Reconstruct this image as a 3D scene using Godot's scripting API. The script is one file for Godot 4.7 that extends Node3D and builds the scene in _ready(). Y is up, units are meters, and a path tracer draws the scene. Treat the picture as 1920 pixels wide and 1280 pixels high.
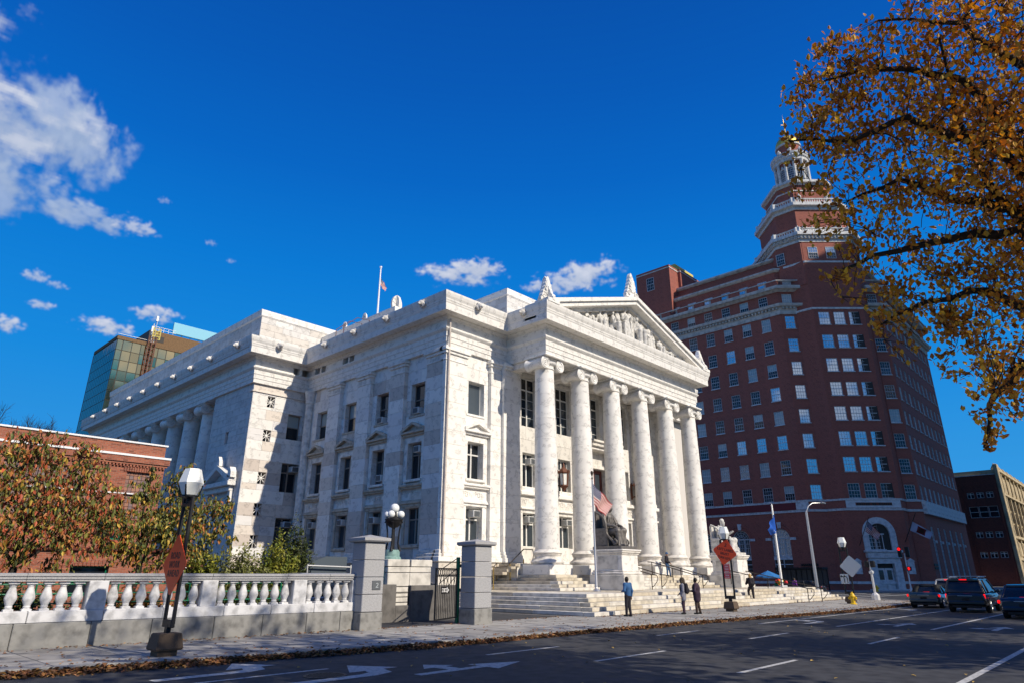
extends Node3D

var M := {}
var rng := RandomNumberGenerator.new()
var boxes := {}
var names := {}

func _ready() -> void:
	rng.seed = 7
	view_and_light()
	make_materials()
	ground()
	courthouse()
	stairs()
	hotel()
	far_buildings()
	annex()
	balustrade_and_gate()
	street_things()
	vehicles()
	statues()
	people()
	trees()

# ------------------------------------------------------------------ camera, sky, sun
func view_and_light() -> void:
	var cam := Camera3D.new()
	cam.name = "camera"
	cam.fov = 55.05
	cam.near = 0.1
	cam.far = 1500.0
	cam.position = Vector3(0, 1.7, 0)
	cam.rotation_degrees = Vector3(19.72, -46.8, 0)
	add_child(cam)
	cam.current = true
	var env := Environment.new()
	env.background_mode = Environment.BG_SKY
	env.tonemap_mode = Environment.TONE_MAPPER_LINEAR
	env.tonemap_exposure = 1.0
	env.sdfgi_enabled = true
	env.ssao_enabled = true
	env.ssil_enabled = true
	var sky := Sky.new()
	var pan := PanoramaSkyMaterial.new()
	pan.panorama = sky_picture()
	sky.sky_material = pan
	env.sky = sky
	var we := WorldEnvironment.new()
	we.name = "world_environment"
	we.environment = env
	add_child(we)
	var sun := DirectionalLight3D.new()
	sun.name = "sun"
	sun.light_color = Color(1.0, 0.955, 0.88)
	sun.light_energy = 1.6
	sun.light_angular_distance = 0.5
	sun.shadow_enabled = true
	sun.basis = Basis.looking_at(-Vector3(0.11, 0.76, 1.0).normalized(), Vector3.UP)
	add_child(sun)

func sky_picture() -> ImageTexture:
	var w := 4096
	var h := 2048
	var im := Image.create(w, h, false, Image.FORMAT_RGB8)
	# linear radiance by elevation: deep blue overhead, paler towards the horizon
	var stops := [[0.0, Vector3(0.11, 0.37, 0.74)], [7.0, Vector3(0.035, 0.315, 0.755)], [16.0, Vector3(0.010, 0.255, 0.735)], [25.0, Vector3(0.004, 0.195, 0.665)], [33.0, Vector3(0.003, 0.135, 0.56)], [40.0, Vector3(0.003, 0.105, 0.48)], [50.0, Vector3(0.003, 0.078, 0.39)], [90.0, Vector3(0.006, 0.06, 0.30)]]
	var rows := []
	for y in h:
		var el := 90.0 - (y + 0.5) / h * 180.0
		var c := Vector3(0.10, 0.10, 0.10)
		if el >= 0.0:
			for k in stops.size() - 1:
				if el >= stops[k][0] and el <= stops[k + 1][0]:
					c = (stops[k][1] as Vector3).lerp(stops[k + 1][1], (el - stops[k][0]) / (stops[k + 1][0] - stops[k][0]))
		rows.append(c)
		im.fill_rect(Rect2i(0, y, w, 1), Color(c.x, c.y, c.z).linear_to_srgb())
	var nz := FastNoiseLite.new()
	nz.noise_type = FastNoiseLite.TYPE_SIMPLEX_SMOOTH
	nz.seed = 5
	nz.frequency = 0.17
	nz.fractal_octaves = 6
	nz.fractal_gain = 0.55
	# clouds: azimuth, elevation, half width, half height in degrees, thickness
	var cl := [[2.5, 29.5, 8.0, 5.5, 1.15], [8.6, 30.6, 2.6, 3.2, 0.9], [4.5, 25.6, 5.0, 2.6, 0.95], [10.2, 25.3, 3.2, 1.2, 0.95], [13.8, 25.4, 1.7, 0.65, 0.75],
		[42.0, 25.3, 3.7, 1.25, 1.0], [43.4, 26.0, 2.2, 0.9, 0.9], [54.2, 25.3, 3.0, 1.5, 1.0], [51.5, 24.6, 2.6, 1.1, 0.85], [49.3, 24.4, 1.5, 0.6, 0.6], [13.3, 17.7, 1.9, 0.75, 0.95], [16.4, 19.2, 1.8, 0.75, 0.85], [8.1, 20.3, 0.9, 0.5, 0.7], [9.5, 20.0, 0.7, 0.3, 0.5], [8.9, 18.4, 0.9, 0.4, 0.7], [7.2, 16.6, 1.0, 0.7, 0.9], [19.5, 25.5, 0.45, 0.25, 0.4], [21.3, 24.4, 0.35, 0.2, 0.4], [15.4, 27.9, 0.5, 0.25, 0.35], [70.0, 16.5, 1.7, 0.8, 0.55]]
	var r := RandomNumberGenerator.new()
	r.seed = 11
	for k in 34:  # larger clouds out of view, added to brighten the shaded sides
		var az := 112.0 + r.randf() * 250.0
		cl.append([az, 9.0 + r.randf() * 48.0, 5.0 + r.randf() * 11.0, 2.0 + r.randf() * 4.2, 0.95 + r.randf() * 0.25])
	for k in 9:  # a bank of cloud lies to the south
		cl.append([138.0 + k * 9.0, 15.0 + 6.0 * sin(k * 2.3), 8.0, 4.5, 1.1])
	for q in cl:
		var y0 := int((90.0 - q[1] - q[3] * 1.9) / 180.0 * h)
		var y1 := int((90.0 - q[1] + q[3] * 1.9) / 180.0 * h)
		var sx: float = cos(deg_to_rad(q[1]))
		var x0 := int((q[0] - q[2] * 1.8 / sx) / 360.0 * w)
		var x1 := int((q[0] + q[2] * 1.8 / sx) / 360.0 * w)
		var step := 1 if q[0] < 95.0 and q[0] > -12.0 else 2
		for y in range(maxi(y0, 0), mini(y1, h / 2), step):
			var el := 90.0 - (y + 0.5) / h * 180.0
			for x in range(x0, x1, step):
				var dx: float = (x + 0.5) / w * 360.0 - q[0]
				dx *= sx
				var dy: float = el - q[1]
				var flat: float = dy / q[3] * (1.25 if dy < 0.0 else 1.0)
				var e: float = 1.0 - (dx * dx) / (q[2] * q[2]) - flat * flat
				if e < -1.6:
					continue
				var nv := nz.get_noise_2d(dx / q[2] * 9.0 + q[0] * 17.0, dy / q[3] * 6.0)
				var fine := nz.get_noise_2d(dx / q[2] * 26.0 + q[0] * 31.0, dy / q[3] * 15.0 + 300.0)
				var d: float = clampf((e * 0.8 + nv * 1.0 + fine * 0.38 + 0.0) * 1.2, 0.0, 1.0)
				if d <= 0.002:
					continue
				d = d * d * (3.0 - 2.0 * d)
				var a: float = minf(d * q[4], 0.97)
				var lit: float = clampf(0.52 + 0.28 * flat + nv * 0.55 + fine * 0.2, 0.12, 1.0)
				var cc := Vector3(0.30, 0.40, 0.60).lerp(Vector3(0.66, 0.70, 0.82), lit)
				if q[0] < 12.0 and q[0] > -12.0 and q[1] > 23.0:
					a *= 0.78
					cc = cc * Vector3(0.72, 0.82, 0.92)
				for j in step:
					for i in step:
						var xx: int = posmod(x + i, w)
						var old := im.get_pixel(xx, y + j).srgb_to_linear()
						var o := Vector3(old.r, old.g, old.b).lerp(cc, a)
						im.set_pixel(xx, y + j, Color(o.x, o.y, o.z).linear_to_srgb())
	return ImageTexture.create_from_image(im)

# ------------------------------------------------------------------ mesh builder: triangles counter-clockwise seen from outside
class MB:
	var v := PackedVector3Array()
	var n := PackedVector3Array()
	var u := PackedVector2Array()
	var c := PackedColorArray()
	var x := Transform3D()
	var col := Color(1, 1, 1)
	var tinted := false
	func t(a: Vector3, b: Vector3, d: Vector3) -> void:
		var m := (b - a).cross(d - a).normalized()
		ts(a, b, d, m, m, m)
	func ts(a: Vector3, b: Vector3, d: Vector3, na: Vector3, nb: Vector3, nd: Vector3) -> void:
		v.append(x * a); v.append(x * d); v.append(x * b)
		n.append(x.basis * na); n.append(x.basis * nd); n.append(x.basis * nb)
		if tinted:
			c.append(col); c.append(col); c.append(col)
	func q(a: Vector3, b: Vector3, d: Vector3, e: Vector3) -> void:
		t(a, b, d)
		t(a, d, e)
	func quv(a: Vector3, b: Vector3, d: Vector3, e: Vector3) -> void:  # a bottom left, b bottom right, d top right, e top left
		q(a, b, d, e)
		u.append_array([Vector2(0, 1), Vector2(1, 0), Vector2(1, 1), Vector2(0, 1), Vector2(0, 0), Vector2(1, 0)])
	func o(a: Vector3, b: Vector3, d: Vector3, m: Vector3) -> void:  # turned to face away from m
		if (b - a).cross(d - a).dot((a + b + d) / 3.0 - m) < 0.0:
			t(a, d, b)
		else:
			t(a, b, d)
	func box(m: Vector3, s: Vector3, bev := 0.0) -> void:
		var h := s * 0.5
		if bev <= 0.0:
			for k in 3:
				var i := (k + 1) % 3
				var j := (k + 2) % 3
				for sg in [-1.0, 1.0]:
					var p := []
					for w in [[-1, -1], [1, -1], [1, 1], [-1, 1]]:
						var r := Vector3()
						r[k] = h[k] * sg
						r[i] = h[i] * w[0]
						r[j] = h[j] * w[1]
						p.append(m + r)
					if sg > 0.0:
						q(p[0], p[1], p[2], p[3])
					else:
						q(p[3], p[2], p[1], p[0])
			return
		var b := minf(bev, minf(h.x, minf(h.y, h.z)) * 0.9)
		var f := func(k: int, sx: float, sy: float, sz: float) -> Vector3:
			var r := Vector3((h.x - b) * sx, (h.y - b) * sy, (h.z - b) * sz)
			r[k] += b * signf([sx, sy, sz][k])
			return m + r
		for k in 3:
			var i := (k + 1) % 3
			var j := (k + 2) % 3
			for sg in [-1.0, 1.0]:
				var p := []
				for w in [[-1, -1], [1, -1], [1, 1], [-1, 1]]:
					var e := [0.0, 0.0, 0.0]
					e[k] = sg
					e[i] = float(w[0])
					e[j] = float(w[1])
					p.append(f.call(k, e[0], e[1], e[2]))
				if sg > 0.0:
					q(p[0], p[1], p[2], p[3])
				else:
					q(p[3], p[2], p[1], p[0])
			for sa in [-1.0, 1.0]:
				for sb in [-1.0, 1.0]:
					var e0 := [0.0, 0.0, 0.0]
					e0[k] = -1.0
					e0[i] = sa
					e0[j] = sb
					var e1 := e0.duplicate()
					e1[k] = 1.0
					var a0: Vector3 = f.call(i, e0[0], e0[1], e0[2])
					var a1: Vector3 = f.call(i, e1[0], e1[1], e1[2])
					var b0: Vector3 = f.call(j, e0[0], e0[1], e0[2])
					var b1: Vector3 = f.call(j, e1[0], e1[1], e1[2])
					o(a0, a1, b1, m)
					o(a0, b1, b0, m)
		for sx in [-1.0, 1.0]:
			for sy in [-1.0, 1.0]:
				for sz in [-1.0, 1.0]:
					o(f.call(0, sx, sy, sz), f.call(1, sx, sy, sz), f.call(2, sx, sy, sz), m)
	func ab(a: Vector3, b: Vector3, bev := 0.0) -> void:  # box from corner to corner
		box((a + b) * 0.5, (b - a).abs(), bev)
	func lathe(prof: Array, seg := 16, m := Vector3.ZERO, a0 := 0.0, a1 := TAU) -> void:  # prof: Vector2(radius, height) from the bottom up
		var nr := []
		for k in prof.size() - 1:
			var d: Vector2 = prof[k + 1] - prof[k]
			nr.append(Vector2(d.y, -d.x).normalized())
		for k in prof.size() - 1:
			var na: Vector2 = nr[k]
			var nb: Vector2 = nr[k]
			if k > 0 and nr[k - 1].dot(nr[k]) > 0.85:
				na = (nr[k - 1] + nr[k]).normalized()
			if k < nr.size() - 1 and nr[k + 1].dot(nr[k]) > 0.85:
				nb = (nr[k + 1] + nr[k]).normalized()
			var p: Vector2 = prof[k]
			var r: Vector2 = prof[k + 1]
			for s in seg:
				var t0 := a0 + (a1 - a0) * s / seg
				var t1 := a0 + (a1 - a0) * (s + 1) / seg
				var c0 := Vector3(sin(t0), 0, cos(t0))
				var c1 := Vector3(sin(t1), 0, cos(t1))
				var up := Vector3.UP
				if seg <= 8:
					if p.x > 0.0001:
						t(m + c0 * p.x + up * p.y, m + c1 * p.x + up * p.y, m + c1 * r.x + up * r.y)
					if r.x > 0.0001:
						t(m + c0 * p.x + up * p.y, m + c1 * r.x + up * r.y, m + c0 * r.x + up * r.y)
					continue
				if p.x > 0.0001:
					ts(m + c0 * p.x + up * p.y, m + c1 * p.x + up * p.y, m + c1 * r.x + up * r.y, c0 * na.x + up * na.y, c1 * na.x + up * na.y, c1 * nb.x + up * nb.y)
				if r.x > 0.0001:
					ts(m + c0 * p.x + up * p.y, m + c1 * r.x + up * r.y, m + c0 * r.x + up * r.y, c0 * na.x + up * na.y, c1 * nb.x + up * nb.y, c0 * nb.x + up * nb.y)
	func tube(pts: Array, rad, seg := 6) -> void:  # rad: one number or one per point
		var rings := []
		var dirs := []
		var side := Vector3.ZERO
		for k in pts.size():
			var d: Vector3 = (pts[mini(k + 1, pts.size() - 1)] - pts[maxi(k - 1, 0)]).normalized()
			if side == Vector3.ZERO:
				side = d.cross(Vector3.RIGHT if absf(d.x) < 0.8 else Vector3.UP).normalized()
			side = (side - d * side.dot(d)).normalized()
			var other := d.cross(side)
			var ring := []
			var nd := []
			var rr: float = rad if (rad is float or rad is int) else rad[k]
			for s in seg:
				var w := TAU * s / seg
				var e := side * cos(w) + other * sin(w)
				ring.append(pts[k] + e * rr)
				nd.append(e)
			rings.append(ring)
			dirs.append(nd)
		for k in pts.size() - 1:
			for s in seg:
				var z := (s + 1) % seg
				ts(rings[k][s], rings[k][z], rings[k + 1][z], dirs[k][s], dirs[k][z], dirs[k + 1][z])
				ts(rings[k][s], rings[k + 1][z], rings[k + 1][s], dirs[k][s], dirs[k + 1][z], dirs[k + 1][s])
		for s in range(1, seg - 1):
			t(rings[0][0], rings[0][s + 1], rings[0][s])
			var l := pts.size() - 1
			t(rings[l][0], rings[l][s], rings[l][s + 1])
	func prism(poly: PackedVector2Array, z0: float, z1: float) -> void:  # outline in x, y; pushed from z0 to z1
		if Geometry2D.is_polygon_clockwise(poly):
			poly = poly.duplicate()
			poly.reverse()
		# Geometry2D's «clockwise» is for y down; make sure with the area
		var area := 0.0
		for k in poly.size():
			area += poly[k].cross(poly[(k + 1) % poly.size()])
		if area < 0.0:
			poly.reverse()
		var tr := Geometry2D.triangulate_polygon(poly)
		for k in range(0, tr.size(), 3):
			var a := poly[tr[k]]
			var b := poly[tr[k + 1]]
			var d := poly[tr[k + 2]]
			if (b - a).cross(d - a) < 0.0:
				var w := b
				b = d
				d = w
			t(Vector3(a.x, a.y, z1), Vector3(b.x, b.y, z1), Vector3(d.x, d.y, z1))
			t(Vector3(a.x, a.y, z0), Vector3(d.x, d.y, z0), Vector3(b.x, b.y, z0))
		for k in poly.size():
			var a := poly[k]
			var b := poly[(k + 1) % poly.size()]
			q(Vector3(a.x, a.y, z0), Vector3(b.x, b.y, z0), Vector3(b.x, b.y, z1), Vector3(a.x, a.y, z1))
	func sweep(path: Array, prof: Array, length := 0.0, gap := 0.014, caps := true) -> void:
		# a profile (out, height) along a path (x, z); outward is to the left of the walking direction seen from above; cut into stones of that length
		for k in path.size() - 1:
			var a: Vector2 = path[k]
			var b: Vector2 = path[k + 1]
			var d := (b - a).normalized()
			var out := Vector2(d.y, -d.x)
			var ta := 0.0
			var tb := 0.0
			if k > 0:
				var pd: Vector2 = (a - path[k - 1]).normalized()
				ta = tan(pd.angle_to(d) * 0.5)
			if k < path.size() - 2:
				var nd: Vector2 = (path[k + 2] - b).normalized()
				tb = tan(d.angle_to(nd) * 0.5)
			var l := a.distance_to(b)
			var m := maxi(1, int(round(l / length))) if length > 0.0 else 1
			for s in m:
				var s0 := l * s / m + (gap * 0.5 if s > 0 else 0.0)
				var s1 := l * (s + 1) / m - (gap * 0.5 if s < m - 1 else 0.0)
				var p0 := []
				var p1 := []
				for p in prof:
					var e0: float = s0 - (p.x * ta if s == 0 else 0.0)
					var e1: float = s1 + (p.x * tb if s == m - 1 else 0.0)
					var g0: Vector2 = a + d * e0 + out * p.x
					var g1: Vector2 = a + d * e1 + out * p.x
					p0.append(Vector3(g0.x, p.y, g0.y))
					p1.append(Vector3(g1.x, p.y, g1.y))
				for i in prof.size() - 1:
					q(p1[i], p0[i], p0[i + 1], p1[i + 1])
				if m > 1 or caps:
					var ring := PackedVector2Array(prof)
					var tr := Geometry2D.triangulate_polygon(ring)
					for i in range(0, tr.size(), 3):
						if s > 0 or (caps and k == 0):
							o(p0[tr[i]], p0[tr[i + 1]], p0[tr[i + 2]], (p0[tr[i]] + p1[tr[i]]) * 0.5)
						if s < m - 1 or (caps and k == path.size() - 2):
							o(p1[tr[i]], p1[tr[i + 1]], p1[tr[i + 2]], (p0[tr[i]] + p1[tr[i]]) * 0.5)
	func loft(rings: Array, caps := true) -> void:  # rings of equal length, smooth
		var m: int = rings[0].size()
		var cen := []
		for r in rings:
			var s := Vector3.ZERO
			for p in r:
				s += p
			cen.append(s / m)
		var nn := []
		for k in rings.size():
			var row := []
			for s in m:
				var du: Vector3 = rings[k][(s + 1) % m] - rings[k][(s + m - 1) % m]
				var dv: Vector3 = rings[mini(k + 1, rings.size() - 1)][s] - rings[maxi(k - 1, 0)][s]
				var e := du.cross(dv).normalized()
				if e.dot(rings[k][s] - cen[k]) < 0.0:
					e = -e
				row.append(e)
			nn.append(row)
		for k in rings.size() - 1:
			for s in m:
				var z := (s + 1) % m
				var a: Vector3 = rings[k][s]
				var b: Vector3 = rings[k][z]
				var d: Vector3 = rings[k + 1][z]
				var e: Vector3 = rings[k + 1][s]
				if (b - a).cross(d - a).dot(nn[k][s]) >= 0.0:
					ts(a, b, d, nn[k][s], nn[k][z], nn[k + 1][z])
					ts(a, d, e, nn[k][s], nn[k + 1][z], nn[k + 1][s])
				else:
					ts(a, d, b, nn[k][s], nn[k + 1][z], nn[k][z])
					ts(a, e, d, nn[k][s], nn[k + 1][s], nn[k + 1][z])
		if caps:
			for k in [0, rings.size() - 1]:
				var inner: Vector3 = cen[1 if k == 0 else k - 1]
				for s in m:
					o(cen[k], rings[k][s], rings[k][(s + 1) % m], inner)
	func mesh() -> ArrayMesh:
		var arr := []
		arr.resize(Mesh.ARRAY_MAX)
		arr[Mesh.ARRAY_VERTEX] = v
		arr[Mesh.ARRAY_NORMAL] = n
		if u.size() == v.size():
			arr[Mesh.ARRAY_TEX_UV] = u
		if c.size() == v.size():
			arr[Mesh.ARRAY_COLOR] = c
		var am := ArrayMesh.new()
		am.add_surface_from_arrays(Mesh.PRIMITIVE_TRIANGLES, arr)
		return am

# ------------------------------------------------------------------ scene helpers
func numbered(called: String) -> String:
	names[called] = names.get(called, -1) + 1
	return called if names[called] == 0 else "%s_%03d" % [called, names[called]]

func obj(called: String, what, m: Material, parent: Node3D = self, xf = null) -> MeshInstance3D:
	var o := MeshInstance3D.new()
	o.name = numbered(called) if parent == self else called
	o.mesh = what.mesh() if what is MB else what
	o.material_override = m
	parent.add_child(o, true)
	if xf == null:
		o.global_transform = Transform3D.IDENTITY
	elif xf is Vector3:
		o.position = xf
	else:
		o.transform = xf
	return o

func tag(o: Node, label: String, category: String, group := "") -> void:
	o.set_meta("label", label)
	o.set_meta("category", category)
	if group != "":
		o.set_meta("group", group)

func thing(called: String, label: String, category: String, at := Vector3.ZERO, turn := 0.0, group := "") -> Node3D:
	var o := Node3D.new()
	o.name = numbered(called)
	add_child(o)
	o.position = at
	o.rotation.y = turn
	tag(o, label, category, group)
	return o

func copy(src: Node3D, called: String, label: String, at: Vector3, turn := 0.0, group := "") -> Node3D:
	var o: Node3D = src.duplicate()
	o.name = numbered(called)
	add_child(o)
	o.position = at
	o.rotation.y = turn
	tag(o, label, src.get_meta("category"), group)
	return o

func struct(called: String, what, m: Material, parent: Node3D = self) -> MeshInstance3D:
	var o := obj(called, what, m, parent)
	if parent == self:
		o.set_meta("kind", "structure")
		o.set_meta("label", called.replace("_", " "))
	return o

func part(parent: Node3D, called: String, at := Vector3.ZERO) -> Node3D:
	var o := Node3D.new()
	o.name = called
	parent.add_child(o, true)
	o.position = at
	return o

func bm(s: Vector3, bev := 0.012) -> ArrayMesh:  # a bevelled box, shared by size
	var k := "%.2f %.2f %.2f %.3f" % [s.x, s.y, s.z, bev]
	if not boxes.has(k):
		var b := MB.new()
		b.box(Vector3.ZERO, s, bev)
		boxes[k] = b.mesh()
	return boxes[k]

func frame(at: Vector3, nrm: Vector3) -> Transform3D:  # local x along a wall, y up, z out of it
	return Transform3D(Basis(Vector3.UP.cross(nrm), Vector3.UP, nrm), at)

func stuff(o: Node) -> void:
	o.set_meta("kind", "stuff")

func scatter(called: String, mesh: Mesh, m: Material, places: Array, tints: Array, parent: Node3D) -> MultiMeshInstance3D:
	var mm := MultiMesh.new()
	mm.transform_format = MultiMesh.TRANSFORM_3D
	mm.use_colors = tints.size() > 0
	mm.mesh = mesh
	mm.instance_count = places.size()
	for i in places.size():
		mm.set_instance_transform(i, places[i])
		if tints.size() > 0:
			mm.set_instance_color(i, tints[i])
	var o := MultiMeshInstance3D.new()
	o.name = numbered(called) if parent == self else called
	o.multimesh = mm
	o.material_override = m
	parent.add_child(o, true)
	o.global_transform = Transform3D.IDENTITY
	stuff(o)
	return o

# ------------------------------------------------------------------ materials
func noise_tex(freq: float, stops: Array, size := 512, sd := 1, kind := 0, octaves := 5, warp := 0.0, as_normal := false) -> NoiseTexture2D:
	var nz := FastNoiseLite.new()
	nz.seed = sd
	nz.frequency = freq
	nz.noise_type = FastNoiseLite.TYPE_SIMPLEX_SMOOTH if kind < 2 else FastNoiseLite.TYPE_CELLULAR
	nz.fractal_type = FastNoiseLite.FRACTAL_FBM if kind != 1 else FastNoiseLite.FRACTAL_RIDGED
	nz.fractal_octaves = octaves
	if warp > 0.0:
		nz.domain_warp_enabled = true
		nz.domain_warp_amplitude = warp
		nz.domain_warp_frequency = freq * 0.7
	var tx := NoiseTexture2D.new()
	tx.width = size
	tx.height = size
	tx.seamless = true
	tx.seamless_blend_skirt = 0.25
	tx.noise = nz
	tx.as_normal_map = as_normal
	if as_normal:
		tx.bump_strength = 4.0
	else:
		var g := Gradient.new()
		var offs := PackedFloat32Array()
		var cols := PackedColorArray()
		for s in stops:
			offs.append(s[0])
			var cc = s[1]
			cols.append(cc if cc is Color else Color(cc, cc, cc))
		g.offsets = offs
		g.colors = cols
		tx.color_ramp = g
	return tx

func mat(key: String, lin: Color, rough := 0.85, metal := 0.0, tex: Texture2D = null, scale := 1.0, extra := {}) -> StandardMaterial3D:
	var m := StandardMaterial3D.new()
	m.resource_name = key
	m.albedo_color = Color(lin.r, lin.g, lin.b).linear_to_srgb()
	m.roughness = rough
	m.metallic = metal
	if tex:
		m.albedo_texture = tex
		m.uv1_triplanar = true
		m.uv1_world_triplanar = true
		m.uv1_triplanar_sharpness = 8.0
		m.uv1_scale = Vector3.ONE * scale
	for k in extra:
		m.set(k, extra[k])
	M[key] = m
	return m

func brick_picture(light: Color, dark: Color, mortar: Color, sd: int) -> Array:
	# 8 stretchers wide, 24 courses high; colour and height
	var w := 512
	var im := Image.create(w, w, false, Image.FORMAT_RGB8)
	var hm := Image.create(w, w, false, Image.FORMAT_RGB8)
	im.fill(mortar.linear_to_srgb())
	hm.fill(Color(0.2, 0.2, 0.2))
	var r := RandomNumberGenerator.new()
	r.seed = sd
	for row in 24:
		var y0 := int(row * w / 24.0)
		var y1 := int((row + 1) * w / 24.0)
		for k in range(-1, 8):
			var x0 := k * 64 + (32 if row % 2 else 0)
			var cc := dark.lerp(light, r.randf())
			if r.randf() < 0.1:
				cc = cc.darkened(0.35)
			im.fill_rect(Rect2i(x0 + 2, y0 + 2, 60, y1 - y0 - 3), cc.linear_to_srgb())
			var g := 0.75 + r.randf() * 0.25
			hm.fill_rect(Rect2i(x0 + 2, y0 + 2, 60, y1 - y0 - 3), Color(g, g, g))
			if k == -1 and row % 2:
				im.fill_rect(Rect2i(x0 + 514, y0 + 2, 60, y1 - y0 - 3), cc.linear_to_srgb())
				hm.fill_rect(Rect2i(x0 + 514, y0 + 2, 60, y1 - y0 - 3), Color(g, g, g))
	for k in 9000:
		var px := r.randi() % w
		var py := r.randi() % w
		im.set_pixel(px, py, im.get_pixel(px, py).darkened(r.randf() * 0.3))
	return [ImageTexture.create_from_image(im), ImageTexture.create_from_image(hm)]

func make_materials() -> void:
	var vein := noise_tex(0.0065, [[0.0, 0.95], [0.35, 1.0], [0.55, 0.985], [0.64, 0.95], [0.70, 0.82], [0.74, 0.95], [1.0, 0.985]], 1024, 3, 0, 6, 60.0)
	var grime := noise_tex(0.009, [[0.0, 0.72], [0.35, 0.88], [0.6, 0.98], [1.0, 1.0]], 512, 9, 0, 6, 25.0)
	var speck := noise_tex(0.05, [[0.0, 0.72], [0.5, 0.9], [1.0, 1.0]], 512, 4, 0, 5)
	var bumps := noise_tex(0.03, [[0.0, 0.0], [1.0, 1.0]], 256, 14, 0, 5)
	var mb := {"heightmap_enabled": true, "heightmap_texture": bumps, "heightmap_scale": 0.35}
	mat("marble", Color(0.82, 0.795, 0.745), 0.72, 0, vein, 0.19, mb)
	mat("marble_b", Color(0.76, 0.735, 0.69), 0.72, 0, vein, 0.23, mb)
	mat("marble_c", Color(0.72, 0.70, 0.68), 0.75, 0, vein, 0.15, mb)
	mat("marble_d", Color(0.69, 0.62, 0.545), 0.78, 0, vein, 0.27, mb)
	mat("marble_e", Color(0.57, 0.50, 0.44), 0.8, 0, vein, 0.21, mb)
	mat("marble_mix", Color(0.95, 0.94, 0.92), 0.74, 0, vein, 0.2, {"vertex_color_use_as_albedo": true, "heightmap_enabled": true, "heightmap_texture": bumps, "heightmap_scale": 0.35})
	mat("marble_trim", Color(0.78, 0.74, 0.68), 0.75, 0, grime, 0.33, mb)
	mat("marble_brown", Color(0.52, 0.45, 0.36), 0.8, 0, grime, 0.4, mb)  # darker, browner marble for the ledges of the left flank
	mat("wall_core", Color(0.62, 0.59, 0.55), 0.9)
	mat("step_a", Color(0.62, 0.56, 0.45), 0.8, 0, grime, 0.31, mb)
	mat("step_b", Color(0.68, 0.645, 0.58), 0.8, 0, grime, 0.27, mb)
	mat("step_c", Color(0.52, 0.455, 0.35), 0.82, 0, grime, 0.37, mb)
	mat("granite", Color(0.45, 0.45, 0.46), 0.8, 0, speck, 0.8, mb)
	mat("granite_dark", Color(0.27, 0.265, 0.25), 0.85, 0, grime, 0.5, mb)
	mat("baluster", Color(0.66, 0.66, 0.67), 0.7, 0, grime, 0.6)
	mat("bronze", Color(0.17, 0.155, 0.14), 0.5, 0.25, grime, 0.9)
	mat("verdigris", Color(0.22, 0.36, 0.33), 0.75, 0.1, grime, 0.9)
	mat("white_statue", Color(0.66, 0.64, 0.6), 0.7, 0, grime, 0.5)
	mat("brass", Color(0.42, 0.30, 0.10), 0.4, 0.7)
	mat("black_iron", Color(0.012, 0.012, 0.014), 0.5, 0.3)
	mat("dark_rail", Color(0.05, 0.04, 0.03), 0.45, 0.5)
	mat("green_paint", Color(0.0, 0.16, 0.075), 0.4)
	mat("silver", Color(0.5, 0.5, 0.5), 0.35, 0.7)
	mat("light_steel", Color(0.62, 0.62, 0.61), 0.5, 0.3)
	mat("pane_dark", Color(0.012, 0.016, 0.022), 0.06, 0.0)
	mat("pane_blind", Color(0.30, 0.36, 0.36), 0.25, 0.0, null, 1.0, {"clearcoat_enabled": true, "clearcoat": 1.0, "clearcoat_roughness": 0.03})
	mat("pane_sky", Color(0.50, 0.56, 0.60), 0.04, 0.75)
	mat("pane_blue", Color(0.16, 0.20, 0.24), 0.05, 0.7)
	mat("pane_dim", Color(0.06, 0.075, 0.09), 0.05, 0.35)
	mat("window_paint", Color(0.66, 0.65, 0.62), 0.6)
	mat("window_brown", Color(0.24, 0.19, 0.15), 0.6)
	mat("white_paint", Color(0.78, 0.79, 0.80), 0.55)
	mat("ac_white", Color(0.66, 0.66, 0.64), 0.5)
	mat("ac_grille", Color(0.10, 0.11, 0.12), 0.6)
	mat("red_door", Color(0.11, 0.025, 0.018), 0.45)
	mat("rust", Color(0.13, 0.045, 0.025), 0.7)
	var hb := brick_picture(Color(0.40, 0.105, 0.068), Color(0.26, 0.066, 0.045), Color(0.27, 0.15, 0.12), 21)
	mat("hotel_brick", Color(0.95, 0.95, 0.95), 0.85, 0, hb[0], 0.55)
	var ab := brick_picture(Color(0.40, 0.13, 0.07), Color(0.27, 0.078, 0.045), Color(0.33, 0.22, 0.17), 22)
	mat("annex_brick", Color(0.95, 0.95, 0.95), 0.85, 0, ab[0], 0.55, {"heightmap_enabled": true, "heightmap_texture": ab[1], "heightmap_scale": 0.8})
	mat("hotel_stone", Color(0.58, 0.56, 0.52), 0.8, 0, grime, 0.25)
	mat("hotel_white", Color(0.66, 0.665, 0.66), 0.7, 0, grime, 0.4)
	mat("red_board", Color(0.15, 0.012, 0.016), 0.6)
	mat("gold", Color(0.78, 0.52, 0.09), 0.38, 0.6)
	mat("yellow_tarp", Color(0.62, 0.52, 0.12), 0.7)
	mat("gold_glass", Color(0.95, 0.66, 0.30), 0.07, 1.0)
	mat("gold_glass_b", Color(0.80, 0.54, 0.24), 0.09, 1.0)
	mat("dark_glass", Color(0.13, 0.11, 0.07), 0.06, 0.7)
	mat("mullion", Color(0.02, 0.015, 0.01), 0.6)
	mat("tan_panel", Color(0.22, 0.13, 0.06), 0.85, 0, speck, 0.1)
	mat("blue_panel", Color(0.22, 0.52, 0.66), 0.6)
	mat("brown_brick", Color(0.45, 0.40, 0.38), 0.9, 0, hb[0], 0.5)
	mat("tan_stone", Color(0.50, 0.40, 0.24), 0.85, 0, grime, 0.1)
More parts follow.
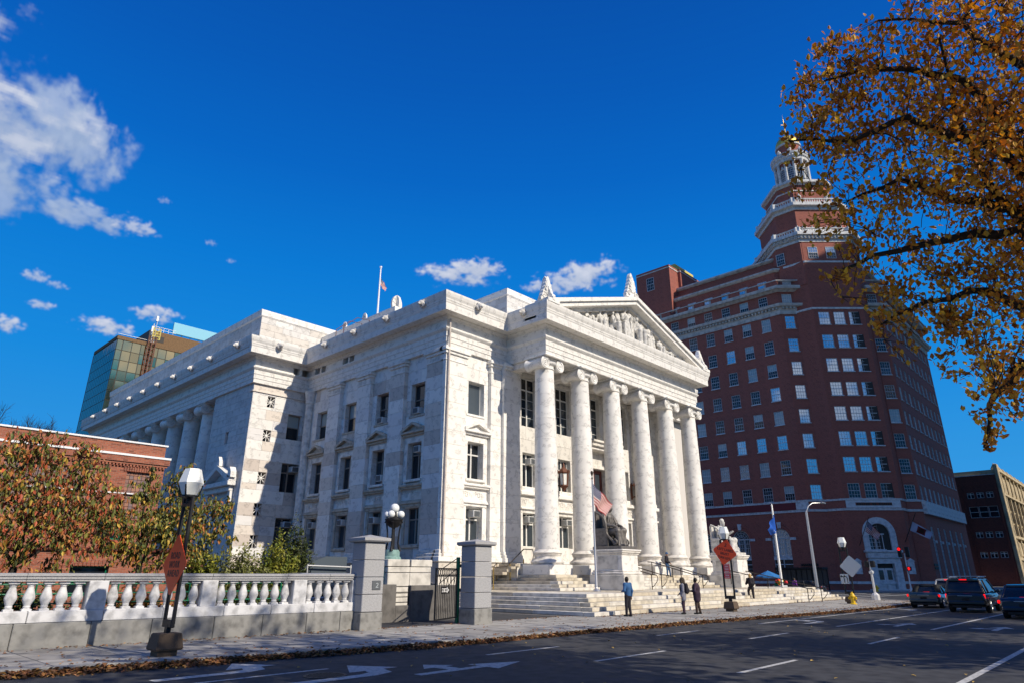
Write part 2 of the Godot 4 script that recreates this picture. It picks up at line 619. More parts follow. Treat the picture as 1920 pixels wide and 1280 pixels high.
	mat("tile_a", Color(0.22, 0.12, 0.10), 0.6)
	mat("tile_b", Color(0.30, 0.14, 0.09), 0.6)
	mat("tile_c", Color(0.19, 0.13, 0.13), 0.6)
	var asp := noise_tex(0.012, [[0.0, 0.62], [0.4, 0.85], [0.7, 1.0], [1.0, 1.15]], 1024, 31, 0, 7, 20.0)
	mat("asphalt", Color(0.045, 0.046, 0.05), 0.85, 0, asp, 0.16, {"heightmap_enabled": true, "heightmap_texture": speck, "heightmap_scale": 0.5})
	mat("concrete", Color(0.36, 0.345, 0.32), 0.9, 0, grime, 0.3, mb)
	mat("concrete_b", Color(0.31, 0.295, 0.275), 0.9, 0, grime, 0.23, mb)
	mat("concrete_c", Color(0.40, 0.385, 0.36), 0.9, 0, grime, 0.27, mb)
	mat("concrete_old", Color(0.16, 0.15, 0.14), 0.92, 0, grime, 0.45, mb)
	mat("kerb_stone", Color(0.33, 0.325, 0.31), 0.85, 0, speck, 0.7)
	mat("earth", Color(0.10, 0.085, 0.06), 1.0, 0, speck, 0.4)
	mat("grass", Color(0.06, 0.085, 0.03), 1.0, 0, speck, 0.6)
	mat("road_paint", Color(0.62, 0.62, 0.60), 0.75, 0, noise_tex(0.03, [[0.0, 0.45], [0.35, 0.85], [1.0, 1.0]], 512, 41, 0, 6), 0.5)
	mat("orange_sign", Color(1.0, 0.085, 0.012), 0.5)
	mat("red_sign", Color(0.6, 0.02, 0.025), 0.5)
	mat("black_print", Color(0.012, 0.01, 0.01), 0.6)
	mat("white_print", Color(0.75, 0.75, 0.75), 0.6)
	mat("sign_back", Color(0.55, 0.58, 0.58), 0.4, 0.4)
	mat("lamp_glass", Color(0.80, 0.82, 0.80), 0.35, 0, null, 1, {"backlight_enabled": true, "backlight": Color(0.25, 0.25, 0.25)})
	mat("aggregate", Color(0.13, 0.09, 0.06), 0.9, 0, speck, 1.5, mb)
	mat("yellow_iron", Color(0.72, 0.46, 0.01), 0.45)
	mat("bark", Color(0.035, 0.028, 0.022), 0.95, 0, speck, 1.2)
	mat("leaf", Color(1, 1, 1), 0.6, 0, null, 1, {"vertex_color_use_as_albedo": true, "backlight_enabled": true, "backlight": Color(0.8, 0.62, 0.14)})
	mat("leaf_green", Color(1, 1, 1), 0.6, 0, null, 1, {"vertex_color_use_as_albedo": true, "backlight_enabled": true, "backlight": Color(0.35, 0.32, 0.12)})
	mat("litter", Color(1, 1, 1), 0.8, 0, null, 1, {"vertex_color_use_as_albedo": true})
	mat("tint", Color(1, 1, 1), 0.8, 0, null, 1, {"vertex_color_use_as_albedo": true})
	mat("rubber", Color(0.012, 0.012, 0.012), 0.8)
	mat("brake_light", Color(0.6, 0.01, 0.01), 0.3, 0, null, 1, {"emission_enabled": true, "emission": Color(1.0, 0.03, 0.02), "emission_energy_multiplier": 1.2})
	mat("red_lens", Color(0.35, 0.01, 0.012), 0.2)
	mat("skin", Color(0.30, 0.17, 0.11), 0.6)

# ------------------------------------------------------------------ ground, road, pavements
const KERB := [[-60.0, -20.9], [0.0, -17.15], [3.4, -16.7], [8.1, -15.85], [14.6, -15.0], [20.0, -14.9], [26.6, -14.55], [35.0, -13.65], [41.0, -13.1], [50.0, -12.85], [55.0, -13.2], [59.0, -14.4], [62.5, -17.0], [64.5, -21.0], [65.0, -27.0], [65.0, -130.0]]

func line_at(pts: Array, x: float) -> float:
	for k in pts.size() - 1:
		if x <= pts[k + 1][0]:
			return lerpf(pts[k][1], pts[k + 1][1], (x - pts[k][0]) / (pts[k + 1][0] - pts[k][0]))
	return pts[-1][1]

func slab(poly: Array, y0: float, y1: float) -> MB:  # x, z outline pushed up
	var b := MB.new()
	b.x = Transform3D(Basis(Vector3(1, 0, 0), Vector3(0, 0, 1), Vector3(0, -1, 0)), Vector3.ZERO)
	var p := PackedVector2Array()
	for e in poly:
		p.append(Vector2(e[0], e[1]))
	b.prism(p, -y1, -y0)
	return b

func flat(parent: Node3D, called: String, pts: Array, y: float, m: Material) -> MeshInstance3D:
	var b := MB.new()
	var p := PackedVector2Array()
	for e in pts:
		p.append(Vector2(e[0], e[1]))
	var tr := Geometry2D.triangulate_polygon(p)
	for k in range(0, tr.size(), 3):
		b.o(Vector3(p[tr[k]].x, y, p[tr[k]].y), Vector3(p[tr[k + 1]].x, y, p[tr[k + 1]].y), Vector3(p[tr[k + 2]].x, y, p[tr[k + 2]].y), Vector3(p[tr[k]].x, y - 5.0, p[tr[k]].y))
	return obj(called, b, m, parent)

func ground() -> void:
	var g := MB.new()
	g.q(Vector3(-1200, -0.3, 1200), Vector3(1200, -0.3, 1200), Vector3(1200, -0.3, -1200), Vector3(-1200, -0.3, -1200))
	struct("ground", g, M.grass)
	var road := struct("road", slab([[-90, 0], [-90, -22], [20, -24], [62, -24], [62, -200], [92, -200], [92, -40], [330, -40], [330, 0]], -0.29, -0.13), M.asphalt)
	struct("yard", slab([[-60, -20.6], [25, -20.6], [25, -27], [64, -27], [64, -130], [-60, -130]], -0.29, -0.004), M.asphalt)
	var walk := []
	for k in KERB:
		walk.append([k[0], k[1] - 0.16])
	walk.append([62.0, -130.0])
	walk.append([62.0, -26.9])
	walk.append([24.9, -26.9])
	walk.append([24.9, -20.5])
	walk.append([-60.0, -24.0])
	var side := struct("pavement", slab(walk, -0.25, -0.008), M.concrete_old)
	# paving slabs, three deep between kerb and wall
	var back := [[-8.0, -21.65], [14.6, -20.3], [25.6, -20.3], [25.62, -18.98], [59.6, -18.98], [64.0, -22.0]]
	var cm := [M.concrete, M.concrete_b, M.concrete_c]
	var x := -2.0
	while x < 57.5:
		var w := 1.55 + 0.1 * rng.randf() + (0.9 if x > 30.0 else 0.0)
		for r in 3:
			var c := MB.new()
			var p := []
			for e in [[0.012, 0.004], [0.012, 0.329], [w - 0.012, 0.329], [w - 0.012, 0.004]]:
				var xx: float = x + e[0]
				var f: float = line_at(KERB, xx) - 0.17
				p.append([xx, lerpf(f, line_at(back, xx), r / 3.0 + e[1])])
			c = slab(p, -0.05, 0.0 - 0.003 * rng.randf())
			obj("paving_slab", c, cm[rng.randi() % 3], side)
		x += w
	# kerb stones
	for k in range(1, KERB.size() - 1):
		var a := Vector2(KERB[k][0], KERB[k][1])
		var b := Vector2(KERB[k + 1][0], KERB[k + 1][1])
		if k > 12:
			b = a + (b - a).limit_length(20.0)
		var n := maxi(1, int(a.distance_to(b) / 1.8))
		for s in n:
			var p := a.lerp(b, (s + 0.5) / n)
			var o := obj("kerb_stone", bm(Vector3(a.distance_to(b) / n - 0.01, 0.3, 0.155), 0.02), M.kerb_stone, side, Transform3D(Basis(Vector3.UP, -(b - a).angle()), Vector3(p.x, -0.143, p.y)))
			o.position += Vector3(0, 0, -0.08)
	struct("hotel_pavement", slab([[88, -160], [88, -33], [90, -25], [95, -19.4], [102, -17.6], [330, -17.6], [330, -40], [140, -40], [140, -160]], -0.29, 0.0), M.concrete_b)
	struct("near_pavement", slab([[-90, -1.7], [330, -1.7], [330, 5.0], [-90, 5.0]], -0.29, 0.0), M.concrete)
	struct("lawn", slab([[-90, 5.0], [330, 5.0], [330, 60], [-90, 60]], -0.29, -0.03), M.grass)
	# painted markings
	for d in [[12.6, 15.4, -12.7], [20.4, 23.2, -12.63], [13.4, 16.45, -9.97], [21.4, 24.46, -9.9], [13.8, 16.8, -6.7], [22.1, 25.2, -6.66], [5.6, 8.5, -13.3], [5.2, 8.2, -10.2], [5.6, 8.6, -6.8]]:
		flat(road, "lane_dash", [[d[0], d[2] - 0.06], [d[1], d[2] - 0.06], [d[1], d[2] + 0.06], [d[0], d[2] + 0.06]], -0.126, M.road_paint)
	for d in [[28.2, 60.0, -12.6, -12.25], [28.8, 60.0, -9.74, -9.4], [29.5, 60.0, -6.65, -6.4], [-10.0, 60.0, -3.1, -3.25]]:
		flat(road, "lane_line", [[d[0], d[2] - 0.07], [d[1], d[3] - 0.07], [d[1], d[3] + 0.07], [d[0], d[2] + 0.07]], -0.126, M.road_paint)
	flat(road, "stop_line", [[61.0, -13.0], [61.4, -13.0], [61.4, -3.2], [61.0, -3.2]], -0.126, M.road_paint)
	for z in [-22.0, -24.5, -27.0]:
		flat(road, "crosswalk_stripe", [[66.5, z], [86.0, z + 1.5], [86.0, z + 1.9], [66.5, z + 0.4]], -0.126, M.road_paint)
	var turn := [[0, -0.12], [1.45, -0.12], [1.8, 0.02], [1.92, 0.4], [2.2, 0.4], [1.75, 1.15], [1.3, 0.4], [1.58, 0.4], [1.5, 0.2], [1.3, 0.12], [0, 0.12]]
	var ahead := [[0, -0.1], [1.5, -0.1], [1.5, -0.4], [2.5, 0], [1.5, 0.4], [1.5, 0.1], [1.05, 0.1], [1.05, 0.5], [1.25, 0.5], [0.9, 0.95], [0.55, 0.5], [0.78, 0.5], [0.78, 0.1], [0, 0.1]]
	for d in [[5.3, -14.15, 1.25, 0], [6.7, -11.9, 1.35, 0], [9.2, -11.2, 1.2, 1], [28.1, -14.1, 1.1, 0], [29.6, -11.2, 1.15, 0], [30.4, -8.1, 1.0, 1], [30.4, -4.9, 1.0, 1], [44.0, -14.0, 1.0, 0], [44.5, -11.0, 1.0, 0]]:
		var pts := []
		for e in (ahead if d[3] else turn):
			pts.append([d[0] + e[0] * d[2], d[1] - e[1] * d[2]])
		flat(road, "turn_arrow" if d[3] == 0 else "lane_arrow", pts, -0.125, M.road_paint)
	var mh := MB.new()
	mh.lathe([Vector2(0.42, -0.128), Vector2(0.42, -0.12), Vector2(0.36, -0.12), Vector2(0.36, -0.124), Vector2(0.0, -0.124)], 28, Vector3(7.9, 0, -12.45))
	for k in range(-4, 5):
		mh.box(Vector3(7.9 + k * 0.075, -0.121, -12.45), Vector3(0.02, 0.006, 0.6))
	obj("manhole_cover", mh, M.black_iron, road)
	# fallen leaves along the gutter and scattered about
	var lf := leaf_mesh(0.11, 0.07, 0.25)
	var places := []
	var tints := []
	var cols := [Color(0.30, 0.13, 0.035), Color(0.20, 0.085, 0.03), Color(0.11, 0.05, 0.025), Color(0.42, 0.22, 0.06), Color(0.26, 0.10, 0.04), Color(0.36, 0.17, 0.07)]
	var r := RandomNumberGenerator.new()
	r.seed = 77
	for k in 17000:
		var px := -3.0 + pow(r.randf(), 1.5) * 63.0
		var t := r.randf() * r.randf()
		var wid := 0.62 if px < 13.0 else 0.5
		if px > 15.0 and px < 19.0:
			wid = 0.3
		var pz := line_at(KERB, px) + 0.02 + t * wid * (0.8 + 0.4 * sin(px * 1.7) * sin(px * 0.6))
		var py := -0.12 + (1.0 - t) * 0.10 * r.randf()
		places.append(Transform3D(Basis.from_euler(Vector3(r.randf_range(-0.6, 0.6), r.randf() * TAU, r.randf_range(-0.6, 0.6))).scaled(Vector3.ONE * r.randf_range(0.6, 1.15)), Vector3(px, py, pz)))
		tints.append(cols[r.randi() % 6].lerp(Color(0.02, 0.015, 0.01), r.randf() * 0.5))
	for k in 2600:
		var px := -2.0 + r.randf() * 60.0
		var f := line_at(KERB, px)
		var mode := r.randi() % 5
		var pz := f - 0.2 - r.randf() * 0.5
		var py := 0.012
		if mode < 2:
			pz = line_at(back, px) + 0.03 + r.randf() * r.randf() * 0.8
		elif mode == 4:
			if r.randf() < 0.5:
				continue
			pz = f + r.randf() * 12.0
			py = -0.112
		if mode == 3:
			pz = f - 0.2 - r.randf() * 4.0
		places.append(Transform3D(Basis.from_euler(Vector3(r.randf_range(-0.3, 0.3), r.randf() * TAU, r.randf_range(-0.3, 0.3))).scaled(Vector3.ONE * r.randf_range(0.55, 1.0)), Vector3(px, py, pz)))
		tints.append(cols[r.randi() % 6] if mode < 4 else Color(0.5, 0.33, 0.08))
	var lit := scatter("fallen_leaves", lf, M.litter, places, tints, self)
	tag(lit, "brown and orange fallen leaves heaped along the kerb and scattered about", "leaves")

func leaf_mesh(l: float, w: float, fold: float) -> ArrayMesh:
	var b := MB.new()
	var p := [Vector3(0, 0, 0), Vector3(w * 0.5, w * fold, l * 0.42), Vector3(w * 0.28, w * fold * 0.6, l * 0.8), Vector3(0, 0, l), Vector3(-w * 0.28, w * fold * 0.6, l * 0.8), Vector3(-w * 0.5, w * fold, l * 0.42), Vector3(0, 0, l * 0.45)]
	for k in [[0, 6, 1], [6, 2, 1], [6, 3, 2], [6, 4, 3], [6, 5, 4], [6, 0, 5]]:
		b.t(p[k[0]], p[k[1]], p[k[2]])
	return b.mesh()

# ------------------------------------------------------------------ the marble courthouse
var stone_count := 0

func stones(parent: Node3D, F: Transform3D, u0: float, u1: float, ys: Array, holes: Array, length: float, depth: float, mats: Array, mix: MB = null, tones: Array = [], course := 0.93) -> void:
	# ashlar: every stone is a block of its own, laid round the openings (u0, u1, v0, v1)
	var edges := [ys[0], ys[1]]
	for h in holes:
		for e in [h[2], h[3]]:
			if e > ys[0] + 0.05 and e < ys[1] - 0.05:
				edges.append(e)
	edges.sort()
	var rows := []
	for k in edges.size() - 1:
		var d: float = edges[k + 1] - edges[k]
		if d < 0.03:
			continue
		var n := maxi(1, int(round(d / course)))
		for s in n:
			rows.append([edges[k] + d * s / n, edges[k] + d * (s + 1) / n])
	var g := 0.0045
	var idx := 0
	for row in rows:
		idx += 1
		var spans := [[u0, u1]]
		for h in holes:
			if h[2] < row[1] - 0.01 and h[3] > row[0] + 0.01:
				var next := []
				for s in spans:
					if h[1] <= s[0] or h[0] >= s[1]:
						next.append(s)
					else:
						if h[0] - s[0] > 0.02:
							next.append([s[0], h[0]])
						if s[1] - h[1] > 0.02:
							next.append([h[1], s[1]])
				spans = next
		for s in spans:
			var l: float = s[1] - s[0]
			var n := maxi(1, int(round(l / length)))
			var cuts := [s[0]]
			for k in range(1, n):
				cuts.append(s[0] + l * (k + (0.22 if idx % 2 else -0.22)) / n)
			cuts.append(s[1])
			for k in n:
				var w: float = cuts[k + 1] - cuts[k] - g * 2.0
				var hh: float = row[1] - row[0] - g * 2.0
				var c := Vector3((cuts[k] + cuts[k + 1]) * 0.5, (row[0] + row[1]) * 0.5, -depth * 0.5 + rng.randf() * 0.004)
				if mix:
					mix.tinted = true
					mix.x = F
					mix.col = tones[rng.randi() % tones.size()]
					mix.box(c, Vector3(w, hh, depth), 0.008)
				else:
					stone_count += 1
					var o := MeshInstance3D.new()
					o.name = "stone_block"
					o.mesh = bm(Vector3(w, hh, depth), 0.008)
					o.material_override = mats[rng.randi() % mats.size()]
					parent.add_child(o, true)
					o.global_transform = F * Transform3D(Basis(), c)

func sash(w: float, h: float, kind: int) -> Array:  # a window's frame and its panes, built once for each size; kind 0 cross window, 1 plain, 2 four lights tall, 3 hotel sash
	var key := "sash %.2f %.2f %d" % [w, h, kind]
	if boxes.has(key):
		return boxes[key]
	var f := MB.new()
	var b := 0.07
	f.ab(Vector3(-w / 2, 0, -0.05), Vector3(-w / 2 + b, h, 0.05), 0.008)
	f.ab(Vector3(w / 2 - b, 0, -0.05), Vector3(w / 2, h, 0.05), 0.008)
	f.ab(Vector3(-w / 2 + b, 0, -0.05), Vector3(w / 2 - b, b, 0.05), 0.008)
	f.ab(Vector3(-w / 2 + b, h - b, -0.05), Vector3(w / 2 - b, h, 0.05), 0.008)
	var panes := []
	if kind == 0 or kind == 2:
		var bar := h * (0.66 if kind == 0 else 0.74)
		f.ab(Vector3(-w / 2 + b, bar, -0.06), Vector3(w / 2 - b, bar + 0.10, 0.06), 0.008)
		f.ab(Vector3(-0.06, b, -0.055), Vector3(0.06, bar, 0.055), 0.008)
		f.ab(Vector3(-0.06, bar + 0.1, -0.055), Vector3(0.06, h - b, 0.055), 0.008)
		for s in [-1.0, 1.0]:
			panes.append([s * (w / 4 - 0.005), b, bar, w / 2 - b - 0.06])
			panes.append([s * (w / 4 - 0.005), bar + 0.1, h - b, w / 2 - b - 0.06])
			if kind == 2:
				for k in 3:
					f.box(Vector3(s * (w / 4), b + (bar - b) * (k + 1) / 4.0, 0), Vector3(w / 2 - b, 0.03, 0.03))
	elif kind == 4:
		panes.append([0.0, b, h - b, w - 2 * b])
	else:
		f.ab(Vector3(-w / 2 + b, h * 0.5 - 0.04, -0.05), Vector3(w / 2 - b, h * 0.5 + 0.04, 0.05), 0.008)
		panes.append([0.0, b, h * 0.5 - 0.04, w - 2 * b])
		panes.append([0.0, h * 0.5 + 0.04, h - b, w - 2 * b])
		if kind == 3:
			for k in 3:
				f.box(Vector3(-w / 2 + b + (w - 2 * b) * (k + 1) / 4.0, h / 2, 0.01), Vector3(0.028, h - 2 * b, 0.03))
			for k in [0.25, 0.75]:
				f.box(Vector3(0, h * k, 0.01), Vector3(w - 2 * b, 0.028, 0.03))
	var pm := []
	for p in panes:
		var q := MB.new()
		q.ab(Vector3(p[0] - p[3] / 2, p[1], -0.02), Vector3(p[0] + p[3] / 2, p[2], -0.005))
		pm.append(q.mesh())
	boxes[key] = [f.mesh(), pm]
	return boxes[key]

func window(parent: Node3D, F: Transform3D, u: float, v: float, w: float, h: float, kind: int, depth: float, fm: Material, pms: Array, called := "window") -> Node3D:
	var o := Node3D.new()
	o.name = called
	parent.add_child(o, true)
	o.global_transform = F * Transform3D(Basis(), Vector3(u, v, -depth))
	var s := sash(w, h, kind)
	obj("frame", s[0], fm, o, Vector3.ZERO)
	for k in s[1].size():
		var pn := obj("pane", s[1][k], pms[k % pms.size()], o, Vector3.ZERO)
		pn.rotation = Vector3((rng.randf() - 0.5) * 0.006, (rng.randf() - 0.5) * 0.006, 0)
	return o

func pediment_mesh(w: float, h: float) -> ArrayMesh:
	var key := "ped %.2f %.2f" % [w, h]
	if not boxes.has(key):
		var b := MB.new()
		b.box(Vector3(0, 0.09, 0.17), Vector3(w, 0.16, 0.46), 0.02)
		b.box(Vector3(0, -0.07, 0.1), Vector3(w - 0.2, 0.15, 0.26), 0.02)
		var e := w / 2
		for s in [-1.0, 1.0]:
			b.prism(PackedVector2Array([Vector2(s * e, 0.175), Vector2(s * e, 0.30), Vector2(0, h + 0.17), Vector2(0, h), Vector2(s * (e - 0.2), 0.175)]), 0.0, 0.40)
		b.prism(PackedVector2Array([Vector2(-e + 0.2, 0.175), Vector2(e - 0.2, 0.175), Vector2(0, h - 0.02)]), 0.0, 0.14)
		boxes[key] = b.mesh()
	return boxes[key]

func meander_mesh(w: float) -> ArrayMesh:
	var key := "key %.2f" % w
	if not boxes.has(key):
		var b := MB.new()
		var n := int(w / 0.48)
		var p := w / n
		for k in n:
			var x := -w / 2 + p * k
			var t := 0.045
			if k % 2 == 0:
				b.box(Vector3(x + p * 0.5, 0.21, 0.015), Vector3(p * 0.62, t, 0.05))
				b.box(Vector3(x + p * 0.19 + 0.02, 0.11, 0.015), Vector3(t, 0.22, 0.05))
				b.box(Vector3(x + p * 0.5, 0.11, 0.015), Vector3(p * 0.3, t, 0.05))
				b.box(Vector3(x + p * 0.65, 0.02, 0.015), Vector3(t, 0.18, 0.05))
				b.box(Vector3(x + p * 0.8, -0.07, 0.015), Vector3(p * 0.36, t, 0.05))
				b.box(Vector3(x + p * 0.95, 0.06, 0.015), Vector3(t, 0.28, 0.05))
			else:
				b.box(Vector3(x + p * 0.5, 0.07, 0.0), Vector3(p * 0.5, 0.24, 0.05))
				b.box(Vector3(x + p * 0.5, 0.07, 0.03), Vector3(p * 0.26, 0.12, 0.03))
		boxes[key] = b.mesh()
	return boxes[key]

func column(parent: Node3D, at: Vector3, simple := false) -> Node3D:  # Ionic: base, drums, capital; foot at y 0, 13.95 high
	if not boxes.has("column"):
		var rs := []
		for k in 15:
			var y := k / 14.0
			rs.append(0.80 - 0.135 * pow(y, 1.55))
		var drums := []
		for k in 14:
			var y0 := 0.93 + 12.05 * k / 14.0
			var y1 := 0.93 + 12.05 * (k + 1) / 14.0
			var d := MB.new()
			d.lathe([Vector2(rs[k] - 0.008, y0), Vector2(rs[k], y0 + 0.007), Vector2(rs[k + 1], y1 - 0.007), Vector2(rs[k + 1] - 0.008, y1)], 44)
			drums.append(d.mesh())
		var base := MB.new()
		var pr := []
		for k in 9:
			pr.append(Vector2(0.97 + 0.14 * sin(PI * k / 8.0), 0.0 + 0.30 * k / 8.0))
		pr.append(Vector2(0.93, 0.33))
		for k in 7:
			pr.append(Vector2(0.92 - 0.07 * sin(PI * k / 6.0), 0.35 + 0.24 * k / 6.0))
		pr.append(Vector2(0.93, 0.61))
		for k in 7:
			pr.append(Vector2(0.88 + 0.09 * sin(PI * k / 6.0), 0.63 + 0.18 * k / 6.0))
		pr.append_array([Vector2(0.86, 0.83), Vector2(0.81, 0.93)])
		base.lathe(pr, 40)
		var cap := MB.new()
		cap.lathe([Vector2(0.665, 12.98), Vector2(0.73, 13.02), Vector2(0.73, 13.08), Vector2(0.67, 13.1), Vector2(0.70, 13.3), Vector2(0.86, 13.42), Vector2(0.86, 13.5)], 36)
		cap.box(Vector3(0, 13.88, 0), Vector3(2.02, 0.14, 2.02), 0.03)
		cap.box(Vector3(0, 13.64, 0), Vector3(1.7, 0.34, 1.42), 0.02)
		for s in [-1.0, 1.0]:
			# the bolster, pinched in the middle, with the spiral raised on its two ends
			cap.x = Transform3D(Basis(Vector3(1, 0, 0), Vector3(0, 0, 1), Vector3(0, -1, 0)), Vector3(s * 0.80, 13.36, 0))
			var bp := [Vector2(0, -0.80)]
			for k in 13:
				var z := -0.80 + 1.6 * k / 12.0
				bp.append(Vector2(0.44 - 0.15 * (1.0 - pow(absf(z) / 0.80, 2.0)) + (0.03 if k in [5, 7] else 0.0), z))
			bp.append(Vector2(0, 0.80))
			cap.lathe(bp, 26)
			cap.x = Transform3D()
			for e in [-1.0, 1.0]:
				var sp := []
				for k in 46:
					var a: float = k / 45.0
					var ang := PI * 0.5 + a * TAU * 2.3
					var rr := 0.40 * pow(1.0 - a, 0.85) + 0.035
					sp.append(Vector3(s * (0.80 - cos(ang) * rr * -1.0), 13.36 + sin(ang) * rr, e * 0.81))
				cap.tube(sp, 0.032, 5)
				cap.x = Transform3D(Basis(), Vector3(s * 0.80, 13.36, e * 0.80))
				cap.box(Vector3.ZERO, Vector3(0.13, 0.13, 0.1), 0.04)
				cap.x = Transform3D()
				for k in 5:
					if s > 0.0:
						cap.box(Vector3(-0.32 + 0.16 * k, 13.4, e * 0.78), Vector3(0.11, 0.17, 0.14), 0.05)
				if s > 0.0:
					cap.box(Vector3(0, 13.72, e * 0.78), Vector3(1.7, 0.05, 0.06), 0.02)
					cap.box(Vector3(0, 13.55, e * 0.76), Vector3(1.2, 0.05, 0.06), 0.02)
		boxes["column"] = [base.mesh(), drums, cap.mesh()]
	var c: Array = boxes["column"]
	var o := part(parent, "column")
	o.global_position = at
	obj("base", c[0], M.marble_trim, o, Vector3.ZERO)
	var dm := [M.marble, M.marble_b, M.marble, M.marble, M.marble_c]
	for k in c[1].size():
		obj("drum", c[1][k], dm[rng.randi() % (3 if not simple else 5)], o, Transform3D(Basis(Vector3.UP, rng.randf() * TAU), Vector3.ZERO))
	obj("capital", c[2], M.marble, o, Vector3.ZERO)
	return o

func lion_mesh() -> ArrayMesh:
	if not boxes.has("lion"):
		var b := MB.new()
		blob(b, [[Vector3(0, 0, 0), Vector3(0, 0, 0.12), 0.22, 0.2], [Vector3(0, -0.08, 0.15), Vector3(0, -0.1, 0.3), 0.13, 0.1], [Vector3(-0.15, 0.16, 0.02), Vector3(-0.17, 0.2, 0.04), 0.07, 0.05], [Vector3(0.15, 0.16, 0.02), Vector3(0.17, 0.2, 0.04), 0.07, 0.05], [Vector3(-0.2, -0.1, 0), Vector3(-0.1, -0.24, 0.04), 0.1, 0.08], [Vector3(0.2, -0.1, 0), Vector3(0.1, -0.24, 0.04), 0.1, 0.08], [Vector3(-0.08, 0.05, 0.19), Vector3(-0.06, 0.05, 0.2), 0.06, 0.05], [Vector3(0.08, 0.05, 0.19), Vector3(0.06, 0.05, 0.2), 0.06, 0.05]], 0.04, 0.05)
		boxes["lion"] = b.mesh()
	return boxes["lion"]

func antefix_mesh() -> ArrayMesh:
	if not boxes.has("antefix"):
		var b := MB.new()
		var p := PackedVector2Array([Vector2(0.55, 0.0)])
		for k in 13:
			var a := PI * k / 12.0
			p.append(Vector2(cos(a) * 0.6, 0.35 + sin(a) * (0.95 + 0.05 * (k % 2))))
		p.append(Vector2(-0.55, 0.0))
		b.prism(p, -0.12, 0.12)
		for k in 5:
			var a := PI * (k + 0.5) / 5.0
			b.tube([Vector3(cos(a) * 0.1, 0.3, 0.12), Vector3(cos(a) * 0.5, 0.35 + sin(a) * 0.8, 0.12)], [0.03, 0.07], 5)
		boxes["antefix"] = b.mesh()
	return boxes["antefix"]

func acroterion_mesh() -> ArrayMesh:
	if not boxes.has("acro"):
		var b := MB.new()
		var p := PackedVector2Array([Vector2(0.78, 0.0), Vector2(0.80, 0.25)])
		for k in 23:
			var t := k / 22.0
			var w := (0.70 - 0.62 * pow(absf(t * 2.0 - 1.0) * -1.0 + 1.0, 0.8)) * signf(0.5 - t)
			var hgt := 0.3 + 1.75 * (1.0 - absf(t * 2.0 - 1.0))
			var lobe := 1.0 + 0.10 * absf(sin(t * PI * 11.0))
			p.append(Vector2(w * lobe, hgt))
		p.append_array(PackedVector2Array([Vector2(-0.80, 0.25), Vector2(-0.78, 0.0)]))
		b.prism(p, -0.16, 0.1)
		for k in 9:
			var a := PI * (k + 0.5) / 9.0
			b.tube([Vector3(cos(a) * 0.08, 0.45, 0.1), Vector3(cos(a) * 0.30, 0.5 + sin(a) * 0.7, 0.17), Vector3(cos(a) * 0.42, 0.5 + sin(a) * 1.25, 0.1)], [0.05, 0.09, 0.06], 6)
		for s in [-1.0, 1.0]:
			var sp := []
			for k in 20:
				var t := k / 19.0
				sp.append(Vector3(s * (0.45 + cos(t * 8.0) * 0.24 * (1.0 - t)), 0.3 + sin(t * 8.0) * 0.24 * (1.0 - t), 0.13))
			b.tube(sp, 0.07, 6)
		boxes["acro"] = b.mesh()
	return boxes["acro"]

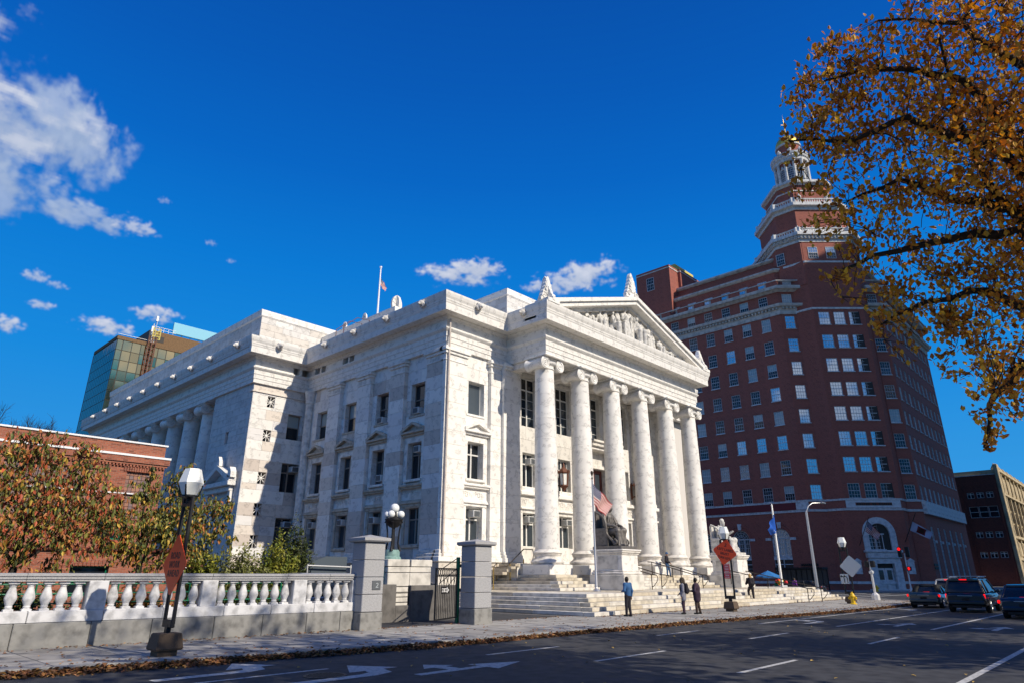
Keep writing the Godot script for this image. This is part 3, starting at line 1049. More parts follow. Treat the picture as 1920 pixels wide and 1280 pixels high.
func courthouse() -> void:
	var C := thing("courthouse", "white marble courthouse with six Ionic columns, a sculpted pediment and broad steps", "courthouse", Vector3(44.15, 0, -32.1))
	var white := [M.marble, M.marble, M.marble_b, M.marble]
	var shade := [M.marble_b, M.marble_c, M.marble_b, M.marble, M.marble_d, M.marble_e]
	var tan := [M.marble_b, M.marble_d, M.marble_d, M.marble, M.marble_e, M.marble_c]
	var core := MB.new()
	core.ab(Vector3(28.25, 0, -96), Vector3(60.1, 19.0, -32.65))
	core.ab(Vector3(23.4, 0, -57.0), Vector3(28.25, 19.0, -50.45))
	core.ab(Vector3(25.6, 0, -90), Vector3(28.25, 19.0, -57.0))
	core.ab(Vector3(23.4, 16.2, -93.0), Vector3(25.6, 19.0, -57.0))
	core.ab(Vector3(23.4, 0, -93.0), Vector3(25.6, 16.2, -86.0))
	core.ab(Vector3(23.4, 0.0, -86.0), Vector3(25.6, 2.4, -57.0))
	core.ab(Vector3(21.6, 19.0, -93.5), Vector3(60.6, 19.88, -49.2))
	core.ab(Vector3(26.8, 19.0, -49.2), Vector3(60.6, 19.88, -31.2))
	core.ab(Vector3(33.7, 16.45, -32.65), Vector3(54.6, 18.9, -28.4))
	obj("wall_core", core, M.wall_core, C)
	# entablature all round
	var ring := [Vector2(60.8, -31.9), Vector2(54.9, -31.9), Vector2(54.9, -28.1), Vector2(33.4, -28.1), Vector2(33.4, -31.9), Vector2(27.45, -31.9), Vector2(27.45, -49.7), Vector2(22.6, -49.7), Vector2(22.6, -93.0)]
	var e := MB.new()
	e.sweep(ring, [Vector2(-0.5, 16.4), Vector2(0, 16.4), Vector2(0, 16.72), Vector2(0.04, 16.73), Vector2(0.04, 17.08), Vector2(0.08, 17.09), Vector2(0.08, 17.42), Vector2(0.16, 17.5), Vector2(0.24, 17.6), Vector2(0.24, 17.68), Vector2(-0.5, 17.68)], 1.9)
	obj("architrave", e, M.marble_b, C)
	e = MB.new()
	var slots := [Vector2(27.45, -42.95), Vector2(27.45, -44.55), Vector2(27.45, -47.1), Vector2(27.45, -48.75)]
	var fp := [Vector2(-0.5, 17.69), Vector2(0.03, 17.69), Vector2(0.03, 18.2), Vector2(0.03, 18.62), Vector2(-0.5, 18.62)]
	e.sweep([Vector2(60.8, -31.9), Vector2(54.9, -31.9), Vector2(54.9, -28.1), Vector2(33.4, -28.1), Vector2(33.4, -31.9), Vector2(27.45, -31.9), slots[0]], fp, 1.55)
	e.sweep([slots[1], slots[2]], fp, 1.3)
	e.sweep([slots[3], Vector2(27.45, -49.7), Vector2(27.45, -49.7) + Vector2(-0.01, 0)], fp)
	e.sweep([Vector2(25.95, -49.7), Vector2(22.6, -49.7), Vector2(22.6, -93.0)], fp, 1.7)
	for z in [-43.72, -47.9]:
		e.ab(Vector3(27.43, 17.69, z - 0.1), Vector3(27.9, 18.62, z + 0.1))
	for xx in [26.62, 27.6]:
		e.ab(Vector3(xx - 0.12, 17.69, -50.1), Vector3(xx + 0.12, 18.62, -49.69))
	obj("frieze", e, M.marble, C)
	e = MB.new()
	var cp := [Vector2(-0.5, 18.55), Vector2(0.05, 18.3), Vector2(0.1, 18.33), Vector2(0.14, 18.42), Vector2(0.24, 18.5), Vector2(0.26, 18.57), Vector2(0.9, 18.6), Vector2(0.9, 18.53), Vector2(0.95, 18.53), Vector2(0.95, 19.02), Vector2(0.98, 19.08), Vector2(1.0, 19.2), Vector2(1.02, 19.22), Vector2(1.03, 19.34), Vector2(1.1, 19.5), Vector2(1.14, 19.66), Vector2(1.15, 19.72), Vector2(1.15, 19.84), Vector2(0.4, 19.95), Vector2(-0.5, 19.95)]
	e.sweep(ring, cp, 1.45, 0.012)
	obj("cornice", e, M.marble_b, C)
	for z in [-33.2, -37.35, -41.5, -45.65]:
		obj("lion_head", lion_mesh(), M.marble_trim, C).global_transform = frame(Vector3(26.28, 19.5, z), Vector3.LEFT)
	for z in [-50.95, -56.06, -60.1, -64.05, -68.0, -71.9, -75.8, -79.7, -83.7, -88.0]:
		obj("lion_head", lion_mesh(), M.marble_trim, C).global_transform = frame(Vector3(21.45, 19.5, z), Vector3.LEFT)
	for x in [[29.35, -30.72], [23.9, -48.5]]:
		obj("lion_head", lion_mesh(), M.marble_trim, C).global_transform = frame(Vector3(x[0], 19.5, x[1]), Vector3.BACK)
	obj("lion_head", lion_mesh(), M.marble_trim, C).global_transform = frame(Vector3(32.2, 19.5, -29.2), Vector3.LEFT)
	# ---- left flank of the front block
	var L := frame(Vector3(27.7, 0, 0), Vector3.LEFT)
	var wz := [-35.0, -39.12, -43.25, -47.38]
	var holes := []
	for z in wz:
		for v in [[3.65, 5.95], [7.8, 10.25], [12.2, 14.45]]:
			holes.append([z - 0.73, z + 0.73, v[0], v[1]])
	var piers := [[-33.78, -32.1], [-37.87, -36.23], [-42.0, -40.36], [-46.12, -44.48], [-49.9, -48.62]]
	for k in 4:
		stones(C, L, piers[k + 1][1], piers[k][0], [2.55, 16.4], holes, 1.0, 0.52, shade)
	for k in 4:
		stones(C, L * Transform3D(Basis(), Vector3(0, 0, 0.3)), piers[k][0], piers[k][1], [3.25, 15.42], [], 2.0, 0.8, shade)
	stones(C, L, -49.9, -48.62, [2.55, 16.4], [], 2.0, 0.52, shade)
	var trim := MB.new()
	for k in 4:
		for q in [[15.42, 15.52, 0.34], [15.9, 16.1, 0.40], [16.1, 16.28, 0.5], [16.28, 16.4, 0.42]]:
			trim.x = L
			trim.ab(Vector3(piers[k][0] - (q[2] - 0.3), q[0], -0.1), Vector3(minf(piers[k][1] + (q[2] - 0.3), -32.0), q[1], q[2]), 0.02)
		trim.ab(Vector3(piers[k][0], 15.52, -0.1), Vector3(piers[k][1], 15.9, 0.3), 0.01)
		for q in [[2.55, 2.85, 0.52], [2.85, 3.05, 0.44], [3.05, 3.25, 0.36]]:
			trim.ab(Vector3(piers[k][0] - (q[2] - 0.3), q[0], -0.1), Vector3(piers[k][1] + (0.0 if k == 0 else q[2] - 0.3), q[1], q[2]), 0.03)
		trim.x = Transform3D()
	trim.lathe([Vector2(0.35, 2.6), Vector2(0.48, 2.75), Vector2(0.4, 3.0), Vector2(0.36, 3.2), Vector2(0.33, 15.3), Vector2(0.40, 15.4), Vector2(0.36, 15.5), Vector2(0.42, 15.9), Vector2(0.52, 16.3), Vector2(0.52, 16.4)], 14, Vector3(27.5, 0, -49.2))
	obj("pilaster_moulding", trim, M.marble_trim, C)
	var base := MB.new()
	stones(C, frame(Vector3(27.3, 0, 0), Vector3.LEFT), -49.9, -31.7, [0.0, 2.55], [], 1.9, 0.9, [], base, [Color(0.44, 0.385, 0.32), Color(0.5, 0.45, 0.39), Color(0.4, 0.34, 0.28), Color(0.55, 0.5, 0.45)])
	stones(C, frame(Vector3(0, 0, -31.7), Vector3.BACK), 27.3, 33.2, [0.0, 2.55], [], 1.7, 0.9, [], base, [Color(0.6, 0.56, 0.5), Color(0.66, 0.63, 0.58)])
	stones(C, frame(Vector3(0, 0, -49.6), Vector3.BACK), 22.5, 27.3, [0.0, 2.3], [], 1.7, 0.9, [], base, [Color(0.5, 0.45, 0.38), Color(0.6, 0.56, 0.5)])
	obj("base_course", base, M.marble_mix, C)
	var dressing := [[-35.0, L, 0], [-39.12, L, 0], [-43.25, L, 0], [-47.38, L, 0]]
	var W := frame(Vector3(0, 0, -32.1), Vector3.BACK)
	dressing.append([30.5, W, 1])
	for d in dressing:
		var u: float = d[0]
		var F: Transform3D = d[1]
		var lit: bool = d[2] == 1  # set for the wing front alone, whose dressings take paler marble
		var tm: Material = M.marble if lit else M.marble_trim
		obj("window_pediment", pediment_mesh(2.5, 0.62), tm if lit else M.marble_brown, C).global_transform = F * Transform3D(Basis(), Vector3(u, 10.86, 0.0))
		var s := MB.new()
		s.x = F
		for sg in [-1.0, 1.0]:
			s.ab(Vector3(u + sg * 0.73, 7.5, -0.05), Vector3(u + sg * 1.05, 10.62, 0.09), 0.02)
		s.ab(Vector3(u - 1.06, 10.25, -0.05), Vector3(u + 1.06, 10.62, 0.10), 0.02)
		s.ab(Vector3(u - 1.02, 10.62, -0.05), Vector3(u + 1.02, 10.80, 0.06), 0.02)
		s.ab(Vector3(u - 0.9, 7.62, -0.4), Vector3(u + 0.9, 7.8, 0.2), 0.03)
		obj("window_surround", s, tm, C)
		s = MB.new()
		s.x = F
		s.ab(Vector3(u - 1.22, 7.18, -0.05), Vector3(u + 1.22, 7.3, 0.22), 0.03)
		s.ab(Vector3(u - 1.27, 7.3, -0.05), Vector3(u + 1.27, 7.48, 0.32), 0.04)
		obj("sill", s, tm if lit else M.marble_brown, C)
		s = MB.new()
		s.x = F
		s.ab(Vector3(u - 1.15, 6.36, -0.05), Vector3(u + 1.15, 6.45, 0.12), 0.02)
		s.ab(Vector3(u - 1.12, 6.02, -0.05), Vector3(u + 1.12, 6.2, 0.1), 0.02)
		s.ab(Vector3(u - 1.18, 6.2, -0.05), Vector3(u + 1.18, 6.36, 0.2), 0.03)
		for sg in [-1.0, 1.0]:
			s.ab(Vector3(u + sg * 0.73, 3.6, -0.05), Vector3(u + sg * 1.0, 6.02, 0.06), 0.02)
		var lowsill := MB.new()
		lowsill.x = F
		lowsill.ab(Vector3(u - 0.9, 3.42, -0.4), Vector3(u + 0.9, 3.62, 0.16), 0.03)
		obj("sill", lowsill, tm if lit else M.marble_brown, C)
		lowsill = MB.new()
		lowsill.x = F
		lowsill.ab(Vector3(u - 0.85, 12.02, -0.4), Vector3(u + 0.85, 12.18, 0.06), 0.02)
		obj("sill", lowsill, tm if lit else M.marble_brown, C)
		obj("window_head", s, tm if lit else M.marble_brown, C)
		obj("meander_panel", meander_mesh(2.2), tm, C).global_transform = F * Transform3D(Basis(), Vector3(u, 6.75, 0.0))
	# windows of the flank; a few have an air conditioner in them
	var up := [[M.pane_dark, M.pane_dark], [M.pane_dark, M.pane_dark], [M.pane_dark, M.pane_blind], [M.pane_dark, M.pane_blind]]
	for k in 4:
		var z: float = wz[k]
		window(C, L, z, 12.2, 1.46, 2.25, 1, 0.4, M.window_brown, up[k])
		window(C, L, z, 7.8, 1.46, 2.45, 0, 0.4, M.window_brown, [M.pane_dark, M.pane_dim] if k != 1 else [M.pane_dim, M.pane_dark])
		window(C, L, z, 3.65, 1.46, 2.3, 0, 0.4, M.window_brown, [M.pane_dim, M.pane_dark])
	for a in [[L, -35.0, 12.25], [L, -39.12, 12.2], [L, -34.7, 9.55], [L, -38.8, 8.0], [L, -39.3, 5.15], [L, -43.3, 5.2], [L, -47.3, 5.2]]:
		air_conditioner(C, a[0], a[1], a[2])
	# ---- front of the wing
	var fh := [[29.75, 31.25, 3.65, 5.95], [29.75, 31.25, 7.8, 10.25], [29.8, 31.3, 12.2, 14.5]]
	stones(C, W, 29.35, 31.7, [2.55, 16.4], fh, 1.2, 0.52, white)
	stones(C, frame(Vector3(0, 0, -31.8), Vector3.BACK), 27.4, 29.35, [3.25, 15.42], [], 2.2, 0.8, white)
	stones(C, frame(Vector3(0, 0, -31.8), Vector3.BACK), 31.7, 32.72, [3.25, 15.42], [], 2.2, 0.8, white)
	stones(C, frame(Vector3(0, 0, -31.55), Vector3.BACK), 32.74, 34.5, [3.25, 15.42], [], 2.2, 1.0, white)
	stones(C, frame(Vector3(0, 0, -31.55), Vector3.BACK), 54.0, 55.2, [3.25, 15.42], [], 2.2, 1.0, white)
	trim = MB.new()
	for p in [[27.4, 29.35, 0.3], [31.7, 32.72, 0.3], [32.74, 34.5, 0.55], [54.0, 55.2, 0.55]]:
		trim.x = W
		for q in [[15.42, 15.52, 0.04], [15.9, 16.1, 0.1], [16.1, 16.28, 0.2], [16.28, 16.4, 0.12]]:
			trim.ab(Vector3(p[0] - (q[2] if p[0] != 32.74 else 0.0), q[0], -0.2), Vector3(p[1] + (q[2] if p[0] != 31.7 else 0.0), q[1], p[2] + q[2]), 0.02)
		trim.ab(Vector3(p[0], 15.52, -0.2), Vector3(p[1], 15.9, p[2]), 0.01)
		for q in [[2.55, 2.85, 0.22], [2.85, 3.05, 0.14], [3.05, 3.25, 0.06]]:
			trim.ab(Vector3(p[0] - (q[2] if p[0] != 32.74 else 0.0), q[0], -0.2), Vector3(p[1] + (q[2] if p[0] != 31.7 else 0.0), q[1], p[2] + q[2]), 0.03)
	obj("pilaster_moulding", trim, M.marble, C)
	var stripe := MB.new()
	stripe.ab(Vector3(27.48, 2.6, -31.72), Vector3(27.62, 18.3, -31.6), 0.03)
	obj("downpipe", stripe, M.marble_e, C)
	window(C, W, 30.55, 12.2, 1.5, 2.3, 4, 0.42, M.window_paint, [M.pane_blue])
	window(C, W, 30.5, 7.8, 1.5, 2.45, 0, 0.42, M.window_paint, [M.pane_dark, M.pane_dark])
	window(C, W, 30.5, 3.65, 1.5, 2.3, 0, 0.42, M.window_paint, [M.pane_dim, M.pane_dim])
	air_conditioner(C, W, 30.65, 5.35)
	# ---- the set-back front beside it
	var R := frame(Vector3(0, 0, -49.9), Vector3.BACK)
	var rh := [[26.0, 27.46, 3.85, 6.05], [26.0, 27.46, 8.05, 10.35], [26.05, 27.3, 12.3, 14.4]]
	for y in [15.55, 12.78, 9.43, 7.03, 4.66]:
		rh.append([24.1, 24.72, y - 0.92, y])
	stones(C, R, 22.85, 27.7, [2.3, 15.7], rh, 1.5, 0.52, tan, null, [], 0.78)
	var rb := MB.new()
	rb.x = R
	rb.ab(Vector3(22.7, 15.7, -0.5), Vector3(27.45, 15.82, 0.1), 0.02)
	rb.ab(Vector3(22.85, 15.82, -0.5), Vector3(27.45, 16.4, 0.0))
	obj("string_course", rb, M.marble_d, C)
	window(C, R, 26.67, 12.3, 1.25, 2.1, 1, 0.4, M.window_brown, [M.pane_dark, M.pane_blind])
	window(C, R, 26.73, 8.05, 1.46, 2.3, 0, 0.4, M.window_brown, [M.pane_dark, M.pane_dark])
	window(C, R, 26.73, 3.85, 1.46, 2.2, 0, 0.4, M.window_brown, [M.pane_dim, M.pane_dark])
	air_conditioner(C, R, 27.1, 9.7)
	air_conditioner(C, R, 26.95, 5.35)
	for y in [15.55, 12.78, 9.43, 7.03, 4.66]:
		var s := MB.new()
		s.x = R * Transform3D(Basis(), Vector3(24.41, y - 0.46, -0.12))
		for a in 4:
			var w := PI * a / 4.0
			var ln := 0.46 if a == 2 else (0.31 if a == 0 else 0.5)
			s.tube([Vector3(-cos(w) * ln * 0.97, -sin(w) * ln * 0.97, 0), Vector3(cos(w) * ln * 0.97, sin(w) * ln * 0.97, 0)], 0.032, 5)
		s.box(Vector3.ZERO, Vector3(0.2, 0.2, 0.1), 0.04)
		obj("star_grille", s, M.marble, C)
		var back := MB.new()
		back.x = R
		back.ab(Vector3(24.1, y - 0.92, -0.49), Vector3(24.72, y, -0.45))
		obj("grille_opening", back, M.pane_dark, C)
	# ---- long left side with columns in a recess
	var S := frame(Vector3(22.8, 0, 0), Vector3.LEFT)
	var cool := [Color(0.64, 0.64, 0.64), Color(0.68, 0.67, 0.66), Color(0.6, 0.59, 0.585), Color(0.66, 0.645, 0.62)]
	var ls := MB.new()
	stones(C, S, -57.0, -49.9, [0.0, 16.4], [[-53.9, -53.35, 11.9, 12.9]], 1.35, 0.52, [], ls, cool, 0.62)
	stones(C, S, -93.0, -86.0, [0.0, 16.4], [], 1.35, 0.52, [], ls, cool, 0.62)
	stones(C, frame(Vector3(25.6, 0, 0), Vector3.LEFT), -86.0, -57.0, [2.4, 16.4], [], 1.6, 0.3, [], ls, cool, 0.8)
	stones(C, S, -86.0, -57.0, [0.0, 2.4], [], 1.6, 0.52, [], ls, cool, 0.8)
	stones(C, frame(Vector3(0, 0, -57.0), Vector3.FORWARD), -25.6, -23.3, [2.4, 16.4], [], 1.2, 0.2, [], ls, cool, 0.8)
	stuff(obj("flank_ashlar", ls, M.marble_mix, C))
	for k in 7:
		column(C, Vector3(23.65, 2.42, -59.7 - 4.0 * k), true)
	var so := MB.new()
	so.ab(Vector3(22.55, 16.3, -86), Vector3(25.6, 16.42, -57.0))
	obj("recess_soffit", so, M.marble_c, C)
	var dp := MB.new()
	dp.x = S
	dp.ab(Vector3(-55.6, 8.3, 0), Vector3(-50.6, 8.65, 0.7), 0.04)
	dp.ab(Vector3(-55.3, 7.9, 0), Vector3(-50.9, 8.3, 0.4), 0.04)
	for sg in [-1.0, 1.0]:
		dp.prism(PackedVector2Array([Vector2(-53.1 + sg * 2.5, 8.65), Vector2(-53.1 + sg * 2.5, 8.95), Vector2(-53.1, 10.05), Vector2(-53.1, 9.7), Vector2(-53.1 + sg * 2.1, 8.65)]), 0.0, 0.65)
		dp.ab(Vector3(-53.1 + sg * 2.0 - 0.2, 6.9, 0), Vector3(-53.1 + sg * 2.0 + 0.2, 7.9, 0.3), 0.03)
	dp.prism(PackedVector2Array([Vector2(-51.0, 8.9), Vector2(-50.4, 8.9), Vector2(-50.45, 9.35), Vector2(-50.7, 9.7), Vector2(-50.95, 9.35)]), 0.2, 0.65)
	dp.prism(PackedVector2Array([Vector2(-53.35, 10.0), Vector2(-52.85, 10.0), Vector2(-52.9, 10.4), Vector2(-53.1, 10.75), Vector2(-53.3, 10.4)]), 0.2, 0.6)
	obj("door_pediment", dp, M.marble_b, C)
	# ---- attics on the roof
	var at := MB.new()
	var pale := [Color(0.73, 0.71, 0.68), Color(0.68, 0.665, 0.64), Color(0.76, 0.75, 0.725), Color(0.66, 0.62, 0.57)]
	at.tinted = true
	for a in [[24.0, 60.0, -52.8, -93.0, 23.25], [37.7, 50.6, -36.0, -52.0, 24.6], [30.1, 58.0, -41.6, -52.7, 22.2]]:
		at.x = Transform3D()
		at.col = Color(0.55, 0.53, 0.5)
		at.ab(Vector3(a[0] + 0.3, 19.8, a[3]), Vector3(a[1], a[4] - 0.02, a[2] - 0.3))
		stones(C, frame(Vector3(0, 0, a[2]), Vector3.BACK), a[0], a[1], [19.9, a[4]], [], 1.7, 0.28, [], at, pale, 0.55)
		stones(C, frame(Vector3(a[0], 0, 0), Vector3.LEFT), a[3], a[2], [19.9, a[4]], [], 1.7, 0.28, [], at, pale, 0.55)
	stuff(obj("attic_ashlar", at, M.marble_mix, C))
	e = MB.new()
	for a in [[24.0, 60.0, -52.8, -93.0, 23.25], [37.7, 50.6, -36.0, -52.0, 24.6], [30.1, 58.0, -41.6, -52.7, 22.2]]:
		e.sweep([Vector2(a[1], a[2]), Vector2(a[0], a[2]), Vector2(a[0], a[3])], [Vector2(-0.6, a[4]), Vector2(0.03, a[4]), Vector2(0.06, a[4] + 0.06), Vector2(0.1, a[4] + 0.08), Vector2(0.12, a[4] + 0.3), Vector2(0.16, a[4] + 0.5), Vector2(0.16, a[4] + 0.62), Vector2(-0.6, a[4] + 0.66)], 1.7)
		e.ab(Vector3(a[0] + 0.4, a[4] + 0.1, a[3]), Vector3(a[1], a[4] + 0.55, a[2] - 0.4))
	obj("attic_coping", e, M.marble, C)
	for p in [[30.4, 22.85, -41.9], [30.15, 22.85, -46.1], [30.15, 22.85, -49.2]]:
		var sc := 0.85 if p[2] > -42.0 else 0.5
		for a in ([0.0, PI / 2] if p[2] > -42.0 else [-PI / 2]):
			obj("antefix", antefix_mesh(), M.marble_b, C).global_transform = Transform3D(Basis(Vector3.UP, a).scaled(Vector3.ONE * sc), Vector3(p[0], p[1], p[2]))
	# iron roof ladder
	var lad := MB.new()
	for dz in [0.0, 1.1]:
		lad.tube([Vector3(27.0, 19.9, -45.3 + dz), Vector3(28.2, 21.0, -45.3 + dz), Vector3(29.4, 21.2, -45.3 + dz)], 0.05, 5)
		lad.tube([Vector3(27.0, 19.9, -45.3 + dz), Vector3(27.0, 20.9, -45.3 + dz), Vector3(28.2, 22.0, -45.3 + dz), Vector3(29.4, 22.1, -45.3 + dz), Vector3(29.4, 19.9, -45.3 + dz)], 0.03, 5)
	for k in 5:
		lad.box(Vector3(27.2 + k * 0.24, 20.1 + k * 0.22, -44.75), Vector3(0.2, 0.05, 1.1))
	obj("roof_ladder", lad, M.rust, C)
	portico(C, W, white)

func air_conditioner(parent: Node3D, F: Transform3D, u: float, v: float) -> void:
	var o := part(parent, "air_conditioner")
	o.global_transform = F * Transform3D(Basis(), Vector3(u, v, 0.05))
	obj("case", bm(Vector3(0.62, 0.44, 0.75), 0.03), M.ac_white, o, Vector3(0, 0.22, -0.25))
	var g := MB.new()
	for k in 7:
		g.box(Vector3(0, 0.06 + k * 0.053, 0.13), Vector3(0.5, 0.026, 0.02))
	g.box(Vector3(0, 0.22, 0.122), Vector3(0.52, 0.36, 0.012))
	obj("grille", g, M.ac_grille, o, Vector3.ZERO)

func portico(C: Node3D, W: Transform3D, white: Array) -> void:
	var xs := []
	for k in 6:
		xs.append(44.2 + (k - 2.5) * 4.07)
	for x in xs:
		obj("plinth", bm(Vector3(2.3, 0.62, 2.3), 0.03), M.marble_b, C).global_transform = Transform3D(Basis(), Vector3(x, 2.1, -28.8))
		column(C, Vector3(x, 2.42, -28.8))
	var fl := MB.new()
	fl.ab(Vector3(32.75, 1.5, -32.0), Vector3(55.2, 2.5, -30.3))
	for k in 3:
		fl.ab(Vector3(33.0, 1.5, -29.9 + k * 0.36), Vector3(55.0, 2.32 - k * 0.17, -30.28 + k * 0.36), 0.015)
	obj("porch_floor", fl, M.step_b, C)
	var ce := MB.new()
	ce.ab(Vector3(33.45, 16.36, -32.0), Vector3(54.85, 16.5, -29.5))
	ce.ab(Vector3(33.42, 16.37, -29.5), Vector3(54.88, 16.46, -28.12))
	for x in xs:
		ce.box(Vector3(x, 16.15, -30.7), Vector3(0.9, 0.42, 2.4), 0.02)
	obj("porch_ceiling", ce, M.marble_trim, C)
	# back wall with its windows and the middle door
	var holes := []
	for k in 5:
		var u: float = 44.2 + (k - 2) * 4.07
		holes.append([u - 0.85, u + 0.85, 12.22, 16.0])
		if k != 2:
			holes.append([u - 0.75, u + 0.75, 7.8, 10.25])
			holes.append([u - 0.75, u + 0.75, 3.65, 5.95])
		else:
			holes.append([u - 1.25, u + 1.25, 2.5, 10.0])
	var mix := MB.new()
	stones(C, W, 34.5, 54.0, [2.5, 16.4], holes, 1.5, 0.52, [], mix, [Color(0.74, 0.72, 0.685), Color(0.69, 0.67, 0.635), Color(0.77, 0.755, 0.73)])
	for x in [38.1, 42.17, 46.24, 50.3]:
		stones(C, frame(Vector3(0, 0, -31.75), Vector3.BACK), x - 0.7, x + 0.7, [2.5, 16.3], [], 2.0, 0.6, [], mix, [Color(0.74, 0.72, 0.685), Color(0.69, 0.67, 0.635)])
		mix.x = W
		mix.ab(Vector3(x - 0.85, 15.8, 0.0), Vector3(x + 0.85, 16.3, 0.5), 0.05)
	stuff(obj("porch_wall", mix, M.marble_mix, C))
	for k in 5:
		var u: float = 44.2 + (k - 2) * 4.07
		window(C, W, u, 12.22, 1.7, 3.78, 2, 0.3, M.window_paint, [M.pane_dark, M.pane_dark, M.pane_dim, M.pane_dark])
		if k == 2:
			continue
		window(C, W, u, 7.8, 1.5, 2.45, 0, 0.4, M.window_paint, [M.pane_dark, M.pane_dim])
		window(C, W, u, 3.65, 1.5, 2.3, 0, 0.4, M.window_paint, [M.pane_dim, M.pane_dark])
		var s := MB.new()
		s.x = W
		s.ab(Vector3(u - 1.15, 7.18, -0.05), Vector3(u + 1.15, 7.48, 0.26), 0.04)
		s.ab(Vector3(u - 0.9, 7.48, -0.4), Vector3(u + 0.9, 7.8, 0.1), 0.02)
		obj("sill", s, M.marble, C)
		s = MB.new()
		s.x = W
		s.ab(Vector3(u - 1.05, 6.2, -0.05), Vector3(u + 1.05, 6.36, 0.16), 0.03)
		obj("window_head", s, M.marble, C)
		obj("meander_panel", meander_mesh(1.9), M.marble, C).global_transform = W * Transform3D(Basis(), Vector3(u, 6.75, 0.0))
		if k < 2:
			air_conditioner(C, W, u + 0.25, 9.45 if k == 0 else 5.3)
		if k == 0:
			air_conditioner(C, W, u, 5.3)
	var d := part(C, "main_door")
	d.global_transform = W * Transform3D(Basis(), Vector3(44.2, 2.5, -0.3))
	var df := MB.new()
	for x in [-1.15, -0.08, 0.92]:
		df.ab(Vector3(x, 0, -0.06), Vector3(x + 0.22, 7.4, 0.08), 0.01)
	for y in [0.0, 3.0, 5.0, 7.2]:
		df.ab(Vector3(-1.15, y, -0.055), Vector3(1.14, y + 0.25, 0.07), 0.01)
	obj("frame", df, M.red_door, d, Vector3.ZERO)
	for x in [-0.5, 0.52]:
		for y in [[0.25, 3.0], [3.25, 5.0], [5.25, 7.2]]:
			obj("pane", bm(Vector3(0.86, y[1] - y[0], 0.02), 0.0), M.pane_dim, d, Vector3(x, (y[0] + y[1]) / 2, -0.02))
	var hood := MB.new()
	hood.x = W
	for sg in [-1.0, 1.0]:
		var cx: float = 44.2 + sg * 1.75
		hood.ab(Vector3(44.2 + sg * 1.25, 2.5, -0.3), Vector3(44.2 + sg * 1.5, 10.3, 0.2), 0.02)
		var sp := []
		for k in 30:
			var t := k / 29.0
			var a := t * 9.0
			sp.append(Vector3(cx, 11.15 + cos(a) * 0.3 * (1 - t), 0.55 - sin(a) * 0.3 * (1 - t)))
		hood.tube(sp, 0.12, 6)
		sp = []
		for k in 30:
			var t := k / 29.0
			var a := t * 9.0
			sp.append(Vector3(cx, 10.0 - cos(a) * 0.22 * (1 - t), 0.4 + sin(a) * 0.22 * (1 - t)))
		hood.tube(sp, 0.1, 6)
		hood.ab(Vector3(cx - 0.2, 9.9, 0), Vector3(cx + 0.2, 11.3, 0.42), 0.05)
	hood.ab(Vector3(41.9, 11.4, 0), Vector3(46.5, 11.65, 0.8), 0.03)
	hood.ab(Vector3(41.7, 11.65, 0), Vector3(46.7, 11.95, 1.0), 0.04)
	hood.ab(Vector3(41.55, 11.95, 0), Vector3(46.85, 12.15, 1.15), 0.04)
	hood.ab(Vector3(42.6, 10.0, -0.3), Vector3(45.8, 10.3, 0.2), 0.02)
	obj("door_hood", hood, M.marble_trim, C)
	# bronze lanterns either side of the door
	for x in [39.1, 49.3]:
		var o := part(C, "wall_lantern")
		o.global_transform = W * Transform3D(Basis(), Vector3(x, 7.9, 0.75))
		var f := MB.new()
		for k in 6:
			var a := TAU * k / 6.0
			f.tube([Vector3(sin(a) * 0.3, 0.25, cos(a) * 0.3), Vector3(sin(a) * 0.36, 1.15, cos(a) * 0.36)], 0.035, 5)
		f.lathe([Vector2(0.02, -0.25), Vector2(0.1, -0.1), Vector2(0.22, 0.05), Vector2(0.36, 0.2), Vector2(0.32, 0.28)], 6)
		f.lathe([Vector2(0.4, 1.12), Vector2(0.46, 1.2), Vector2(0.3, 1.42), Vector2(0.12, 1.6), Vector2(0.1, 1.75), Vector2(0.02, 1.95)], 6)
		for k in 6:
			var a := TAU * k / 6.0
			f.tube([Vector3(sin(a) * 0.44, 1.2, cos(a) * 0.44), Vector3(sin(a) * 0.46, 1.38, cos(a) * 0.46)], 0.05, 4)
		f.tube([Vector3(0, 0.3, -0.3), Vector3(0, 0.25, -0.75)], 0.06, 5)
		f.tube([Vector3(0, 1.2, -0.4), Vector3(0, 1.3, -0.75)], 0.06, 5)
		f.box(Vector3(0, 0.75, -0.7), Vector3(0.2, 1.4, 0.1), 0.03)
		obj("frame", f, M.rust, o, Vector3.ZERO)
		var gl := MB.new()
		gl.lathe([Vector2(0.28, 0.26), Vector2(0.34, 1.13)], 6)
		obj("glass", gl, M.lamp_glass, o, Vector3.ZERO)
	# pediment
	var ty := MB.new()
	ty.prism(PackedVector2Array([Vector2(33.9, 19.7), Vector2(54.5, 19.7), Vector2(44.2, 23.0)]), -29.0, -28.55)
	obj("tympanum", ty, M.marble_b, C)
	var rk := MB.new()
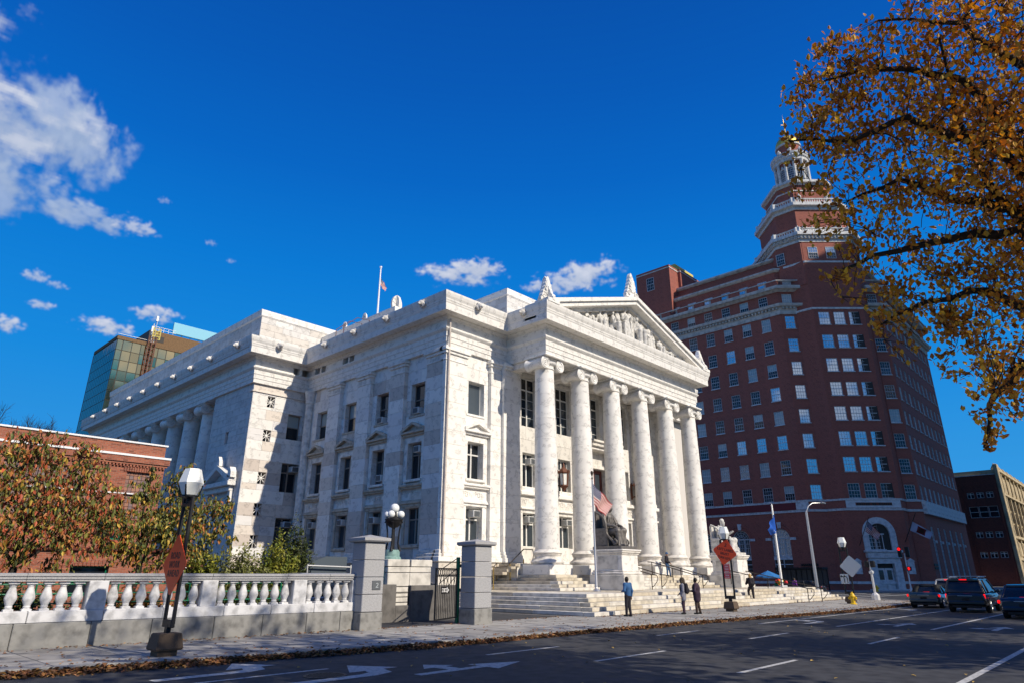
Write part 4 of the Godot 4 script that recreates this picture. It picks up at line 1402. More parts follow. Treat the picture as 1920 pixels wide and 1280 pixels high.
	for s in [-1.0, 1.0]:
		var a := Vector2(44.2 + s * 11.75, 19.72)
		var b := Vector2(44.2, 23.5)
		var dir := (b - a).normalized()
		for q in [[0.0, 0.30, -26.93, 0.02], [-0.32, 0.0, -27.1, 0.0], [-0.62, -0.32, -27.75, 0.0], [-0.82, -0.62, -28.15, 0.0]]:
			var nrm := Vector2(-dir.y, dir.x) * (1.0 if s > 0.0 else -1.0)
			nrm = nrm if nrm.y > 0.0 else -nrm
			# stones along the rake, mitred at the top
			var n := 7
			for k in n:
				var p := []
				for e in [[k, q[0]], [k + 1, q[0]], [k + 1, q[1]], [k, q[1]]]:
					var t: float = float(e[0]) / n
					var g: float = 0.006 * (1.0 if e[0] == k else -1.0)
					if (e[0] == 0) or e[0] == n:
						g = 0.0
					var pt: Vector2 = a.lerp(b, t) + dir * g
					var off: float = e[1] / dir.dot(Vector2(-s, 0))
					pt.y += off
					p.append(pt)
				rk.prism(PackedVector2Array(p), -29.2, q[2])
	obj("raking_cornice", rk, M.marble, C)
	var rf := MB.new()
	rf.prism(PackedVector2Array([Vector2(32.6, 19.93), Vector2(55.8, 19.93), Vector2(44.2, 23.7)]), -36.0, -29.2)
	obj("porch_roof", rf, M.marble_c, C)
	for p in [[33.0, 20.0, -27.55, 1.0], [44.2, 23.85, -27.6, 1.15], [55.4, 20.0, -27.55, 1.0]]:
		obj("acroterion", acroterion_mesh(), M.marble, C).global_transform = Transform3D(Basis().scaled(Vector3.ONE * p[3]), Vector3(p[0], p[1], p[2]))
		if p[3] == 1.0:
			obj("acroterion", acroterion_mesh(), M.marble, C).global_transform = Transform3D(Basis(Vector3.UP, PI / 2), Vector3(p[0], p[1], p[2] - 0.1))
			obj("acroterion_block", bm(Vector3(1.3, 0.3, 1.3), 0.03), M.marble, C).global_transform = Transform3D(Basis(), Vector3(p[0], 19.95, p[2]))
	# figures in the pediment: standing, seated and reclining, carved in the round
	for k in 21:
		var fx: float = 35.4 + k * 0.88
		var dx := absf(fx - 44.2)
		var room := 3.25 * (1.0 - dx / 10.2)
		var kind := 2 if dx > 6.4 else (1 if (dx > 4.0 or k % 4 == 3) else 0)
		var b := MB.new()
		carved(b, room * (0.97 if kind == 0 else (1.02 if kind == 1 else 0.92)), kind, k)
		obj("carved_figure", b, M.white_statue, C).global_transform = Transform3D(Basis(Vector3.UP, (rng.randf() - 0.5) * 0.9), Vector3(fx, 19.88, -28.0 + 0.18 * (k % 2)))
	var staff := MB.new()
	staff.tube([Vector3(44.75, 19.9, -27.75), Vector3(44.75, 22.4, -27.75)], 0.06, 6)
	obj("carved_staff", staff, M.white_statue, C)

func carved(b: MB, h: float, kind: int, k: int) -> void:
	var r := RandomNumberGenerator.new()
	r.seed = 100 + k
	var s := h / 2.3
	var bones := []
	var j := func() -> float: return r.randf_range(-0.08, 0.08)
	if kind == 2:  # reclining
		var L := h * 1.05
		var sg := -1.0 if k % 2 else 1.0
		bones = [[Vector3(-sg * L, 0.22, 0.1), Vector3(-sg * L * 0.4, 0.3, 0.15), 0.13, 0.19], [Vector3(-sg * L * 0.4, 0.3, 0.1), Vector3(sg * L * 0.35, h * 0.35, 0.0), 0.25, 0.24], [Vector3(sg * L * 0.35, h * 0.35, 0), Vector3(sg * L * 0.5, h * 0.65, 0), 0.22, 0.2], [Vector3(sg * L * 0.55, h * 0.9, 0.03), Vector3(sg * L * 0.55, h * 0.95, 0.05), 0.12, 0.12], [Vector3(sg * L * 0.6, h * 0.62, 0.05), Vector3(sg * L * 0.8, 0.15, 0.15), 0.09, 0.08], [Vector3(sg * L * 0.4, h * 0.6, 0.12), Vector3(-sg * L * 0.1, h * 0.4, 0.25), 0.09, 0.07]]
	else:
		var seat := kind == 1
		var hip := (0.85 if seat else 1.2) * s
		var neck := hip + 0.68 * s
		bones = [[Vector3(j.call(), hip, 0.0), Vector3(j.call(), hip + 0.35 * s, 0.02), 0.22 * s, 0.22 * s], [Vector3(j.call(), hip + 0.35 * s, 0.0), Vector3(0, neck - 0.12 * s, 0.0), 0.24 * s, 0.2 * s], [Vector3(-0.24 * s, neck - 0.12 * s, 0), Vector3(0.24 * s, neck - 0.12 * s, 0), 0.11 * s, 0.11 * s], [Vector3(0, neck, 0), Vector3(0, neck + 0.1 * s, 0), 0.07 * s, 0.07 * s], [Vector3(j.call() * 0.5, neck + 0.24 * s, 0.03), Vector3(j.call() * 0.5, neck + 0.3 * s, 0.02), 0.125 * s, 0.12 * s]]
		for sg in [-1.0, 1.0]:
			var el := Vector3(sg * (0.36 + j.call()) * s, hip + 0.15 * s + j.call(), 0.1 * s)
			bones.append([Vector3(sg * 0.27 * s, neck - 0.14 * s, 0), el, 0.1 * s, 0.08 * s])
			bones.append([el, Vector3(sg * r.randf_range(-0.1, 0.4) * s, hip + r.randf_range(-0.1, 0.5) * s, 0.28 * s), 0.08 * s, 0.06 * s])
			if seat:
				bones.append([Vector3(sg * 0.12 * s, hip - 0.05, 0.05), Vector3(sg * 0.2 * s, hip, 0.45 * s), 0.19 * s, 0.17 * s])
				bones.append([Vector3(sg * 0.2 * s, hip, 0.45 * s), Vector3(sg * 0.2 * s, 0.1, 0.45 * s), 0.17 * s, 0.16 * s])
			else:
				bones.append([Vector3(sg * 0.1 * s, hip, 0), Vector3(sg * (0.14 + j.call()) * s, 0.65 * s, 0.1 * s), 0.2 * s, 0.17 * s])
				bones.append([Vector3(sg * 0.14 * s, 0.65 * s, 0.1 * s), Vector3(sg * 0.16 * s, 0.06, 0.02), 0.17 * s, 0.17 * s])
		# folds of drapery
		for q in 5:
			var x := -0.22 + 0.11 * q
			bones.append([Vector3(x * s, hip + 0.1, 0.17 * s), Vector3((x + j.call()) * s * 1.2, 0.08, 0.22 * s + (0.2 * s if seat else 0.0)), 0.045 * s, 0.07 * s])
		if seat:
			bones.append([Vector3(0, 0.3, -0.15), Vector3(0, hip - 0.15, -0.15), 0.34 * s, 0.3 * s])
	blob(b, bones, 0.05, 0.07)

# ------------------------------------------------------------------ figures: tapered capsules joined smoothly, meshed with surface nets
func blob(b: MB, bones: Array, cell: float, k: float) -> void:
	var lo := Vector3.ONE * 1e9
	var hi := Vector3.ONE * -1e9
	for q in bones:
		var rm: float = maxf(q[2], q[3]) + cell * 2.0
		lo = lo.min((q[0] as Vector3).min(q[1]) - Vector3.ONE * rm)
		hi = hi.max((q[0] as Vector3).max(q[1]) + Vector3.ONE * rm)
	var n := Vector3i(((hi - lo) / cell).ceil()) + Vector3i.ONE * 2
	var f := PackedFloat32Array()
	f.resize(n.x * n.y * n.z)
	f.fill(1e3)
	var sy := n.x
	var sz := n.x * n.y
	for q in bones:
		var a: Vector3 = q[0]
		var d: Vector3 = (q[1] as Vector3) - a
		var ra: float = q[2]
		var rb: float = q[3]
		var rm: float = maxf(ra, rb) + k + cell * 1.5
		var sc: Vector3 = q[4] if q.size() > 4 else Vector3.ONE
		var p0 := Vector3i((((a.min(q[1]) - Vector3.ONE * rm) - lo) / cell).floor()).clamp(Vector3i.ZERO, n - Vector3i.ONE)
		var p1 := Vector3i((((a.max(q[1]) + Vector3.ONE * rm) - lo) / cell).ceil()).clamp(Vector3i.ZERO, n - Vector3i.ONE)
		var dd := maxf(d.length_squared(), 1e-9)
		for z in range(p0.z, p1.z + 1):
			for y in range(p0.y, p1.y + 1):
				var i := z * sz + y * sy + p0.x
				for x in range(p0.x, p1.x + 1):
					var e := lo + Vector3(x, y, z) * cell - a
					var t := clampf(e.dot(d) / dd, 0.0, 1.0)
					var v := ((e - d * t) * sc).length() - ra - (rb - ra) * t
					var o := f[i]
					if o > 500.0:
						f[i] = v
					else:
						var h := clampf(0.5 + 0.5 * (v - o) / k, 0.0, 1.0)
						f[i] = lerpf(v, o, h) - k * h * (1.0 - h)
					i += 1
	var vert := {}
	var cor := [0, 1, sy, sy + 1, sz, sz + 1, sz + sy, sz + sy + 1]
	var edges := [[0, 1], [2, 3], [4, 5], [6, 7], [0, 2], [1, 3], [4, 6], [5, 7], [0, 4], [1, 5], [2, 6], [3, 7]]
	var cp := [Vector3(0, 0, 0), Vector3(1, 0, 0), Vector3(0, 1, 0), Vector3(1, 1, 0), Vector3(0, 0, 1), Vector3(1, 0, 1), Vector3(0, 1, 1), Vector3(1, 1, 1)]
	for z in n.z - 1:
		for y in n.y - 1:
			var i := z * sz + y * sy
			for x in n.x - 1:
				var v0 := f[i] < 0.0
				if v0 != (f[i + 1] < 0.0) or v0 != (f[i + sy] < 0.0) or v0 != (f[i + sz] < 0.0) or v0 != (f[i + sy + 1] < 0.0) or v0 != (f[i + sz + 1] < 0.0) or v0 != (f[i + sz + sy] < 0.0) or v0 != (f[i + sz + sy + 1] < 0.0):
					var s := Vector3.ZERO
					var m := 0
					for e in edges:
						var fa := f[i + cor[e[0]]]
						var fb := f[i + cor[e[1]]]
						if (fa < 0.0) != (fb < 0.0):
							s += (cp[e[0]] as Vector3).lerp(cp[e[1]], fa / (fa - fb))
							m += 1
					var p := lo + (Vector3(x, y, z) + s / m) * cell
					var g := Vector3(f[i + 1] - f[i] + f[i + 1 + sy + sz] - f[i + sy + sz], f[i + sy] - f[i] + f[i + 1 + sy + sz] - f[i + 1 + sz], f[i + sz] - f[i] + f[i + 1 + sy + sz] - f[i + 1 + sy])
					vert[i] = [p, g.normalized()]
				i += 1
	for i in vert:
		var inside := f[i] < 0.0
		for ax in 3:
			var st: int = [1, sy, sz][ax]
			if inside == (f[i + st] < 0.0):
				continue
			var o1: int = [sy, sz, 1][ax]
			var o2: int = [sz, 1, sy][ax]
			if not (vert.has(i - o1) and vert.has(i - o2) and vert.has(i - o1 - o2)):
				continue
			var a: Array = vert[i]
			var c: Array = vert[i - o1]
			var d: Array = vert[i - o1 - o2]
			var e: Array = vert[i - o2]
			if inside:
				b.ts(a[0], c[0], d[0], a[1], c[1], d[1])
				b.ts(a[0], d[0], e[0], a[1], d[1], e[1])
			else:
				b.ts(a[0], d[0], c[0], a[1], d[1], c[1])
				b.ts(a[0], e[0], d[0], a[1], e[1], d[1])

# ------------------------------------------------------------------ the broad steps
func stairs() -> void:
	var T := thing("stone_stairs", "broad weathered stone stairs in two flights in front of the white columns", "stairs", Vector3(42.5, 0, -22))
	var mats := [M.step_a, M.step_b, M.step_c, M.step_a, M.step_b]
	var core := MB.new()
	core.ab(Vector3(27.7, 0, -30), Vector3(57.4, 0.84, -21.2))
	core.ab(Vector3(33.2, 0, -32), Vector3(55.6, 1.74, -27.6))
	core.ab(Vector3(27.5, -0.2, -40.0), Vector3(33.0, 0.8, -30))
	obj("stair_core", core, M.step_c, T)
	for fl in 2:
		for i in 5:
			var y1: float = 0.18 * (i + 1) + 0.9 * fl
			var x0: float = (25.6 if fl == 0 else 31.13) + 0.42 * i
			var x1: float = (59.3 if fl == 0 else 57.2) - 0.42 * i
			var z0: float = (-18.98 if fl == 0 else -25.45) - 0.42 * i
			var dep: float = 0.62 if i < 4 else (4.9 if fl == 0 else 1.4)
			# front run
			var x := x0
			while x < x1 - 0.05:
				var w: float = minf(1.3 + rng.randf() * 1.3, x1 - x)
				if x1 - x - w < 0.5:
					w = x1 - x
				if rng.randf() < 0.06 and w > 0.8 and i < 4:
					# a short length of the riser is broken away
					obj("stair_stone", bm(Vector3(0.24, 0.1, dep - 0.12), 0.012), M.concrete_old, T).global_transform = Transform3D(Basis(), Vector3(x + 0.12, y1 - 0.13, z0 - dep * 0.5 - 0.1))
					x += 0.25
					w -= 0.25
				obj("stair_stone", bm(Vector3(w - 0.012, 0.176, dep), 0.015), mats[rng.randi() % 5], T).global_transform = Transform3D(Basis(), Vector3(x + w * 0.5, y1 - 0.088 - rng.randf() * 0.004, z0 - dep * 0.5))
				x += w
			# return along the left side
			var z: float = z0 - dep - 0.006
			var zend := -36.0 if fl == 0 else -31.9
			var wd: float = 0.62 if i < 4 else (5.6 if fl == 0 else 2.4)
			while z > zend:
				var l: float = minf(2.2 + rng.randf() * 1.4, z - zend + 0.05)
				obj("stair_stone", bm(Vector3(wd, 0.176, l - 0.012), 0.015), mats[rng.randi() % 5], T).global_transform = Transform3D(Basis(), Vector3(x0 + wd * 0.5, y1 - 0.088, z - l * 0.5))
				z -= l
	# little side stair up to the porch
	for k in 4:
		obj("stair_stone", bm(Vector3(0.42, 0.17, 1.6), 0.015), M.step_c, T).global_transform = Transform3D(Basis(), Vector3(31.5 + 0.4 * k, 1.88 + 0.17 * k, -31.0))
	# hand rails
	for q in [[39.6, -24.6, 1.8, 0.9, 0], [40.8, -24.6, 1.8, 0.9, 0], [44.9, -24.4, 1.8, 0.9, 0], [46.1, -24.4, 1.8, 0.9, 0], [50.0, -18.5, 1.5, 0.0, 0], [52.3, -18.4, 1.5, 0.0, 0]]:
		hand_rail(Vector3(q[0], q[3], q[1]), 3.4 if q[3] > 0.0 else 5.6, q[2] - q[3] if q[3] > 0.0 else 1.2, M.dark_rail, ["brown iron hand rail on the upper steps left of the man in a blue cap", "brown iron hand rail on the upper steps below the second column bay", "brown iron hand rail where the man in jeans stands", "brown iron hand rail just right of the man in jeans", "long brown hand rail beside the climbing woman with fair hair", "long brown hand rail at the right end of the lower steps"][hand_rails])
	var o := thing("side_rail", "yellow brass hand rail at the left end of the porch", "hand rail", Vector3(32.2, 0.9, -30.5))
	var b := MB.new()
	for z in [0.0, -1.2]:
		b.tube([Vector3(-1.4, 0.6, z), Vector3(-1.4, 1.35, z), Vector3(-0.2, 1.4, z), Vector3(1.4, 2.5, z), Vector3(2.3, 2.5, z)], 0.035, 6)
		b.tube([Vector3(2.3, 2.5, z), Vector3(2.4, 2.2, z), Vector3(2.25, 1.7, z)], 0.03, 6)
	obj("rail", b, M.dark_rail, o, Vector3.ZERO)
	for p in [[-1.4, 0.4], [0.1, 0.6], [1.4, 0.9]]:
		for z in [0.0, -1.2]:
			obj("post", bm(Vector3(0.06, 1.3, 0.06), 0.01), M.brass, o, Vector3(p[0], p[1] + 0.3, z))

var hand_rails := 0
func hand_rail(at: Vector3, run: float, rise: float, m: Material, label: String) -> void:
	hand_rails += 1
	var o := thing("hand_rail", label, "hand rail", at, 0.0, "hand rails on the steps")
	var b := MB.new()
	var top := []
	for k in 9:
		var t := k / 8.0
		top.append(Vector3(0, 0.92 + rise * t, -run * t))
	top.push_front(Vector3(0, 0.9, 0.35))
	top.append(Vector3(0, 0.94 + rise, -run - 0.35))
	b.tube(top, 0.032, 6)
	b.tube([Vector3(0, 0.9, 0.35), Vector3(0, 0.78, 0.45), Vector3(0, 0.5, 0.4), Vector3(0, 0.2, 0.12), Vector3(0, 0.15, 0.0)], 0.024, 6)
	obj("rail", b, m, o, Vector3.ZERO)
	for t in [0.0, 0.5, 1.0]:
		obj("post", bm(Vector3(0.05, 0.98, 0.05), 0.008), m, o, Vector3(0, 0.44 + rise * t, -run * t))

# ------------------------------------------------------------------ the brick tower block with the gilded cupola
func brick_wall(b: MB, F: Transform3D, u0: float, u1: float, v0: float, v1: float, holes: Array, depth := 0.35) -> void:
	# one wall with real openings
	b.x = F
	var ys := [v0, v1]
	for h in holes:
		ys.append(h[2])
		ys.append(h[3])
	ys.sort()
	for k in ys.size() - 1:
		if ys[k + 1] - ys[k] < 0.01:
			continue
		var mid: float = (ys[k] + ys[k + 1]) * 0.5
		var us := []
		for h in holes:
			if h[2] < mid and h[3] > mid:
				us.append([h[0], h[1]])
		us.sort_custom(func(p, q): return p[0] < q[0])
		var x := u0
		for h in us:
			if h[0] - x > 0.01:
				b.ab(Vector3(x, ys[k], -depth), Vector3(h[0], ys[k + 1], 0))
			x = h[1]
		if u1 - x > 0.01:
			b.ab(Vector3(x, ys[k], -depth), Vector3(u1, ys[k + 1], 0))
	b.x = Transform3D()

func arch_window(parent: Node3D, F: Transform3D, u: float, v: float, w: float, spring: float, called := "arched_window") -> void:
	var o := Node3D.new()
	o.name = called
	parent.add_child(o, true)
	o.global_transform = F * Transform3D(Basis(), Vector3(u, v, -0.25))
	var key := "arch %.2f %.2f" % [w, spring]
	if not boxes.has(key):
		var f := MB.new()
		var r := w / 2
		var pts := []
		for k in 17:
			var a := PI * k / 16.0
			pts.append(Vector3(cos(a) * (r - 0.06), spring + sin(a) * (r - 0.06), 0))
		f.tube(pts, 0.08, 4)
		for s in [-1.0, 1.0]:
			f.box(Vector3(s * (r - 0.06), spring / 2, 0), Vector3(0.14, spring, 0.14))
			f.box(Vector3(s * w / 6, spring / 2, 0), Vector3(0.10, spring, 0.12))
		f.box(Vector3(0, spring, 0), Vector3(w, 0.16, 0.14))
		f.box(Vector3(0, 0.06, 0), Vector3(w, 0.16, 0.14))
		for k in range(1, 6):
			var a := PI * k / 6.0
			f.tube([Vector3(cos(a) * r * 0.2, spring + sin(a) * r * 0.2, 0), Vector3(cos(a) * r, spring + sin(a) * r, 0)], 0.03, 4)
		for q in [0.45, 0.72]:
			var pp := []
			for k in 13:
				var a := PI * k / 12.0
				pp.append(Vector3(cos(a) * r * q, spring + sin(a) * r * q, 0))
			f.tube(pp, 0.025, 4)
		for k in range(1, 4):
			f.box(Vector3(0, spring * k / 4.0, 0), Vector3(w, 0.045, 0.06))
		for k in 9:
			f.box(Vector3(-r + w * (k + 0.5) / 9.0, spring / 2, 0), Vector3(0.035, spring, 0.05))
		var p := MB.new()
		var poly := PackedVector2Array([Vector2(-r, 0), Vector2(r, 0)])
		for k in 17:
			var a := PI * k / 16.0
			poly.append(Vector2(cos(a) * r, spring + sin(a) * r))
		p.prism(poly, -0.06, -0.03)
		boxes[key] = [f.mesh(), p.mesh()]
	obj("frame", boxes[key][0], M.hotel_white, o, Vector3.ZERO)
	obj("pane", boxes[key][1], M.pane_dim if rng.randf() < 0.5 else M.pane_sky, o, Vector3.ZERO)

func dentils(b: MB, F: Transform3D, u0: float, u1: float, y: float, out: float, p := 0.55) -> void:
	b.x = F
	var n := int((u1 - u0) / p)
	for k in n:
		b.box(Vector3(u0 + (u1 - u0) * (k + 0.5) / n, y, out), Vector3(p * 0.5, 0.3, 0.35))
	b.x = Transform3D()

func hotel() -> void:
	var fw := Vector3(0.72897, 0, -0.68455)
	var rt := Vector3(0.68455, 0, 0.72897)
	var H := thing("tower_block", "tall red brick office tower with white window frames and a gold domed cupola", "building", Vector3(107, 0, -36))
	var at := func(s: float, d: float) -> Vector3: return fw * d + rt * s
	var A: Vector3 = at.call(45.57, 91.8)
	var B: Vector3 = at.call(53.35, 91.8)
	var P0: Vector3 = at.call(43.75, 93.5)
	var P1: Vector3 = at.call(41.35, 93.5)
	var Q0: Vector3 = at.call(55.1, 93.5)
	var Q1: Vector3 = at.call(57.1, 93.5)
	var X := P1.x
	var ZR := Q1.z
	var xe := 134.8
	var zb := -62.0
	var Fl := frame(Vector3(X, 0, 0), Vector3.LEFT)
	var Fc := frame(Vector3.ZERO, -fw)
	Fc.origin = -fw * -91.8
	Fc.origin = fw * 91.8
	var Fn := Fc
	Fn.origin = fw * 93.5
	var Fr := frame(Vector3(0, 0, ZR), Vector3.BACK)
	var tops := []
	for k in 8:
		tops.append(39.35 - 3.64 * k)
	var lz := []
	for k in 8:
		lz.append(-36.28 - 3.12 * k)
	var rx := []
	for k in 10:
		rx.append(108.7 + 2.68 * k)
	var hl := []
	var hc := []
	var hn := []
	var hr := []
	for t in tops:
		for z in lz:
			hl.append([z - 0.7, z + 0.7, t - 2.03, t])
		for s in 3:
			var c: float = 49.46 + (s - 1) * 2.285
			hc.append([c - 0.83, c + 0.83, t - 2.03, t])
		hn.append([41.95, 43.45, t - 2.03, t])
		hn.append([55.15, 56.65, t - 2.03, t])
		for x in rx:
			hr.append([x - 0.62, x + 0.62, t - 2.03, t])
	for z in lz:
		hl.append([z - 0.7, z + 0.7, 41.2, 43.05])
	hn.append([41.95, 43.45, 41.2, 43.0])
	hn.append([55.15, 56.65, 41.2, 43.0])
	for x in rx:
		hr.append([x - 0.62, x + 0.62, 41.2, 43.0])
	for c in [-38.4, -44.3, -50.2]:
		hl.append([c - 1.3, c + 1.3, 1.1, 8.1])
	hc.append([47.6, 51.3, 0.0, 8.75])
	for k in 6:
		hr.append([109.7 + 3.9 * k, 111.0 + 3.9 * k, 1.1, 8.3])
	var w := MB.new()
	brick_wall(w, Fl, zb, P1.z, 0, 44.3, hl)
	brick_wall(w, Fn, 41.35, 43.9, 0, 44.3, hn.filter(func(h): return h[0] < 50.0))
	brick_wall(w, Fn, 55.0, 57.1, 0, 44.3, hn.filter(func(h): return h[0] > 50.0))
	brick_wall(w, Fr, Q1.x, xe, 0, 44.3, hr)
	brick_wall(w, Fc, 45.57, 53.35, 0, 51.3, hc)
	var side := frame(Vector3(A.x, 0, 0), Vector3.LEFT)
	brick_wall(w, side, A.z - 3.7, A.z, 0, 51.3, [])
	var side2 := frame(Vector3(0, 0, B.z), Vector3.BACK)
	brick_wall(w, side2, B.x, B.x + 3.7, 0, 51.3, [])
	obj("wall", w, M.hotel_brick, H)
	# dark rooms behind the glass, and the solid upper storeys
	var inn := MB.new()
	inn.x = Transform3D()
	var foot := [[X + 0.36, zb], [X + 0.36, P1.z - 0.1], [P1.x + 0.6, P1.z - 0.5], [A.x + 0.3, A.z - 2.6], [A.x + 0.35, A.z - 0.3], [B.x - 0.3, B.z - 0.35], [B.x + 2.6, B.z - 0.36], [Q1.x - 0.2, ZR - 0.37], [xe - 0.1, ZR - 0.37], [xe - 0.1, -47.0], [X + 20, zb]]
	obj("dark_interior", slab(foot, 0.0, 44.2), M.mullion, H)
	# windows
	var pick := func(k: int) -> Array:
		match k:
			0: return [M.pane_dark, M.pane_dark]
			1: return [M.pane_dim, M.pane_dark]
			2: return [M.pane_dark, M.pane_blind]
			3: return [M.pane_blind, M.pane_blind]
			_: return [M.pane_sky, M.pane_sky]
	var put := func(F: Transform3D, u: float, t: float, ww: float, pm: Array, hh := 2.03) -> void:
		var o := window(H, F, u, t - hh, ww, hh, 3, 0.1, M.hotel_white, pm)
		obj("sill", bm(Vector3(ww + 0.16, 0.14, 0.3), 0.02), M.hotel_white, o, Vector3(0, -0.07, 0.08))
	for r in tops.size():
		for z in lz:
			if z < -52.0 and r > 3:
				continue
			put.call(Fl, z, tops[r], 1.4, pick.call([2, 3, 1, 1, 4, 0, 4, 0, 0, 1][(rng.randi() + r) % 10] if r > 0 else [2, 2, 3, 2, 1][rng.randi() % 5]))
		for s in 3:
			put.call(Fc, 49.46 + (s - 1) * 2.285, tops[r], 1.66, pick.call(4 if r < 7 else 0))
		put.call(Fn, 42.7, tops[r], 1.5, pick.call(4))
		put.call(Fn, 55.9, tops[r], 1.5, pick.call([0, 0, 1, 0, 3, 0, 0, 0][r]))
		for x in rx:
			put.call(Fr, x, tops[r], 1.24, pick.call([4, 4, 1][rng.randi() % 3]))
	for z in lz:
		put.call(Fl, z, 43.05, 1.4, pick.call([0, 2, 1][rng.randi() % 3]), 1.85)
	put.call(Fn, 42.7, 43.0, 1.5, pick.call(3), 1.8)
	put.call(Fn, 55.9, 43.0, 1.5, pick.call(0), 1.8)
	for x in rx:
		put.call(Fr, x, 43.0, 1.24, pick.call(4), 1.8)
	for p in [[-38.4], [-44.3], [-50.2]]:
		arch_window(H, Fl, p[0], 4.3, 2.6, 2.5)
		window(H, Fl, p[0], 1.1, 2.6, 2.9, 2, 0.2, M.hotel_white, [M.pane_dark])
		var tr := MB.new()
		tr.x = Fl
		tr.ab(Vector3(p[0] - 1.3, 3.9, -0.2), Vector3(p[0] + 1.3, 4.4, 0.02))
		tr.prism(PackedVector2Array([Vector2(p[0] - 0.22, 8.15), Vector2(p[0] + 0.22, 8.15), Vector2(p[0] + 0.3, 9.0), Vector2(p[0] - 0.3, 9.0)]), -0.1, 0.1)
		for sg in [-1.0, 1.0]:
			tr.box(Vector3(p[0] + sg * 1.75, 6.7, 0.05), Vector3(0.8, 0.35, 0.12))
		obj("arch_dressing", tr, M.hotel_white, H)
		var fill := MB.new()
		fill.x = Fl
		for k in 8:
			for sg in [-1.0, 1.0]:
				var a0 := PI / 2 * k / 8.0
				var a1 := PI / 2 * (k + 1) / 8.0
				fill.prism(PackedVector2Array([Vector2(p[0] + sg * cos(a0) * 1.3, 6.8 + sin(a0) * 1.3), Vector2(p[0] + sg * 1.31, 6.8 + sin(a0) * 1.3), Vector2(p[0] + sg * 1.31, 6.8 + sin(a1) * 1.3), Vector2(p[0] + sg * cos(a1) * 1.3, 6.8 + sin(a1) * 1.3)]), -0.34, -0.002)
		var ring := []
		for k in 21:
			var a := PI * k / 20.0
			ring.append(Vector3(p[0] + cos(a) * 1.75, 6.9 + sin(a) * 1.75, 0.0))
		fill.tube(ring, 0.09, 5)
		obj("arch_infill", fill, M.hotel_brick, H)
	for k in 6:
		var u: float = 110.35 + 3.9 * k
		window(H, Fr, u, 1.1, 1.3, 7.2, 2, 0.1, M.hotel_white, [M.pane_dim])
		var tr := MB.new()
		tr.x = Fr
		tr.box(Vector3(u + 0.9, 6.3, 0.05), Vector3(0.6, 0.35, 0.15))
		obj("arch_dressing", tr, M.hotel_white, H)
	# stone bands
	var line := [Vector2(xe, ZR), Vector2(Q1.x, ZR), Vector2(Q0.x, Q0.z), Vector2(B.x + 2.48, B.z), Vector2(B.x, B.z), Vector2(A.x, A.z), Vector2(A.x, A.z - 2.48), Vector2(P1.x, P1.z), Vector2(X, zb)]
	var st := MB.new()
	st.sweep(line, [Vector2(-0.3, 11.55), Vector2(0.1, 11.55), Vector2(0.14, 11.8), Vector2(-0.3, 11.85)])
	obj("stone_band", st, M.hotel_white, H)
	st = MB.new()
	st.sweep(line, [Vector2(-0.3, 10.2), Vector2(0.12, 10.2), Vector2(0.18, 10.5), Vector2(-0.3, 10.55)])
	obj("stone_band", st, M.hotel_white, H)
	st = MB.new()
	st.sweep(line, [Vector2(-0.3, 0.78), Vector2(0.08, 0.78), Vector2(0.08, 1.1), Vector2(-0.3, 1.1)])
	obj("stone_band", st, M.hotel_white, H)
	st = MB.new()
	st.sweep([Vector2(B.x + 2.48, B.z), Vector2(B.x, B.z), Vector2(A.x, A.z), Vector2(A.x, A.z - 2.48)], [Vector2(-0.3, 39.75), Vector2(0.08, 39.75), Vector2(0.12, 40.05), Vector2(-0.3, 40.1)])
	obj("stone_band", st, M.hotel_white, H)
	st = MB.new()
	st.sweep([Vector2(B.x + 2.48, B.z), Vector2(B.x, B.z), Vector2(A.x, A.z), Vector2(A.x, A.z - 3.3)], [Vector2(-0.3, 47.6), Vector2(0.08, 47.6), Vector2(0.12, 47.9), Vector2(-0.3, 47.95)])
	obj("stone_band", st, M.hotel_white, H)
	var panel := MB.new()
	panel.x = Fc
	panel.ab(Vector3(45.7, 10.56, -0.1), Vector3(53.2, 11.54, 0.06))
	panel.x = Transform3D()
	panel.x = Fl
	panel.ab(Vector3(-35.6, 10.56, -0.1), Vector3(P1.z, 11.54, 0.06))
	obj("stone_panel", panel, M.hotel_white, H)
	var slit := MB.new()
	slit.x = Fc
	slit.ab(Vector3(47.0, 10.85, 0.0), Vector3(52.0, 11.25, 0.075))
	obj("name_recess", slit, M.brown_brick, H)
	slit = MB.new()
	slit.x = Fc
	for k in 16:
		if k in [6, 9]:
			continue
		slit.ab(Vector3(47.2 + k * 0.3, 10.88, 0.05), Vector3(47.4 + k * 0.3, 11.2, 0.09))
	obj("name_letters", slit, M.mullion, H)
	panel = MB.new()
	panel.x = Fl
	panel.ab(Vector3(-57.0, 10.57, -0.1), Vector3(-35.7, 11.53, 0.05))
	panel.ab(Vector3(-42.0, 10.55, 0.05), Vector3(-35.9, 11.56, 0.09))
	obj("red_fascia", panel, M.red_board, H)
	panel = MB.new()
	panel.x = Fr
	panel.prism(PackedVector2Array([Vector2(107.6, 9.9), Vector2(133.5, 9.9), Vector2(133.5, 11.6), Vector2(107.3, 11.6)]), 0.0, 0.5)
	obj("stone_balcony", panel, M.hotel_white, H)
	# dentil cornice, balconies, set-back storeys
	var wing := [Vector2(P0.x + 0.6, P0.z + 0.64), Vector2(P1.x, P1.z), Vector2(X, zb)]
	var wing2 := [Vector2(xe, ZR), Vector2(Q1.x, ZR), Vector2(Q0.x - 0.3, Q0.z - 0.3)]
	st = MB.new()
